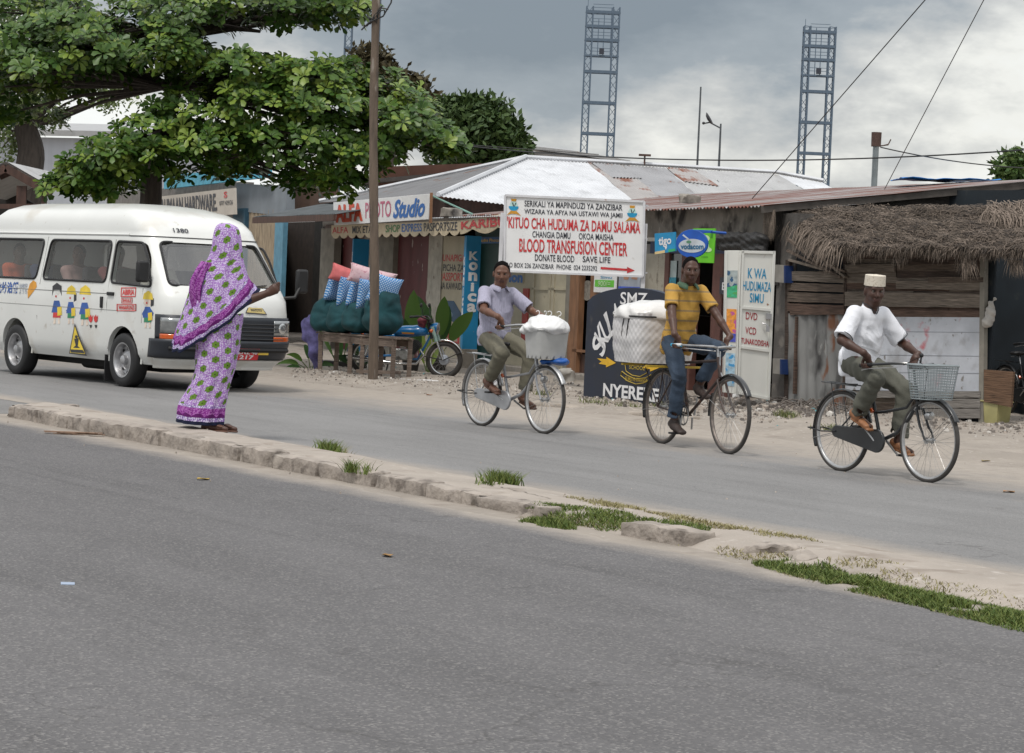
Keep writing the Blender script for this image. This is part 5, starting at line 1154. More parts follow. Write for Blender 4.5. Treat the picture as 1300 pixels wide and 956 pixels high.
def checkmat():
    m=M('blue_white_check',(.06,.25,.55),.8,var=.1); nt=m.node_tree; b=nt.nodes['Principled BSDF']; ch=nt.nodes.new('ShaderNodeTexVoronoi'); tc=nt.nodes.new('ShaderNodeTexCoord'); ch.inputs['Scale'].default_value=34; ch.inputs['Randomness'].default_value=0
    mp=nt.nodes.new('ShaderNodeMapping'); mp.inputs['Rotation'].default_value=(0,.7,0); mp.inputs['Scale'].default_value=(1,.01,1)
    nt.links.new(tc.outputs['Object'],mp.inputs[0]); nt.links.new(mp.outputs[0],ch.inputs['Vector']); r=nt.nodes.new('ShaderNodeMapRange'); r.inputs[1].default_value=.3; r.inputs[2].default_value=.38; nt.links.new(ch.outputs['Distance'],r.inputs[0])
    x=nt.nodes.new('ShaderNodeMix'); x.data_type='RGBA'; x.inputs[7].default_value=(.035,.2,.5,1); x.inputs[6].default_value=(.5,.62,.75,1); nt.links.new(r.outputs[0],x.inputs[0]); nt.links.new(x.outputs[2],b.inputs['Base Color']); return m
m_chk=checkmat()
def pillow(c,wx,wz,th,mat,lab,grp,rx=0,ry=0,yaw=0,name='pillow'):
    mb=MB(); 
    def fn(u,v):
        x=2*u-1;z=2*v-1; f=(max(0,1-abs(x)**2.6)*max(0,1-abs(z)**2.6))**.55; pin=1-.10*(1-abs(x)**2)*abs(z)**3-0; pinz=1-.10*(1-abs(z)**2)*abs(x)**3
        return V((x*wx*pinz,f*th,z*wz*pin))
    mb.grid(fn,18,18); mb.grid(lambda u,v: V((fn(u,v).x,-fn(u,v).y,fn(u,v).z)),18,18)
    o=mb.build(name,mat); o.location=c; o.rotation_euler=(rx,ry,yaw); return tag(o,lab,'pillow',grp)
GB='blue and white checked pillows'; 
for i,(px,py,w_,h_,back,yaw) in enumerate(((426,366,.2,.23,.15,.95),(440,370,.2,.23,.12,1.0),(453,373,.2,.23,.09,1.05),(468,373,.22,.23,.06,.8),(488,368,.25,.22,.10,.45))):
    pillow(tpx(px,py,back),w_,h_,.085,m_chk,['blue and white checked pillow farthest left, leaning upright','checked pillow second from the left, upright','checked pillow third from the left, upright','checked pillow behind the wooden pole','checked pillow standing right of the wooden pole'][i],GB,rx=.15,ry=.12*(-1)**i+.1,yaw=yaw)
m_pk=M('pink_flowered_cloth',(.6,.42,.45),.8,var=.1,st=((.45,.2,.25)),ss=28,sth=.6,sw=.05); m_pk2=M('salmon_cloth',(.6,.15,.15),.8,var=.15,vs=8)
pillow(tpx(440,350,.16),.26,.13,.12,m_pk2,'salmon pink pillow lying on the blue ones, left','',ry=.28).pop('group',None)
pillow(tpx(472,352,.12),.36,.14,.13,m_pk,'pale pink flowered pillow lying on the blue ones behind the pole','',ry=.22).pop('group',None)
# purple cloth behind table
sd=SD(); c=gnd(392,462); 
sd.chain([at(386,428,37),at(394,412,37.1),at(402,402,37.2)],[.05,.12,.06],.05); sd.cap(at(388,430,37),.04,at(398,432,37),.05,.05); sd.chain([at(396,412,37),at(400,445,37),at(404,466,37.1)],[.08,.1,.07],.05)
o=sdobj(sd,'cloth_bundle',M('lavender_cloth',(.12,.11,.27),.85,var=.35,vs=12,bump=.3),cell=.014,disp=lambda P:sinfold(P,.022,21,13,17)); tag(o,'lavender cloth bundle hanging at the left end of the table','cloth')
# ================================================================== plants
def leafmat(name,c1,c2,rough=.45):
    m=grassmat(name,c1,c2); m.node_tree.nodes['Principled BSDF'].inputs['Roughness'].default_value=rough; return m
m_ban=leafmat('broad_leaf_green',(.03,.085,.02),(.09,.17,.03)); m_ban2=leafmat('yellow_green_leaf',(.14,.2,.03),(.2,.26,.05))
def blade_leaf(mb,p,d,up,l,w,mi=0,droop=.3,n=8,fold=.25):
    d=V(d).normalized(); s=d.cross(V(up)).normalized(); nn=s.cross(d)
    vs=[]
    for i in range(n+1):
        t=i/n; ww=w*math.sin(math.pi*min(1,.06+t*.94))**.7*(1-.3*t); c=p+d*l*t-UP*droop*l*t*t
        vs+= [c-s*ww+nn*fold*ww,c,c+s*ww+nn*fold*ww]
    fs=[]
    for i in range(n): fs+=[(3*i,3*i+1,3*i+4,3*i+3),(3*i+1,3*i+2,3*i+5,3*i+4)]
    mb.add(vs,fs,mi,True)
def plant(px,py,Y,lab,leaves,mat,pot=None):
    b=at(px,py,Y); b.z=0; root=empty('potted_plant' if pot else 'plant',b,lab,'plant')
    mb=MB(); 
    for (dx,dz,l,w_,dr_) in leaves:
        d=V((dx,U(-.4,.4),dz)); st=b+UP*(.25 if pot else .02)+V((dx*.05,0,0)); d.normalize(); q=st+d*l*.35; mb.tube([st,q],.008,5,1); blade_leaf(mb,q,d,V((0,-1,.3)),l*.75,w_,0,dr_)
    mb.build('leaves',[mat,M('stem_green',(.08,.12,.03),.6)],root)
    if pot: m2=MB(); m2.lathe(b,(0,0,1),[(.0,.01),(.11,.01),(.15,.24),(.135,.24),(.12,.2),(0,.2)],20); m2.build('pot',M('dark_pot',(.03,.027,.025),.6),root)
    return root
plant(521,474,38.5,'broad leaved green plant standing behind the motorcycle tank',[(-.35,1,.85,.12,.1),(.0,1,1.0,.15,.03),(-.6,.8,.7,.1,.25),(.3,1,.85,.10,.1),(-.15,.9,.65,.09,.1)],m_ban,True)
plant(556,474,39.2,'large leaved plant beside the cream door behind the motorcycle headlamp',[(.05,1,1.05,.13,.2),(.5,.9,.95,.14,.2),(-.35,1,1.1,.12,.15),(-.7,.7,.95,.1,.3),(.15,1,.8,.11,.05)],m_ban,True)
plant(543,480,37.6,'upright yellow green blades behind the motorcycle engine',[(-.15,1,.62,.04,.0),(.0,1,.7,.04,.0),(.15,1,.66,.04,.0),(.3,1,.5,.035,.05),(-.3,1,.5,.035,.05)],m_ban2)
plant(432,464,38.5,'spiky agave like plant under the table',[(-.5,1,.7,.035,.1),(-.15,1,.8,.035,.0),(.2,1,.85,.035,0),(.5,.9,.65,.035,.1),(.0,1,.5,.04,0)],leafmat('agave_green',(.05,.13,.03),(.12,.22,.06)))
plant(395,462,37.6,'leafy green shrub at the left end of the table',[(-1,.5,.5,.05,.5),(-.7,.8,.5,.05,.5),(.3,.9,.45,.05,.4),(.8,.5,.4,.05,.5),(-.2,1,.5,.05,.4),(-1,.2,.35,.05,.3)],m_ban)
plant(452,462,38.2,'dark bushy plant under the middle of the table',[(-.8,.8,.45,.05,.4),(0,1,.5,.05,.3),(.7,.7,.45,.05,.5),(.3,.9,.4,.05,.4),(-.3,.5,.4,.05,.4)],leafmat('dark_leaf',(.01,.04,.015),(.03,.07,.02)))
mb=MB(); a=gnd(408,468);b=gnd(460,472); mb.prism([a,b,b+UP*.13,a+UP*.13],V((.05,.3,0))); tag(mb.build('planter_trough',M('black_soil_trough',(.02,.018,.016),.9),loc=a),'low black trough under the wooden table','trough')
for px,py,s_,lab in ((696,474,.3,'broken pale concrete chunk leaning at the foot of the cream doors'),(716,481,.22,'flat concrete slab piece right of the broken chunk')):
    c=gnd(px,py+7); mb=MB(); rough_block(mb,c,s_*1.3,s_*.8,s_,(9,6,6),.05,.5,seed=px); tag(mb.build('concrete_chunk',M('pale_rubble_concrete',(.36,.34,.31),.9,var=.15,vs=5),loc=c),lab,'concrete')
c=gnd(530,487); mb=MB(); rough_block(mb,c,.6,.3,.05,(12,8,3),.03,.1,seed=3); tag(mb.build('plastic_sheet',M('dusty_plastic',(.45,.43,.41),.5,var=.2,vs=6),loc=c),'crumpled pale sheet on the ground in front of the motorcycle','sheet')
mb=MB(); c=gnd(772,525); rough_block(mb,c,2.9,.3,.06,(40,6,3),.03,-.9,seed=33,fr=4); tag(mb.build('stone_slab',M('buried_slab',(.3,.26,.22),.95,var=.25,vs=5,bump=.5),loc=c),'low broken stone edge in front of the black school sign','slab')
# ================================================================== trees
m_bark=M('tree_bark',(.06,.048,.04),.95,var=.35,vs=7,stretch=(2,2,.4),bump=.8,bs=18)
m_al=[leafmat('almond_leaf',(.03,.075,.012),(.075,.135,.02),.4),leafmat('almond_leaf_young',(.09,.155,.02),(.17,.23,.035),.4)]
def rosette(mb,c,n,l,tilt,rng=.35):
    """whorl of obovate leaves round direction n"""
    n=V(n).normalized(); _,a,b=basis(n); k_=random.randint(6,9); a0=U(0,6.28); young=rnd()<.3
    for i in range(k_):
        t=a0+6.283*i/k_+U(-.2,.2); e=a*math.cos(t)+b*math.sin(t); el=U(.05,.75); d=(e*math.cos(el)+n*math.sin(el)).normalized(); ll=l*U(.7,1.1); w_=ll*.27; s=d.cross(n).normalized(); u2=s.cross(d)
        if u2.dot(n)<0: u2=-u2
        s=s*w_; p=c+d*.02; dr_=-UP*ll*U(0,.25)
        q1=p+d*ll*.45+u2*ll*.04; q2=p+d*ll*.8+dr_*.5; q3=p+d*ll+dr_
        mb.add([p,q1-s*.6+u2*ll*.06,q1,q1+s*.6+u2*ll*.06,q2-s+u2*ll*.03,q2,q2+s+u2*ll*.03,q3],[(0,2,1),(0,3,2),(1,2,5,4),(2,3,6,5),(4,5,7),(5,6,7)],1 if young else 0)
class Tree:
    def __init__(s,name,lab,base,group=None): s.root=empty(name,base,lab,'tree',group); s.b=V(base); s.tr=MB(); s.cr=MB()
    def limb(s,pts,rs): 
        P=[V(p) for p in pts]; out=[];rr=[]
        for i in range(len(P)-1):
            for j in range(6): t=j/6; q=P[i].lerp(P[i+1],t); q+=V((mnoise.noise(q*1.3),mnoise.noise(q*1.3+V((5,0,0))),0))*.12*(1 if i or j else 0); out.append(q); rr.append(rs[i]+(rs[i+1]-rs[i])*t)
        out.append(P[-1]); rr.append(rs[-1]); s.tr.tube(out,rr,9)
    def pad(s,c,rx,ry,rz,n,l,hub=None,topbias=.5,fn=None):
        """tier of foliage: rosettes through a flattened lumpy volume, fed by small branches"""
        c=V(c); 
        for i in range(n):
            while True:
                v=V((U(-1,1),U(-1,1),U(-1,1)))
                if v.length<=1: break
            r=v.length; v=v/r*(r**.45)
            if v.z<-.2 and rnd()<topbias: v.z=-v.z
            lump=1+.35*mnoise.noise(V((c.x+v.x*2.2,c.y+v.y*2.2,v.z*2+c.z)))
            p=c+V((v.x*rx*lump,v.y*ry*lump,v.z*rz*lump))
            if mnoise.noise(V((p.x*1.1,p.y*1.1,p.z*1.6)))<-.32: continue
            nn=V((v.x*.6+U(-.35,.35),v.y*.6-.25+U(-.3,.3),.75+v.z*.5+U(-.3,.3)))
            (fn or rosette)(s.cr,p,nn,l*U(.8,1.15),0)
        if hub is not None:
            h=V(hub)
            for i in range(max(3,n//45)):
                v=V((U(-.8,.8)*rx,U(-.8,.8)*ry,U(-.5,.6)*rz)); s.tr.tube([h,h.lerp(c+v,.55)+UP*.1,c+v],[.045,.028,.01],5)
    def done(s,mats): s.tr.build('trunk',m_bark,s.root); o=s.cr.build('crown',mats,s.root); return s.root
base=gnd(188,466); base=V((at(188,400,38.5).x,38.5,0))
def tp(px,py,Y): return at(px,py,Y)
Tm=Tree('almond_tree','big broad leaved almond tree with tiered dark green crown overhanging the white van',base)
tk=tp(190,215,38.5); tk2=tp(215,120,38.3); tk3=tp(215,30,38.5)
Tm.limb([base,tk,tk2,tk3],[.22,.17,.13,.07])
hubs={'a':tp(200,180,38.4),'b':tp(212,110,38.3),'c':tp(215,50,38.5)}
PADS=[ # cx,cy,rx(px),ry(px),Y,depth,n,hub
(30,65,75,26,38,1.5,150,'b'),(110,72,70,28,37.6,1.5,150,'b'),(185,55,60,24,37.5,1.4,130,'c'),(225,75,55,25,37.2,1.3,120,'c'),
(15,20,60,16,38.5,1.5,90,'c'),(230,22,80,26,37.6,1.6,170,'c'),(300,12,70,16,37.4,1.3,120,'c'),(375,20,55,13,37.3,1.1,110,'c'),(430,14,48,18,37.3,1.1,105,'c'),(350,-12,120,16,37.6,1.6,150,'c'),(120,-12,150,22,38.2,1.8,170,'c'),(60,8,50,14,38.8,1.2,60,'c'),
(255,95,55,28,38.6,1.6,120,'b'),(60,110,70,24,39.4,1.5,120,'b'),(0,118,60,34,39.2,1.5,130,'b'),(60,92,60,20,37.2,1.2,110,'b'),(-10,80,50,34,37.6,1.3,120,'b'),(30,150,50,16,39.4,1.2,60,'b'),(130,66,60,22,37.0,1.2,110,'b'),(100,35,70,16,37.4,1.2,110,'c'),(200,45,50,16,37.2,1,80,'c'),(150,100,40,14,39,1.2,50,'b'),
(320,98,70,28,37.4,1.6,200,'b'),(400,104,60,26,37.3,1.5,160,'b'),(445,104,36,20,37.5,1.2,80,'b'),
(330,140,80,34,37.2,1.6,210,'b'),(410,135,75,34,37.2,1.5,210,'b'),(480,125,55,30,37.4,1.3,150,'b'),(515,155,50,28,37.4,1.2,130,'b'),(548,178,40,18,37.5,1.0,90,'b'),(570,190,22,10,37.5,.6,36,'b'),
(250,150,60,32,37.6,1.5,130,'a'),(200,175,60,28,37.2,1.4,140,'a'),(150,205,50,30,37,1.3,150,'a'),(110,225,38,22,36.9,1,95,'a'),(75,238,24,10,36.9,.8,40,'a'),(130,240,45,12,37.2,1,60,'a'),(215,205,50,26,36.9,1.3,130,'a'),(275,190,52,30,37.1,1.4,130,'a'),
(340,190,65,30,37,1.3,150,'a'),(400,185,60,34,37,1.3,160,'a'),(445,205,45,28,37.1,1.1,120,'a'),(420,232,40,16,37.2,1,75,'a'),(480,190,45,26,37.4,1,100,'b'),(385,235,35,14,37.8,.9,45,'a'),(250,225,60,10,37.8,1,40,'a'),(300,222,40,12,38.6,1,50,'a')]
for cx,cy,rx,ry,Y,dp,n,hb_ in PADS:
    s_=Y/FPX; Tm.pad(tp(cx,cy,Y),rx*s_,dp,ry*s_,int(n*1.05),.17,hubs[hb_])
for k_,(px,py,Y) in {'l1':(60,80,38),'l2':(330,110,37.4),'l3':(450,130,37.4),'l4':(330,40,37.5),'l5':(410,20,37.3),'l6':(130,200,37.3),'l7':(330,190,37.4),'l8':(100,60,38)}.items():
    h=hubs['a'] if py>150 else (hubs['b'] if py>70 else hubs['c']); Tm.limb([h,h.lerp(tp(px,py,Y),.5)+UP*.15,tp(px,py,Y)],[.09,.06,.025])
Tm.done(m_al)
def smallleaf(mb,c,n,l,t):
    for _ in range(9):
        d=V((U(-1,1),U(-1,1),U(-.6,1))).normalized(); o=c+V((U(-1,1),U(-1,1),U(-1,1)))*l*1.2; s=d.cross(V((U(-1,1),U(-1,1),U(-1,1)))).normalized()*l*.22
        mb.add([o,o+d*l*.5+s,o+d*l,o+d*l*.5-s],[(0,1,2,3)],0)
Tb=Tree('leafy_tree','thick trunked tree with fine pale green foliage behind the almond tree at the left edge',V((at(38,330,57).x,57,0)))
Tb.limb([Tb.b,at(36,200,57),at(30,150,57)],[.45,.33,.25]); Tb.limb([at(34,175,57),at(15,120,57),at(-10,90,57)],[.2,.14,.06]); Tb.limb([at(34,175,57),at(60,130,57),at(90,105,57)],[.16,.1,.05])
for cx,cy,rx,ry,n in ((15,135,30,28,170),(55,135,30,22,130),(5,185,12,25,60),(120,115,30,20,90),(15,30,60,40,260),(150,125,30,20,50),(20,85,50,20,120),(100,40,60,30,120)):
    Tb.pad(at(cx,cy,57),rx*57/FPX,1.3,ry*57/FPX,n,.13,at(34,165,57),.2,smallleaf)
Tb.done([leafmat('fine_leaf',(.07,.11,.025),(.17,.22,.07),.5)])
def bgtree(name,lab,px,Y,pads,mat,l,tr=.25,cnt=1.0):
    t=Tree(name,lab,V((at(px,300,Y).x,Y,0)),None); cz=at(px,pads[0][1],Y); t.limb([t.b,V((cz.x,Y,cz.z*.55)),cz],[tr,tr*.8,tr*.3])
    for cx,cy,rx,ry,n in pads: t.pad(at(cx,cy,Y),rx*Y/FPX,ry*Y/FPX*1.2,ry*Y/FPX,int(n*cnt),l,V((cz.x,Y,cz.z*.6)),.2,smallleaf)
    return t.done([mat])
m_bg=leafmat('far_tree_leaf',(.03,.06,.018),(.06,.1,.025),.6)
bgtree('bushy_tree','rounded dark green tree beyond the white roof, right of the almond tree',605,80,((600,170,30,34,330),(575,155,24,22,200),(625,165,24,26,220),(640,182,20,18,150),(620,192,40,16,220),(580,190,34,18,200),(655,188,10,7,40),(600,145,22,14,120)),m_bg,.3)
bgtree('bushy_tree','brownish rounded tree peeking above the almond tree behind the pole',500,95,((470,85,22,16,150),(500,118,30,22,260),(525,125,14,18,120),(480,110,26,20,180),(540,140,18,16,100)),leafmat('brown_green_leaf',(.045,.038,.018),(.09,.075,.035),.7),.32)
bgtree('leafy_tree','green tree crown behind the right end of the rusty roof',1300,45,((1290,215,22,16,170),(1310,200,18,10,90),(1285,240,16,10,70),(1300,262,24,16,120)),leafmat('mid_green_leaf',(.035,.08,.02),(.12,.18,.05),.5),.15,.15)
# ================================================================== minibus
Fw=gnd(165,491.5); Rw=gnd(29,475.5); WB=(Fw-Rw).length; vh=(Fw-Rw).normalized(); vl=V((-vh.y,vh.x,0))
MV=frame(Fw+vl*.77,vh); MVI=MV.inverted()
van=empty('minibus',None,'white high roofed minibus with children stickers on its side driving behind the woman','minibus',mat=MV)
LV0=[(.30,.52,-1.02,.76),(.42,.64,-1.08,.825),(.60,.70,-1.1,.845),(.92,.70,-1.1,.85),(1.12,.66,-1.1,.848),(1.24,.56,-1.09,.84),(1.80,.07,-1.06,.785),(1.855,.04,-1.05,.775),(1.87,.03,-1.04,.765),(1.97,-.04,-1.03,.755),(2.08,-.2,-1.0,.72),(2.17,-.45,-.9,.64),(2.235,-.8,-.75,.5),(2.27,-1.2,-.5,.32),(2.28,-1.6,-.2,.12)]
LV=[(z_,a_+.42,b_,c_*1.075) for z_,a_,b_,c_ in LV0]
def lv(z):
    for a,b in zip(LV,LV[1:]):
        if z<=b[0]: t=max(0,(z-a[0])/(b[0]-a[0])); return [a[i]+(b[i]-a[i])*t for i in (1,2,3)]
    return list(LV[-1][1:])
def outl(z,t,off=0):
    """t in 0..1 round the plan outline starting mid right side going forward"""
    xf,xr,w_=lv(z); xr=xr-WB; w_+=off; xf+=off; xr-=off; D1,D2=.5,.3; D1=min(D1,(xf-xr)/3)
    # four spans: side right, front, side left, rear
    if t<.25: u=t/.25; return V((xr+D2+(xf-D1-xr-D2)*u,-w_,z))
    if t<.5:
        a=math.pi*((t-.25)/.25)-math.pi/2; s,c=math.sin(a),math.cos(a); e=2/3.6
        return V((xf-D1+D1*abs(c)**e,w_*math.copysign(abs(s)**e,s),z))
    if t<.75: u=(t-.5)/.25; return V((xf-D1+(xr+D2-xf+D1)*u,w_,z))
    a=math.pi*((t-.75)/.25)+math.pi/2; s,c=math.sin(a),math.cos(a); e=2/5
    return V((xr+D2-D2*abs(c)**e,w_*math.copysign(abs(s)**e,s),z))
def shell(zs,off,nt=120):
    mb=MB(); vs=[];n=nt
    for z in zs: vs+=[outl(z,j/n,off) for j in range(n)]
    fs=[(i*n+j,i*n+(j+1)%n,(i+1)*n+(j+1)%n,(i+1)*n+j) for i in range(len(zs)-1) for j in range(n)]
    fs+=[tuple(range(n))[::-1],tuple((len(zs)-1)*n+j for j in range(n))]; mb.add(vs,fs,0,True); return mb
def xfront(y,z,off=0):
    xf,xr,w_=lv(z); w_+=off;xf+=off; s=min(1,abs(y)/w_)**(3.6/2); c=math.sqrt(max(0,1-s*s)); return xf-.5+.5*c**(2/3.6)
m_vw=M('van_white_paint',(.70,.705,.68),.3,0,var=.03,vs=2,coat=.4,st=[((.55,.51,.44),1.6,.58,.2),((.45,.41,.35),7,.66,.12)]); m_vd=M('van_dark_grey_trim',(.022,.026,.034),.45,var=.15,vs=6); m_rub2=M('rubber_black',(.012,.012,.013),.6)
zs=[.30,.36,.42,.5,.6,.75,.92,1.02,1.12,1.18,1.24,1.35,1.5,1.65,1.80,1.855,1.87,1.92,1.97,2.03,2.08,2.13,2.17,2.205,2.235,2.255,2.27,2.28]
body=shell(zs,0).build('body',m_vw,van,sharp=30)
tmp=[]
def cutter(mb): o=mb.build('cut',m_vw); o.matrix_world=MV; tmp.append(o); return o
inner=cutter(shell([.5,.92,1.12,1.24,1.5,1.8,1.97,2.08,2.13],-.055,80))
def rrect(p,r,n=5):
    out=[]; k_=len(p)
    for i in range(k_):
        a=V((*p[i-1],0));b=V((*p[i],0));c=V((*p[(i+1)%k_],0)); u=(a-b).normalized()*r; v=(c-b).normalized()*r
        for j in range(n+1): t=j/n; q=b+u*(1-t)**2+v*t**2; out.append((q.x,q.y))
    return out
def side_uv(px,py,side=-1):
    """pixel on the visible side -> local x,z"""
    o=MV@V((0,-.885,1.2)); q=MVI@onplane(px,py,o,(MV.to_3x3()@V((0,1,0)))); return q.x,q.z
WIN=[]
def W_(*pp): return [side_uv(*p) for p in pp]
w1=rrect(W_((151,352),(196,361),(191,318),(181,305),(159,303)),.07); w2=rrect([(-2.14,1.27),(-.47,1.27),(-.42,1.78),(-2.02,1.78)],.09); w3=rrect([(-3.72,1.27),(-2.32,1.27),(-2.2,1.78),(-3.62,1.78)],.09)
w1=rrect([(-.34,1.27),(.66,1.24),(.50,1.58),(.34,1.77),(-.30,1.78)],.07)
cuts=[]
for wp in (w1,w2,w3): mb=MB(); mb.prism([(x,-1.2,z) for x,z in wp],(0,2.4,0)); cuts.append(cutter(mb))
ws=rrect([(-.77,1.27),(.77,1.27),(.68,1.79),(-.68,1.79)],.07); mb=MB(); mb.prism([(-.1,y,z) for y,z in ws],(1.5,0,0)); cuts.append(cutter(mb))
for x in (0,-WB):
    for s in (-1,1): mb=MB(); mb.cyl((x,s*.55,.36),(x,s*1.1,.36),.385,.385,40); cuts.append(cutter(mb))
for c in [inner]+cuts:
    md=body.modifiers.new('b','BOOLEAN'); md.operation='DIFFERENCE'; md.solver='EXACT'; md.object=c
dg=bpy.context.evaluated_depsgraph_get(); dg.update()
me=bpy.data.meshes.new_from_object(body.evaluated_get(dg)); body.modifiers.clear(); body.data=me; me.name='body'
for o in tmp: bpy.data.objects.remove(o)
me.set_sharp_from_angle(angle=math.radians(30))
# glass and rubber
m_gl=glass('van_glass',(.78,.80,.80),.05); m_gw=glass('windscreen_glass',(.75,.77,.75),.16)
def ysurf(z): return lv(z)[2]
for wp in (w1,w2,w3):
    for s in (-1,1):
        mb=MB(); mb.add([(x,s*(ysurf(z)-.02),z) for x,z in wp],[tuple(range(len(wp)))]); fo=MB(); fo.tube([(x,s*(ysurf(z)+.002),z) for x,z in wp],.016,6,closed=True); f_=fo.build('window_frame',m_rub2,van); mb.build('glass',m_gl,f_)
    if wp is not w1:
        xm=(min(p[0] for p in wp)+max(p[0] for p in wp))/2
mb=MB(); 
def fn(u,v):
    z=1.26+.54*v; y=(u-.5)*2*(.79-.09*v); return V((xfront(y,z)-.02,y,z))
mb.grid(fn,24,6); fo=MB(); fo.tube([(xfront(y,z)+.004,y,z) for y,z in ws],.017,6,closed=True); f_=fo.build('windscreen_frame',m_rub2,van); mb.build('glass',m_gw,f_)
mb=MB(); 
for y0 in (-.45,.15): mb.tube([(xfront(y0,1.25)+.03,y0,1.25),(xfront(y0+.2,1.3)+.015,y0+.2,1.29),(xfront(y0+.42,1.32)+.012,y0+.42,1.31)],.009,5)
mb.build('wiper',m_rub2,van)
# gutter, creases, door lines
def ring(mb,z,t0,t1,off,r,n=60): mb.tube([outl(z,t0+(t1-t0)*i/n,off) for i in range(n+1)],r,6)
mb=MB(); ring(mb,1.862,-.0,.25,.006,.014); mb.build('rain_gutter',m_vw,van); mb=MB(); ring(mb,1.862,.5,.75,.006,.014); mb.build('rain_gutter',m_vw,van); mb=MB(); ring(mb,1.85,.25,.5,.004,.006); mb.build('seam',m_rub2,van)
def sline(mb,pts,r=.0045): mb.tube([(x,-(ysurf(z)+.0005),z) for x,z in pts],r,4)
mb=MB(); sline(mb,[(-.38,.45),(-.40,1.0),(-.38,1.3),(-.34,1.8)]); sline(mb,[(.47,.8),(.47,1.22)]); sline(mb,[(-2.22,.4),(-2.24,.8)]); sline(mb,[(-2.2,1.2),(-2.12,1.82)]); sline(mb,[(-3.6,1.13),(-.42,1.13)]); sline(mb,[(-3.9,.93),(.3,.93)],.003); mb.build('door_seam',M('panel_gap',(.16,.16,.15),.7),van)
for x0,z0,a,b in ((-.30,1.13,.08,.022),(-.52,1.02,.025,.07)): mb=MB(); mb.obox((x0,-.922,z0),(a,0,0),(0,.014,0),(0,0,b)); mb.build('door_handle',m_rub2,van,bevel=.008)
# arches
for x in (0,-WB):
    mb=MB(); mb.tube([(x+.395*math.cos(t),-.848,.36+.395*math.sin(t)) for t in np.linspace(-.15,math.pi+.15,30)],.014,6); mb.build('wheel_arch',m_vw,van)
mb=MB(); mb.box(-WB-.9,.35,-.72,.72,.30,.47); mb.box(-WB-.3,.3,-.5,.5,.2,.35); mb.cyl((-1.8,-.4,.24),(-.9,-.4,.24),.09,.09,12); mb.build('underbody',M('chassis_black',(.015,.014,.013),.8),van)
mb=MB(); mb.obox((-.42,-.78,.22),(.006,0,0),(0,.12,0),(0,0,.16)); mb.build('mudflap',m_rub2,van)
# front trim
def strip(name,z0,z1,t0,t1,off,mat,nz=6,th=.0):
    mb=MB(); mb.grid(lambda u,v: outl(z0+(z1-z0)*v,t0+(t1-t0)*u,off),60,nz); return mb.build(name,mat,van,solid=.006)
strip('front_trim',.62,.92,.262,.488,.010,m_vd); strip('bumper',.40,.63,.252,.498,.03,m_vd); strip('lower_valance',.27,.39,.262,.488,.012,m_vw)
mb=MB(); 
for z in (.655,.70,.745,.79,.835): ring(mb,z,.318,.432,.02,.009,30)
mb.build('grille',M('grille_black',(.012,.013,.016),.4),van)
mb=MB(); ring(mb,.52,.30,.45,.035,.03,30); mb.build('bumper_slot',M('slot_black',(.006,.006,.007),.7),van)
m_lens=M('headlight_lens',(.3,.31,.31),.1,.6,var=.2,vs=12,coat=1); m_or=M('orange_lens',(.6,.1,.01),.15,coat=1); m_fog=M('yellow_fog_lens',(.75,.5,.03),.15,coat=1)
def npatch(name,y0,y1,z0,z1,off,mat):
    mb=MB(); mb.grid(lambda u,v: V((xfront(y0+(y1-y0)*u,z0+(z1-z0)*v,off),y0+(y1-y0)*u,z0+(z1-z0)*v)),20,4); return mb.build(name,mat,van,solid=.006)
for s in (-1,1):
    a,b=sorted((s*.905,s*.56)); o=npatch('headlight',a,b,.70,.885,.022,m_lens)
    mb=MB(); c=V((xfront(s*.70,.79,.03),s*.70,.79)); mb.lathe(c,V((1,s*.25,0)),[(.001,.004),(.05,.008),(.065,.0)],20); mb.build('reflector',M('lamp_core',(.55,.56,.56),.12,.8),o)
    npatch('indicator',a,b,.625,.69,.022,m_or)
mb=MB(); c=V((xfront(.42,.5,.03)+.004,.42,.5)); mb.obox(c,(.012,0,0),(0,.075,0),(0,0,.035)); mb.build('fog_lamp',m_fog,van,bevel=.006)
mb=MB(); c=V((xfront(-.42,.5,.03)+.004,-.42,.5)); mb.obox(c,(.012,0,0),(0,.075,0),(0,0,.035)); mb.build('fog_lamp',m_fog,van,bevel=.006)
def fq(y0,y1,z0,z1,off): # quad on nose, TL = viewer left = -y ; facing forward
    return [V((xfront(y0,z1,off),y0,z1)),V((xfront(y1,z1,off),y1,z1)),V((xfront(y1,z0,off),y1,z0)),V((xfront(y0,z0,off),y0,z0))]
pq=fq(.02,.36,.40,.54,.05); mb=MB(); mb.prism(pq,(-.012,0,0),0); text(mb,'ZNZ 48',pq,(.08,.12,.92,.48),1,.004,bold=.03); text(mb,'217',pq,(.2,.56,.8,.92),1,.004,bold=.03); mb.build('number_plate',[M('plate_red',(.55,.03,.04),.5),WHT],van)
tq_=fq(.14,.46,.955,1.19,.012); mb=MB(); poly_on(mb,tq_,[(0,.95),(.5,0),(1,1)],0,.004); poly_on(mb,tq_,[(.06,.9),(.5,.08),(.94,.95)],1,.006); poly_on(mb,tq_,ell(.48,.4,.06,.06),0,.008); poly_on(mb,tq_,[(.42,.46),(.56,.44),(.6,.62),(.4,.62)],0,.008); text(mb,'WATOTO',tq_,(.25,.72,.78,.84),0,.008,bold=.04); mb.build('warning_sticker',[BLK,M('sticker_tan',(.45,.36,.14),.5)],van)
hq=fq(-.5,-.25,1.9,1.965,.004); 
mb=MB(); text(mb,'1380',hq,(.1,.1,.9,.9),0,.01,bold=.02); mb.build('header_lettering',BLK,van)
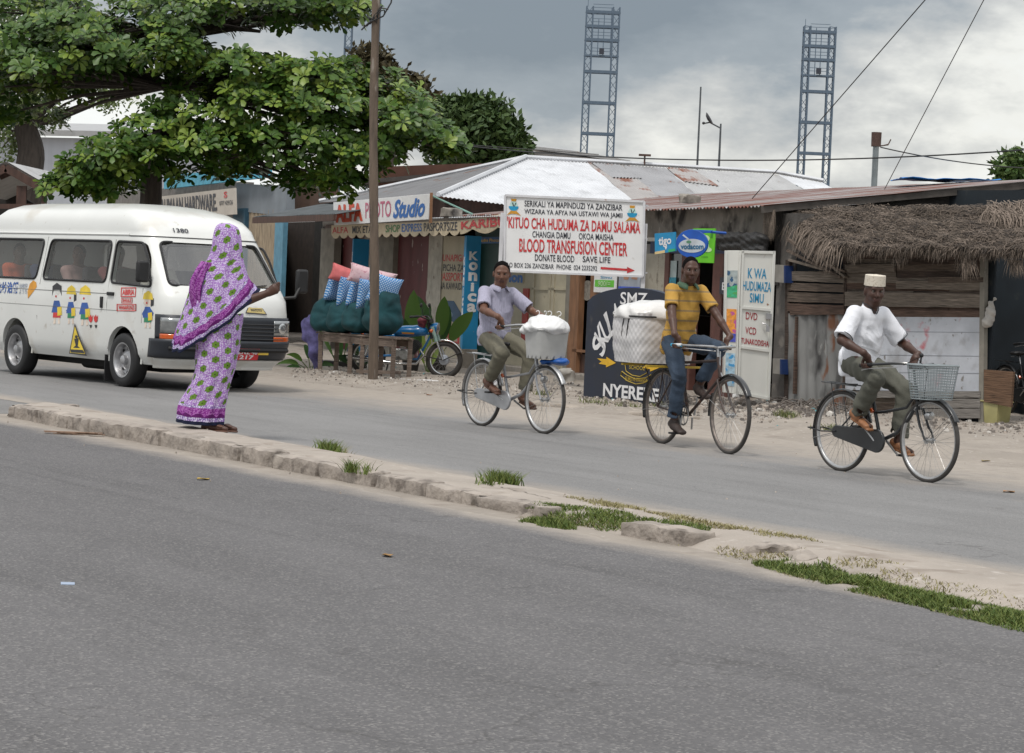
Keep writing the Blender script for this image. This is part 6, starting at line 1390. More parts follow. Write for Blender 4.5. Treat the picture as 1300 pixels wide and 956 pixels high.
# mirrors
mb=MB(); mb.tube([(.60,-.88,1.3),(.68,-.96,1.33),(.68,-1.02,1.36)],.014,6); a_=mb.build('mirror',m_rub2,van)
mb=MB(); mb.obox((.66,-1.03,1.42),(.035,0,0),(0,.085,0),(0,0,.13)); mb.build('mirror_housing',m_rub2,a_,bevel=.03)
mb=MB(); mb.tube([(.80,.84,1.16),(.88,1.0,1.18),(.86,1.08,1.3)],.022,6); a_=mb.build('mirror',m_rub2,van)
mb=MB(); mb.obox((.84,1.12,1.38),(.035,0,0),(0,.085,0),(0,0,.15)); mb.build('mirror_housing',m_rub2,a_,bevel=.03)
# wheels
def vwheel(x,s):
    root=MB(); prof=[(.205,-.09),(.25,-.1),(.31,-.098),(.328,-.075),(.332,0),(.328,.075),(.31,.098),(.25,.1),(.205,.09)]
    c=V((x,s*.80,.332)); t=MB().lathe(c,(0,1,0),prof,48); w0=t.build('wheel',m_rub2,van,sharp=60)
    r=MB(); d=V((0,s,0)); r.lathe(c,d,[(.207,.085),(.215,.095),(.2,.092),(.185,.06),(.175,.01),(.14,.0),(.12,.03),(.085,.045),(.06,.045),(.055,.09),(.035,.1),(.001,.1)],40)
    r.build('rim',M('steel_rim',(.42,.42,.43),.35,.7,var=.15,vs=10,st=((.15,.13,.12)),ss=12,sth=.62),w0)
    h=MB()
    for k_ in range(8): a=k_*math.pi/4; h.cyl(c+V((.155*math.cos(a),s*.012,.155*math.sin(a))),c+V((.155*math.cos(a),s*.02,.155*math.sin(a))),.018,.018,10)
    h.build('rim_holes',m_rub2,w0)
for x in (0,-WB):
    for s in (-1,1): vwheel(x,s)
# side stickers
def sq_(x0,y0,x1,y1,ske=0):
    out=[]
    for px,py in ((x0,y0),(x1,y0),(x1,y1),(x0,y1)):
        x,z=side_uv(px,py); out.append(V((x,-(ysurf(z)+.003),z)))
    return out
DB=M('decal_blue',(.02,.09,.35),.4); DG=M('decal_grey',(.3,.33,.4),.4); DO=M('decal_orange',(.75,.33,.02),.4); DY=M('decal_yellow',(.75,.55,.04),.4); DR=M('decal_red',(.6,.03,.03),.4); DK=M('decal_black',(.02,.02,.025),.4); DS=M('decal_skin',(.72,.6,.5),.4); DN=M('decal_green',(.02,.22,.1),.4)
q=sq_(0,357,26,373); mb=MB(); text(mb,'化幼治麟',q,(-.1,.05,1,.98),0,.003,bold=.03); q=sq_(27,360,37,373); text(mb,'幼稚園',q,(0,.0,1,.45),1,.003); text(mb,'ようち',q,(0,.55,1,1),1,.003); mb.build('lettering_sticker',[DB,DG],van)
q=sq_(37,356,49,379); mb=MB(); poly_on(mb,q,[(.1,1),(.05,.6),(.25,.2),(.6,0),(.9,.1),(1,.35),(.7,.6)],0,.003); mb.build('drop_sticker',DO,van)
for (x0,y0,x1,y1,tx) in ((156,365,175,377,'ABIRIA'),(157,378,171,385,'SHULE'),(151,386,176,395,'WANAFUNZI')):
    q=sq_(x0,y0,x1,y1); mb=MB(); 
    for r_ in ([(0,0),(1,0),(1,.1),(0,.1)],[(0,.9),(1,.9),(1,1),(0,1)],[(0,0),(.05,0),(.05,1),(0,1)],[(.95,0),(1,0),(1,1),(.95,1)]): poly_on(mb,q,r_,0,.002)
    text(mb,tx,q,(.1,.2,.9,.8),0,.003,bold=.03); mb.build('red_sticker',DR,van)
def kid(x0,y0,x1,y1,hat,hair=False):
    q=sq_(x0,y0,x1,y1); mb=MB(); L_=.002
    poly_on(mb,q,ell(.5,.28,.3,.14,16),3,L_)
    if hat: poly_on(mb,q,[(.12,.22),(.2,.08),(.55,0),(.85,.08),(.95,.24)],1,L_*2)
    else: poly_on(mb,q,[(.15,.32),(.18,.08),(.5,0),(.85,.08),(.88,.32),(.7,.17),(.3,.17)],2,L_*2)
    if hair: poly_on(mb,q,[(.75,.2),(.98,.2),(.98,.38),(.75,.42)],2,L_*1.6)
    poly_on(mb,q,[(.3,.42),(.7,.42),(.9,.7),(.12,.7)],0,L_*2); poly_on(mb,q,[(.3,.45),(.05,.6),(.12,.66),(.34,.55)],0,L_); poly_on(mb,q,[(.7,.45),(.98,.58),(.92,.66),(.68,.55)],0,L_)
    poly_on(mb,q,[(.25,.7),(.78,.7),(.8,.82),(.22,.82)],4 if hat else 5,L_*2.2); poly_on(mb,q,[(.55,.58),(.88,.56),(.9,.76),(.58,.78)],1,L_*3)
    poly_on(mb,q,[(.3,.82),(.42,.82),(.42,.96),(.25,.97)],3,L_); poly_on(mb,q,[(.6,.82),(.72,.82),(.76,.96),(.6,.97)],3,L_); poly_on(mb,q,ell(.45,.32,.06,.03,8),5,L_*3)
    mb.build('child_sticker',[DB,DY,DK,DS,DN,DR],van)
kid(66,359,83,413,False); kid(85,362,100,413,True,True); kid(101,362,119,415,True); kid(182,369,198,418,True,True)
q=sq_(114,399,128,417); mb=MB()
for cx in (.28,.75): poly_on(mb,q,[(cx-.2,.05),(cx-.1,.2),(cx,.02),(cx+.1,.2),(cx+.2,.05),(cx+.16,.45),(cx,.6),(cx-.16,.45)],0,.003); poly_on(mb,q,[(cx-.12,.75),(cx+.12,.75),(cx+.05,.95),(cx-.05,.95)],1,.003)
mb.build('tulip_sticker',[DR,DK],van)
q=sq_(91,410,114,452); q=[V((p.x,-.921,p.z)) for p in q]; mb=MB(); poly_on(mb,q,[(0,.93),(.32,0),(.5,.3),(1,1)],0,.002); poly_on(mb,q,[(.06,.9),(.33,.1),(.5,.4),(.9,.94)],1,.003); poly_on(mb,q,ell(.42,.42,.08,.05,10),0,.005); poly_on(mb,q,[(.3,.48),(.55,.46),(.5,.7),(.62,.76),(.25,.75),(.38,.68)],0,.005); poly_on(mb,q,[(.1,.8),(.78,.82),(.88,.92),(.1,.89)],0,.005); mb.build('warning_sticker',[DK,DY],van)
# seats
m_seat=M('seat_cloth',(.035,.03,.035),.9,var=.3,vs=8)
for x in (-.55,-1.35,-2.15,-2.95,-3.6):
    for y in (-.5,.35): mb=MB(); mb.box(x-.1,x,y-.22,y+.22,.95,1.45); mb.box(x-.1,x+.45,y-.24,y+.24,.8,.95); mb.build('seat',m_seat,van,bevel=.04)
mb=MB(); mb.box(.3,.62,-.7,.7,1.0,1.2); mb.tube([(.22+.0*math.cos(t),-.42+.19*math.cos(t),1.17+.16*math.sin(t)) for t in np.linspace(0,6.28,20)],.014,6); mb.build('dashboard',m_seat,van,bevel=.02)
# ================================================================== people
def skinmat(name,c): return M(name,c,.48,var=.12,vs=14,spec=.45)
SK1=skinmat('skin_brown',(.135,.062,.038)); SK2=skinmat('skin_dark',(.075,.034,.022)); SK3=skinmat('skin_deep',(.06,.027,.018))
m_hair=M('black_hair',(.006,.005,.005),1.0,var=.4,vs=60,bump=.3,bs=150,spec=.08); m_eye=[M('eye_white',(.30,.26,.22),.4),M('eye_dark',(.01,.006,.005),.25)]; m_lip=M('dark_lips',(.07,.03,.024),.45); m_teeth=M('teeth_white',(.75,.72,.66),.35)
def headframe(c,f,u=(0,0,1)):
    f=V(f).normalized(); l=V(u).cross(f).normalized(); uu=f.cross(l); return Matrix(((f.x,l.x,uu.x,c[0]),(f.y,l.y,uu.y,c[1]),(f.z,l.z,uu.z,c[2]),(0,0,0,1)))
def add_head(sd,H,neck,fat=1.0,smile=False):
    R3=H.to_3x3(); Rn=np.array(R3); g=lambda x,y,z: H@V((x,y*fat,z))
    sd.ell(g(-.008,0,.032),(.098,.076*fat,.10),.02,R=Rn); sd.ell(g(.02,0,-.035),(.072,.060*fat,.078),.03,R=Rn); sd.cap(g(.05,-.012,-.092),.024,g(.05,.012,-.092),.024,.03)
    for s in (-1,1):
        sd.ell(g(.052,s*.038,-.018),(.035,.026,.03),.02,R=Rn); sd.ell(g(-.008,s*.078,-.002),(.020,.009,.032),.008,R=Rn)
        sd.ell(g(.094,s*.031,.018),(.016,.017,.011),.012,'s',R=Rn)
    sd.cap(g(.082,-.038,.038),.012,g(.082,.038,.038),.012,.015); sd.cap(g(.086,0,.022),.009,g(.105,0,-.018),.013,.012)
    sd.cap(g(.094,-.012,-.022),.009,g(.094,.012,-.022),.009,.008)
    sd.cap(g(.084,-.02,-.050),.009,g(.084,.02,-.050),.009,.008); sd.cap(g(.082,-.016,-.063),.0095,g(.082,.016,-.063),.0095,.008)
    sd.cap(g(-.025,0,-.05),.058,neck,.066,.03)
def head_extras(H,root,fat=1.0,hair=True,smile=False,hm=None,col=None):
    g=lambda x,y,z: H@V((x,y*fat,z))
    for s in (-1,1):
        mb=MB(); mb.sphere(g(.0765,s*.031,.018),(.0115,.0115,.0095),12,8,0); mb.sphere(g(.083,s*.030,.018),.0072,10,6,1); mb.build('eye',m_eye,root)
    if hair:
        sd=SD(); Rn=np.array(H.to_3x3()); sd.ell(g(-.010,0,.035),(.1,.0785*fat,.1005),.01,R=Rn)
        sd.cut(g(.043,0,.05),H.to_3x3()@V((1,0,-.42)),g(0,0,0)-V((.3,.3,.3)),g(0,0,0)+V((.3,.3,.3)),.01); sd.cut(g(-.03,0,-.012),H.to_3x3()@V((.35,0,-1)),g(0,0,0)-V((.3,.3,.3)),g(0,0,0)+V((.3,.3,.3)),.01)
        sdobj(sd,'hair',m_hair,root,cell=.006,disp=lambda P:.0015*np.sin(P[:,0]*300)*np.sin(P[:,1]*310)*np.sin(P[:,2]*290))
    if smile:
        mb=MB(); mb.tube([g(.0885-abs(y)*.25,y,-.056+abs(y)*.18) for y in np.linspace(-.019,.019,7)],.0042,6); mb.build('teeth',m_teeth,root)
def add_hand(sd,G,g,wrist,s,rb=.014):
    """hand closed round a bar at G with axis g; s=+1 left hand, -1 right hand"""
    G=V(G); g=V(g).normalized(); w=V(wrist)-G; w=(w-g*w.dot(g)); w.normalize(); f=-w; u=g.cross(f); 
    if u.z<0: u=-u
    P=lambda a,b,c: G+g*a+f*b+u*c
    sd.ecap(P(0,-.048,.028),(.036,.016),P(0,.016,.030),(.042,.016),g,.012)
    for i,o in enumerate((-.033,-.011,.011,.032)):
        q=[P(o,.018,.030),P(o,.040,.010),P(o*.96,.030,-.020),P(o*.92,.004,-.027+.002*i)]; sd.chain(q,[.0105,.0098,.009,.008],.004)
    inn=-1 if (V((0,s,0)).dot(g)>0) else 1
    sd.chain([P(inn*.036,-.035,.018),P(inn*.052,-.004,.004),P(inn*.04,.018,-.014)],[.014,.0115,.0095],.006)
    sd.cap(wrist,.028,P(0,-.045,.026),.026,.02)
def stripes_mat(name,c,stripe,col2=None):
    m=M(name,c,.85,var=.08,vs=10,bump=.15,bs=90); nt=m.node_tree; N=nt.nodes; L=nt.links; b=N['Principled BSDF']; src=b.inputs['Base Color'].links[0].from_socket
    tc=N.new('ShaderNodeTexCoord'); sp=N.new('ShaderNodeSeparateXYZ'); L.new(tc.outputs['Object'],sp.inputs[0])
    m1=N.new('ShaderNodeMath'); m1.operation='MULTIPLY_ADD'; m1.inputs[1].default_value=1/stripe[0]; m1.inputs[2].default_value=stripe[2]; L.new(sp.outputs['Z'],m1.inputs[0])
    fr=N.new('ShaderNodeMath'); fr.operation='FRACT'; L.new(m1.outputs[0],fr.inputs[0]); lt=N.new('ShaderNodeMath'); lt.operation='LESS_THAN'; lt.inputs[1].default_value=stripe[1]/stripe[0]; L.new(fr.outputs[0],lt.inputs[0])
    x=N.new('ShaderNodeMix'); x.data_type='RGBA'; L.new(lt.outputs[0],x.inputs[0]); L.new(src,x.inputs[6]); x.inputs[7].default_value=(*stripe[3],1); L.new(x.outputs[2],b.inputs['Base Color']); return m
def rider(name,label,MX,sk,pel,chest,neck,hc,hf,hands,grip,ankles,toes,tops,bottoms,shoe,hat=None,smile=False,fat=1.0,footm=None,hair=True,sleeve=.75,collar=None,hem=None):
    """pel/chest/neck/head centres, hands [R,L], ankles [R,L] in bike coordinates"""
    y1=V((0,1,0)); pel=V(pel);chest=V(chest);neck=V(neck)
    up=(neck-pel).normalized()
    SH=[neck+V((-.01,s*.158*fat,-.072)) for s in (-1,1)]; HP=[pel+V((.02,s*.095,-.02)) for s in (-1,1)]
    EL=[];WR=[]
    for i,s in enumerate((-1,1)):
        G=V(hands[i]); g=V(grip[i]); bk=V((-1,0,.45)); w=G+(bk-g.normalized()*bk.dot(g.normalized())).normalized()*.085; WR.append(w); EL.append(ik(SH[i],w,.285,.255,V((-.4,s*.7,-.6))))
    AN=[V(a) for a in ankles]; KN=[ik(HP[i],AN[i],.43,.42,V((1,(-1,1)[i]*.22,.15))) for i in (0,1)]
    sd=SD(); H=headframe(hc,hf); add_head(sd,H,neck+V((0,0,-.02)),fat)
    sd.ecap(pel,(.13*fat,.09),chest,(.122*fat,.088),y1,.04); sd.ecap(chest,(.132*fat,.088),neck+V((-.01,0,-.10)),(.13*fat,.07),y1,.04); sd.cap(SH[0],.043,SH[1],.043,.03)
    for i,s in enumerate((-1,1)):
        sd.chain([SH[i],SH[i].lerp(EL[i],.5),EL[i]],[.052,.046,.037],.02); sd.chain([EL[i],EL[i].lerp(WR[i],.35),WR[i]],[.037,.038,.024],.015); add_hand(sd,hands[i],grip[i],WR[i],s)
        sd.chain([HP[i],KN[i]],[.085,.055],.03); sd.chain([KN[i],KN[i].lerp(AN[i],.35),AN[i]],[.052,.05,.034],.02)
        t=V(toes[i]); fd=(t-AN[i]); sd.cap(AN[i],.034,AN[i]+fd*.05-V((0,0,.04)),.032,.02); sd.cap(AN[i]-V((0,0,.045))-fd*.2,.026,t,.022,.02)
    lp=[H@V((.092,0,-.056))]
    def fm(c):
        d=np.linalg.norm(c-np.array(lp[0]),axis=1); yy=(c-np.array(H.translation))@np.array(H.to_3x3()@V((0,1,0))); zz=(c-np.array(H.translation))@np.array(H.to_3x3()@V((0,0,1))); return ((np.abs(zz+.056)<.0125)&(np.abs(yy)<.024)&(d<.035)).astype(int)
    body=sdobj(sd,name,[sk,m_lip],None,cell=.0055,mat=MX,fm=fm); WOFF[body.name]=V((0,0,0)); tag(body,label,'person','men riding bicycles')
    head_extras(H,body,fat,hair,smile)
    # --- shirt
    k_=tops; e=k_.get('ease',.016); sd=SD(); 
    hemp=k_.get('hem',pel+V((-.03,0,-.10)))
    sd.ecap(hemp,(.15*fat+e*.5,.10+e*.7),pel+V((0,0,.02)),(.142*fat+e,.102+e),y1,.035); sd.ecap(pel,(.138*fat+e,.098+e),chest,(.132*fat+e,.095+e),y1,.035); sd.ecap(chest,(.142*fat+e,.095+e),neck+V((-.01,0,-.10)),(.128*fat+e*.5,.068+e*.5),y1,.035); sd.cap(SH[0],.047+e*.3,SH[1],.047+e*.3,.03); sd.cap(neck+V((0,0,-.05)),.07,neck+V((0,0,-.012)),.064,.02)
    for i in (0,1):
        L_=sleeve; d=(EL[i]-SH[i]); 
        if L_<=1: end=SH[i]+d*L_; dd=d.normalized(); sd.cap(SH[i],.05+e*.5,end+dd*.03,.046+e*1.2,.025)
        else: end=EL[i].lerp(WR[i],L_-1); dd=(WR[i]-EL[i]).normalized(); sd.cap(SH[i],.05+e*.5,EL[i],.046+e,.025); sd.cap(EL[i],.046+e,end+dd*.03,.046+e,.02)
        lo=end-V((.14,.14,.14)); hi=end+V((.14,.14,.14)); sd.cap(end-dd*.03,.030+e*.75,end+dd*.10,.034+e*.85,.005,'s'); sd.cut(end,dd,end-V((.1,.1,.1))+dd*.085,end+V((.1,.1,.1))+dd*.085,.003)
    # neck opening
    sd.cap(neck+V((.0,0,.0)),.052,neck+V((.02,0,.1)),.06,.006,'s')
    if k_.get('v'): sd.cap(neck+V((.075,0,-.055)),.022,neck+V((.03,0,.02)),.05,.01,'s')
    sd.cut(hemp+V((0,0,k_.get('hz',-.05))),V((k_.get('htilt',0),0,-1)),pel-V((.5,.35,.5)),pel+V((.5,.35,-.02)),.004)
    am=k_.get('amp',.006)
    def dsp(P):
        t=sinfold(P,am*.7,17,23,26,1.3)+crease(P,am*2.3,1); q=np.clip((P[:,2]-(neck.z-.1))*-8,0,1)*.7+.3; return t*q+am*.35*np.sin(P[:,0]*60+P[:,2]*45+3*np.sin(P[:,1]*17))*q
    sh=sdobj(sd,'shirt',k_['mat'],body,cell=.0065,disp=dsp)
    if collar:
        mb=MB(); n_=24
        for s in (-1,1):
            pts=[]
            for j in range(9):
                a=math.pi-(math.pi-.35)*j/8; c=neck+V((.070*math.cos(a)+.006,s*.072*math.sin(a),.014-.026*(j/8)**2)); o_=V((math.cos(a)*.035,s*math.sin(a)*.040,-.036-.012*(j/8))); 
                if j>=7: o_=V((.04,s*.03,-.055))
                pts.append((c,c+o_*.5+V((0,0,.008)),c+o_))
            for a,b in zip(pts,pts[1:]):
                for q in (0,1): mb.add([a[q],b[q],b[q+1],a[q+1]],[(0,1,2,3)],0,True)
        mb.build('collar',collar,sh,solid=.004)
    if k_.get('btn'):
        mb=MB(); 
        for j in range(5): pass
    if k_.get('trim'):
        mb=MB(); mb.tube([neck+V((.085,0,-.07)),neck+V((.067,-.038,-.03)),neck+V((.03,-.063,.004)),neck+V((-.03,-.058,.02)),neck+V((-.062,0,.026)),neck+V((-.03,.058,.02)),neck+V((.03,.063,.004)),neck+V((.067,.038,-.03))],.004,5,closed=True); mb.build('neck_trim',k_['trim'],sh)
        for i in (0,1):
            end=EL[i].lerp(WR[i],sleeve-1) if sleeve>1 else SH[i].lerp(EL[i],sleeve); dd=(WR[i]-EL[i]).normalized() if sleeve>1 else (EL[i]-SH[i]).normalized(); mb=MB(); mb.torus(end-dd*.004,dd,.043+e*1.2,.0035,32,6); mb.build('cuff_trim',k_['trim'],sh)
    # --- trousers
    k_=bottoms; sd=SD(); w_=k_.get('w',1.0); sd.ecap(pel+V((-.01,0,-.03)),(.145*fat,.108),pel+V((0,0,.06)),(.135*fat,.098),y1,.03)
    for i in (0,1):
        cf=k_.get('cuff',.9); end=KN[i].lerp(AN[i],cf); dd=(AN[i]-KN[i]).normalized()
        sd.chain([HP[i]+V((0,0,-.01)),HP[i].lerp(KN[i],.5),KN[i]],[.09,.082*w_,.066*w_],.03); sd.chain([KN[i],KN[i].lerp(AN[i],.45),end+dd*.03],[.066*w_,.064*w_,k_.get('r',.07)],.02)
        sd.cap(end-dd*.04,k_.get('r',.07)-.012,end+dd*.25,k_.get('r',.07)-.006,.006,'s'); sd.cut(end,dd,end-V((.1,.1,.1))+dd*.05,end+V((.1,.1,.1))+dd*.05,.003)
    ka=[np.array(x) for x in KN]
    def dsp2(P):
        nk=np.min([np.linalg.norm(P-a,axis=1) for a in ka],axis=0); return sinfold(P,.004,9,19,34,.4)+crease(P,.009,5)+.005*np.sin(P[:,2]*70+P[:,0]*55)*np.exp(-(nk/.12)**2)+k_.get('amp',.0)*np.sin(P[:,0]*70+P[:,1]*40)
    sdobj(sd,'trousers',k_['mat'],body,cell=.0065,disp=dsp2)
    for i in (0,1):
        t=V(toes[i]); a=AN[i]; fd=(t-a); fd.z*=.6; fd.normalize(); heel=V((a.x,a.y,min(a.z-.05,a.z-.05)))-fd*.05; tt=t+fd*.015; sl=SD(); sole=(heel+tt)/2-V((0,0,.02)); 
        shd=shoe
        if shd.get('sandal'):
            sl.ecap(heel-V((0,0,.028)),(.032,.012),heel.lerp(tt,.5)-V((0,0,.03)),(.03,.012),y1,.01); sl.ecap(heel.lerp(tt,.5)-V((0,0,.03)),(.03,.012),tt-V((0,0,.024)),(.04,.012),y1,.01)
            sl.ecap(heel.lerp(tt,.55)+V((0,0,.0)),(.042,.03),heel.lerp(tt,.9)-V((0,0,.006)),(.044,.024),y1,.01); 
            if shd.get('strap'): sl.ecap(heel+V((0,0,.02)),(.038,.04),heel.lerp(tt,.3)+V((0,0,.01)),(.04,.038),y1,.01)
        else:
            sl.ecap(heel,(.036,.036),heel.lerp(tt,.5),(.036,.036),y1,.02); sl.ecap(heel.lerp(tt,.5),(.036,.034),tt,(.042,.024),y1,.02); sl.cap(a-V((0,0,.01)),.044,heel.lerp(tt,.25),.04,.03)
            sl.cap(a+V((0,0,.02)),.034,a+V((0,0,.15)),.036,.004,'s'); sl.plane((0,0,heel.z-.034),(0,0,-1),.004) if False else None
        sdobj(sl,'shoe' if not shd.get('sandal') else 'sandal',shd['mat'],body,cell=.005)
    return body,H,sh
# ------------------------------------------------------------------ bicycles
m_tyre=M('bicycle_tyre',(.05,.046,.043),.85,var=.2,vs=20); m_alu=M('worn_alloy',(.45,.45,.45),.35,.75,var=.15,vs=12,st=((.25,.2,.16)),ss=14,sth=.64); m_chr=M('dull_chrome',(.4,.4,.4),.25,.9,var=.15,vs=12); m_spk=M('spoke_steel',(.35,.34,.33),.4,.7)
def bwheel(root,c,r,rimm,n=36,hubr=.02):
    c=V(c); w0=MB().torus(c,(0,1,0),r-.018,.0185,72,10).build('wheel',m_tyre,root)
    mb=MB(); R_=r-.034; mb.lathe(c,(0,1,0),[(R_+.006,-.014),(R_-.004,-.014),(R_-.012,-.006),(R_-.012,.006),(R_-.004,.014),(R_+.006,.014)],72,0,True); mb.build('rim',rimm,w0,sharp=60)
    mb=MB(); ph=U(0,1)
    for i in range(n):
        a=2*math.pi*i/n+ph; s=1 if i%2 else -1; da=(.9 if (i//2)%2 else -.9); p=c+V((math.cos(a+da)*hubr,s*.03,math.sin(a+da)*hubr)); q=c+V((math.cos(a)*(R_-.008),0,math.sin(a)*(R_-.008))); mb.tube([p,q],.0013,3,cap=False)
    mb.build('spokes',m_spk,w0)
    mb=MB(); mb.cyl(c-V((0,.045,0)),c+V((0,.045,0)),.014,.014,12); mb.cyl(c-V((0,.034,0)),c-V((0,.028,0)),.026,.026,16); mb.cyl(c+V((0,.028,0)),c+V((0,.034,0)),.026,.026,16); mb.cyl(c-V((0,.065,0)),c+V((0,.065,0)),.006,.006,8); mb.build('hub',m_alu,w0); return w0
def mudguard(root,c,r,a0,a1,mat,w=.028):
    mb=MB(); c=V(c)
    def fn(u,v):
        a=math.radians(a0+(a1-a0)*u); t=(v-.5)*2; rr=r-.012*t*t; return c+V((math.cos(a)*rr,t*w,math.sin(a)*rr))
    mb.grid(fn,40,6); o=mb.build('mudguard',mat,root,solid=.002); 
    mb=MB()
    for a in (a0+12,a1-12) if abs(a1-a0)>90 else (a0+10,):
        for s in (-1,1): mb.tube([c+V((0,s*.05,0)),c+V((math.cos(math.radians(a))*r,s*w,math.sin(math.radians(a))*r))],.0025,4)
    mb.build('mudguard_stay',m_spk,root)
def pedals(root,bb,ang,ms):
    bb=V(bb); L_=.168; out=[]
    for s,a in ((-1,ang),(1,ang+180)):
        d=V((math.cos(math.radians(a)),0,math.sin(math.radians(a)))); p=bb+V((0,s*.065,0)); q=p+d*L_+V((0,s*.012,0)); mb=MB(); mb.tube([p,q],[.011,.008],8); c_=mb.build('crank',ms,root); mb=MB(); c=q+V((0,s*.055,0)); mb.obox(c,(.035,0,0),(0,.042,0),(0,0,.009)); mb.build('pedal',m_rub2,c_,bevel=.004); out.append(c)
    return out
def saddle(root,c,mat):
    sd=SD(); c=V(c); sd.ecap(c+V((-.08,0,0)),(.085,.028),c+V((.0,0,.002)),(.07,.026),(0,1,0),.03); sd.ecap(c+V((.0,0,.0)),(.05,.026),c+V((.15,0,.008)),(.02,.018),(0,1,0),.03); o=sdobj(sd,'saddle',mat,root,cell=.008)
    mb=MB()
    for s in (-1,1):
        for x in (-.08,-.03): mb.torus(c+V((x,s*.04,-.045)),(0,0,1),.018,.003,16,5)
    mb.build('saddle_spring',m_chr,o)
def city_bike(label,MX,L_,r,fm,chain,rimm,guard,crank,rack=True,gz=1.0,gx=.66,plate=None):
    root=empty('bicycle',None,label,'bicycle','bicycles on the far side of the median',mat=MX); bb=(.47,0,.29)
    bwheel(root,(0,0,r),r,rimm); bwheel(root,(L_,0,r),r,rimm)
    A=V((0,0,r)); B_=V(bb); S_=V((.33,0,.70)); hb_=V((L_-.14,0,.60)); ht=V((L_-.19,0,.76))
    mb=MB(); mb.tube([B_,S_],.015,10); mb.tube([hb_-V((.0,0,.01)),ht],.019,10)
    mb.tube([hb_+V((-.005,0,.04)),hb_+V((-.10,0,-.10)),hb_.lerp(B_,.55)+V((0,0,-.06)),B_],.0165,10); mb.tube([hb_+V((-.03,0,.10)),hb_+V((-.14,0,-.02)),S_.lerp(B_,.45)+V((.12,0,.015)),S_.lerp(B_,.45)],.012,10)
    for s in (-1,1): mb.tube([A+V((0,s*.055,0)),B_+V((0,s*.03,0))],.009,8); mb.tube([A+V((0,s*.055,0)),S_+V((-.02,s*.015,-.06))],.007,8)
    mb.build('frame',fm,root)
    F_=V((L_,0,r)); cr=hb_+V((.012,0,-.02)); mb=MB(); mb.tube([cr+V((0,-.035,0)),cr+V((0,.035,0))],.012,8)
    for s in (-1,1): mb.tube([cr+V((0,s*.036,0)),cr.lerp(F_,.55)+V((-.012,s*.045,0)),F_+V((-.03,s*.05,.06)),F_+V((0,s*.05,0))],[.012,.011,.009,.008],8)
    mb.build('fork',fm,root)
    mb=MB(); st=ht+V((-.03,0,.14)); mb.tube([ht,st],.0115,8); stt=V((L_-.18,0,gz-.02)); mb.tube([st,stt],.011,8); n_=[]
    for s in (-1,1): mb.tube([stt,stt+V((.03,s*.06,.025)),stt+V((.03,s*.14,.045)),stt+V((-.05,s*.22,.04)),V((gx+.04,s*.262,gz)),V((gx-.06,s*.275,gz-.012))],.0115,8)
    hbz=mb.build('handlebar',m_chr if fm is not BKF else fm,root)
    for s in (-1,1): mb=MB(); mb.tube([V((gx+.05,s*.26,gz)),V((gx-.07,s*.276,gz-.014))],.0165,10); mb.build('grip',m_rub2,hbz)
    for s in (-1,1): mb=MB(); mb.tube([stt+V((-.02,s*.2,.01)),V((gx+.02,s*.27,gz-.035)),V((gx-.05,s*.275,gz-.05))],.005,5); mb.build('brake_lever',m_alu,hbz); mb=MB(); mb.tube([stt+V((0,-.15,.03)),stt+V((.10,-.10,.09)),stt+V((.12,0,.0)),hb_+V((.05,0,.05))],.003,5); mb.build('brake_cable',m_rub2,hbz)
    mb=MB(); mb.tube([S_,V((.29,0,.82))],.0125,8); mb.build('seat_post',m_chr,root); saddle(root,(.27,0,.84),m_rub2)
    mudguard(root,A,r+.02,15,205,guard); mudguard(root,F_,r+.02,28,120,guard)
    # chain case on right side
    mb=MB(); y=-.062; n_=14; up_=[];lo_=[]
    for i in range(n_+1): a=math.pi/2+math.pi*i/n_; up_.append((A.x+.05*math.cos(a),A.z+.05*math.sin(a)))
    for i in range(n_+1): a=-math.pi/2+math.pi*i/n_; up_.append((B_.x+.02+.095*math.cos(a),B_.z+.095*math.sin(a)))
    mb.prism([V((x,y-.012,z)) for x,z in up_],V((0,.024,0))); mb.build('chain_case',chain,root,bevel=.005)
    out=pedals(root,bb,crank,m_chr if fm is not BKF else m_alu)
    if rack:
        mb=MB()
        for s in (-1,1): mb.tube([V((.2,s*.05,.72)),V((-.22,s*.06,.735)),V((-.26,s*.03,.735))],.0055,6); mb.tube([A+V((0,s*.06,0)),V((-.10,s*.06,.735))],.0045,6)
        for x in (.1,-.05,-.18): mb.tube([V((x,-.055,.733)),V((x,.055,.733))],.0045,6)
        mb.build('rear_rack',fm if fm is BKF else m_chr,root)
    mb=MB()
    for s in (-1,1): mb.tube([A+V((-.0,s*.08,-.0)),V((-.16,s*.09,r-.01)),V((-.34,s*.085,r+.01))],.006,6)
    mb.tube([V((-.34,-.085,r+.01)),V((-.34,.085,r+.01))],.006,6); mb.build('kick_stand',m_rub2,root)
    mb=MB(); c=F_+V((-.02,-.0,r+.07)); mb.lathe(V((L_+.055,-.05,r+.20)),(1,0,0),[(.001,-.05),(.03,-.04),(.036,.0),(.03,.012),(.001,.016)],20); l_=mb.build('headlamp',m_chr,root)
    mb=MB(); mb.cyl(V((.39,-.03,.52)),V((.37,-.03,.545)),.016,.016,12); mb.build('reflector',m_or,root)
    return root,out
BKF=M('black_bicycle_paint',(.018,.02,.022),.35,var=.2,vs=10,coat=.3); SVF=M('silver_bicycle_paint',(.38,.385,.4),.35,.6,var=.15,vs=10); RDF=M('old_roadster_paint',(.045,.03,.026),.5,.2,var=.35,vs=14,st=((.13,.06,.035)),ss=12,sth=.6)
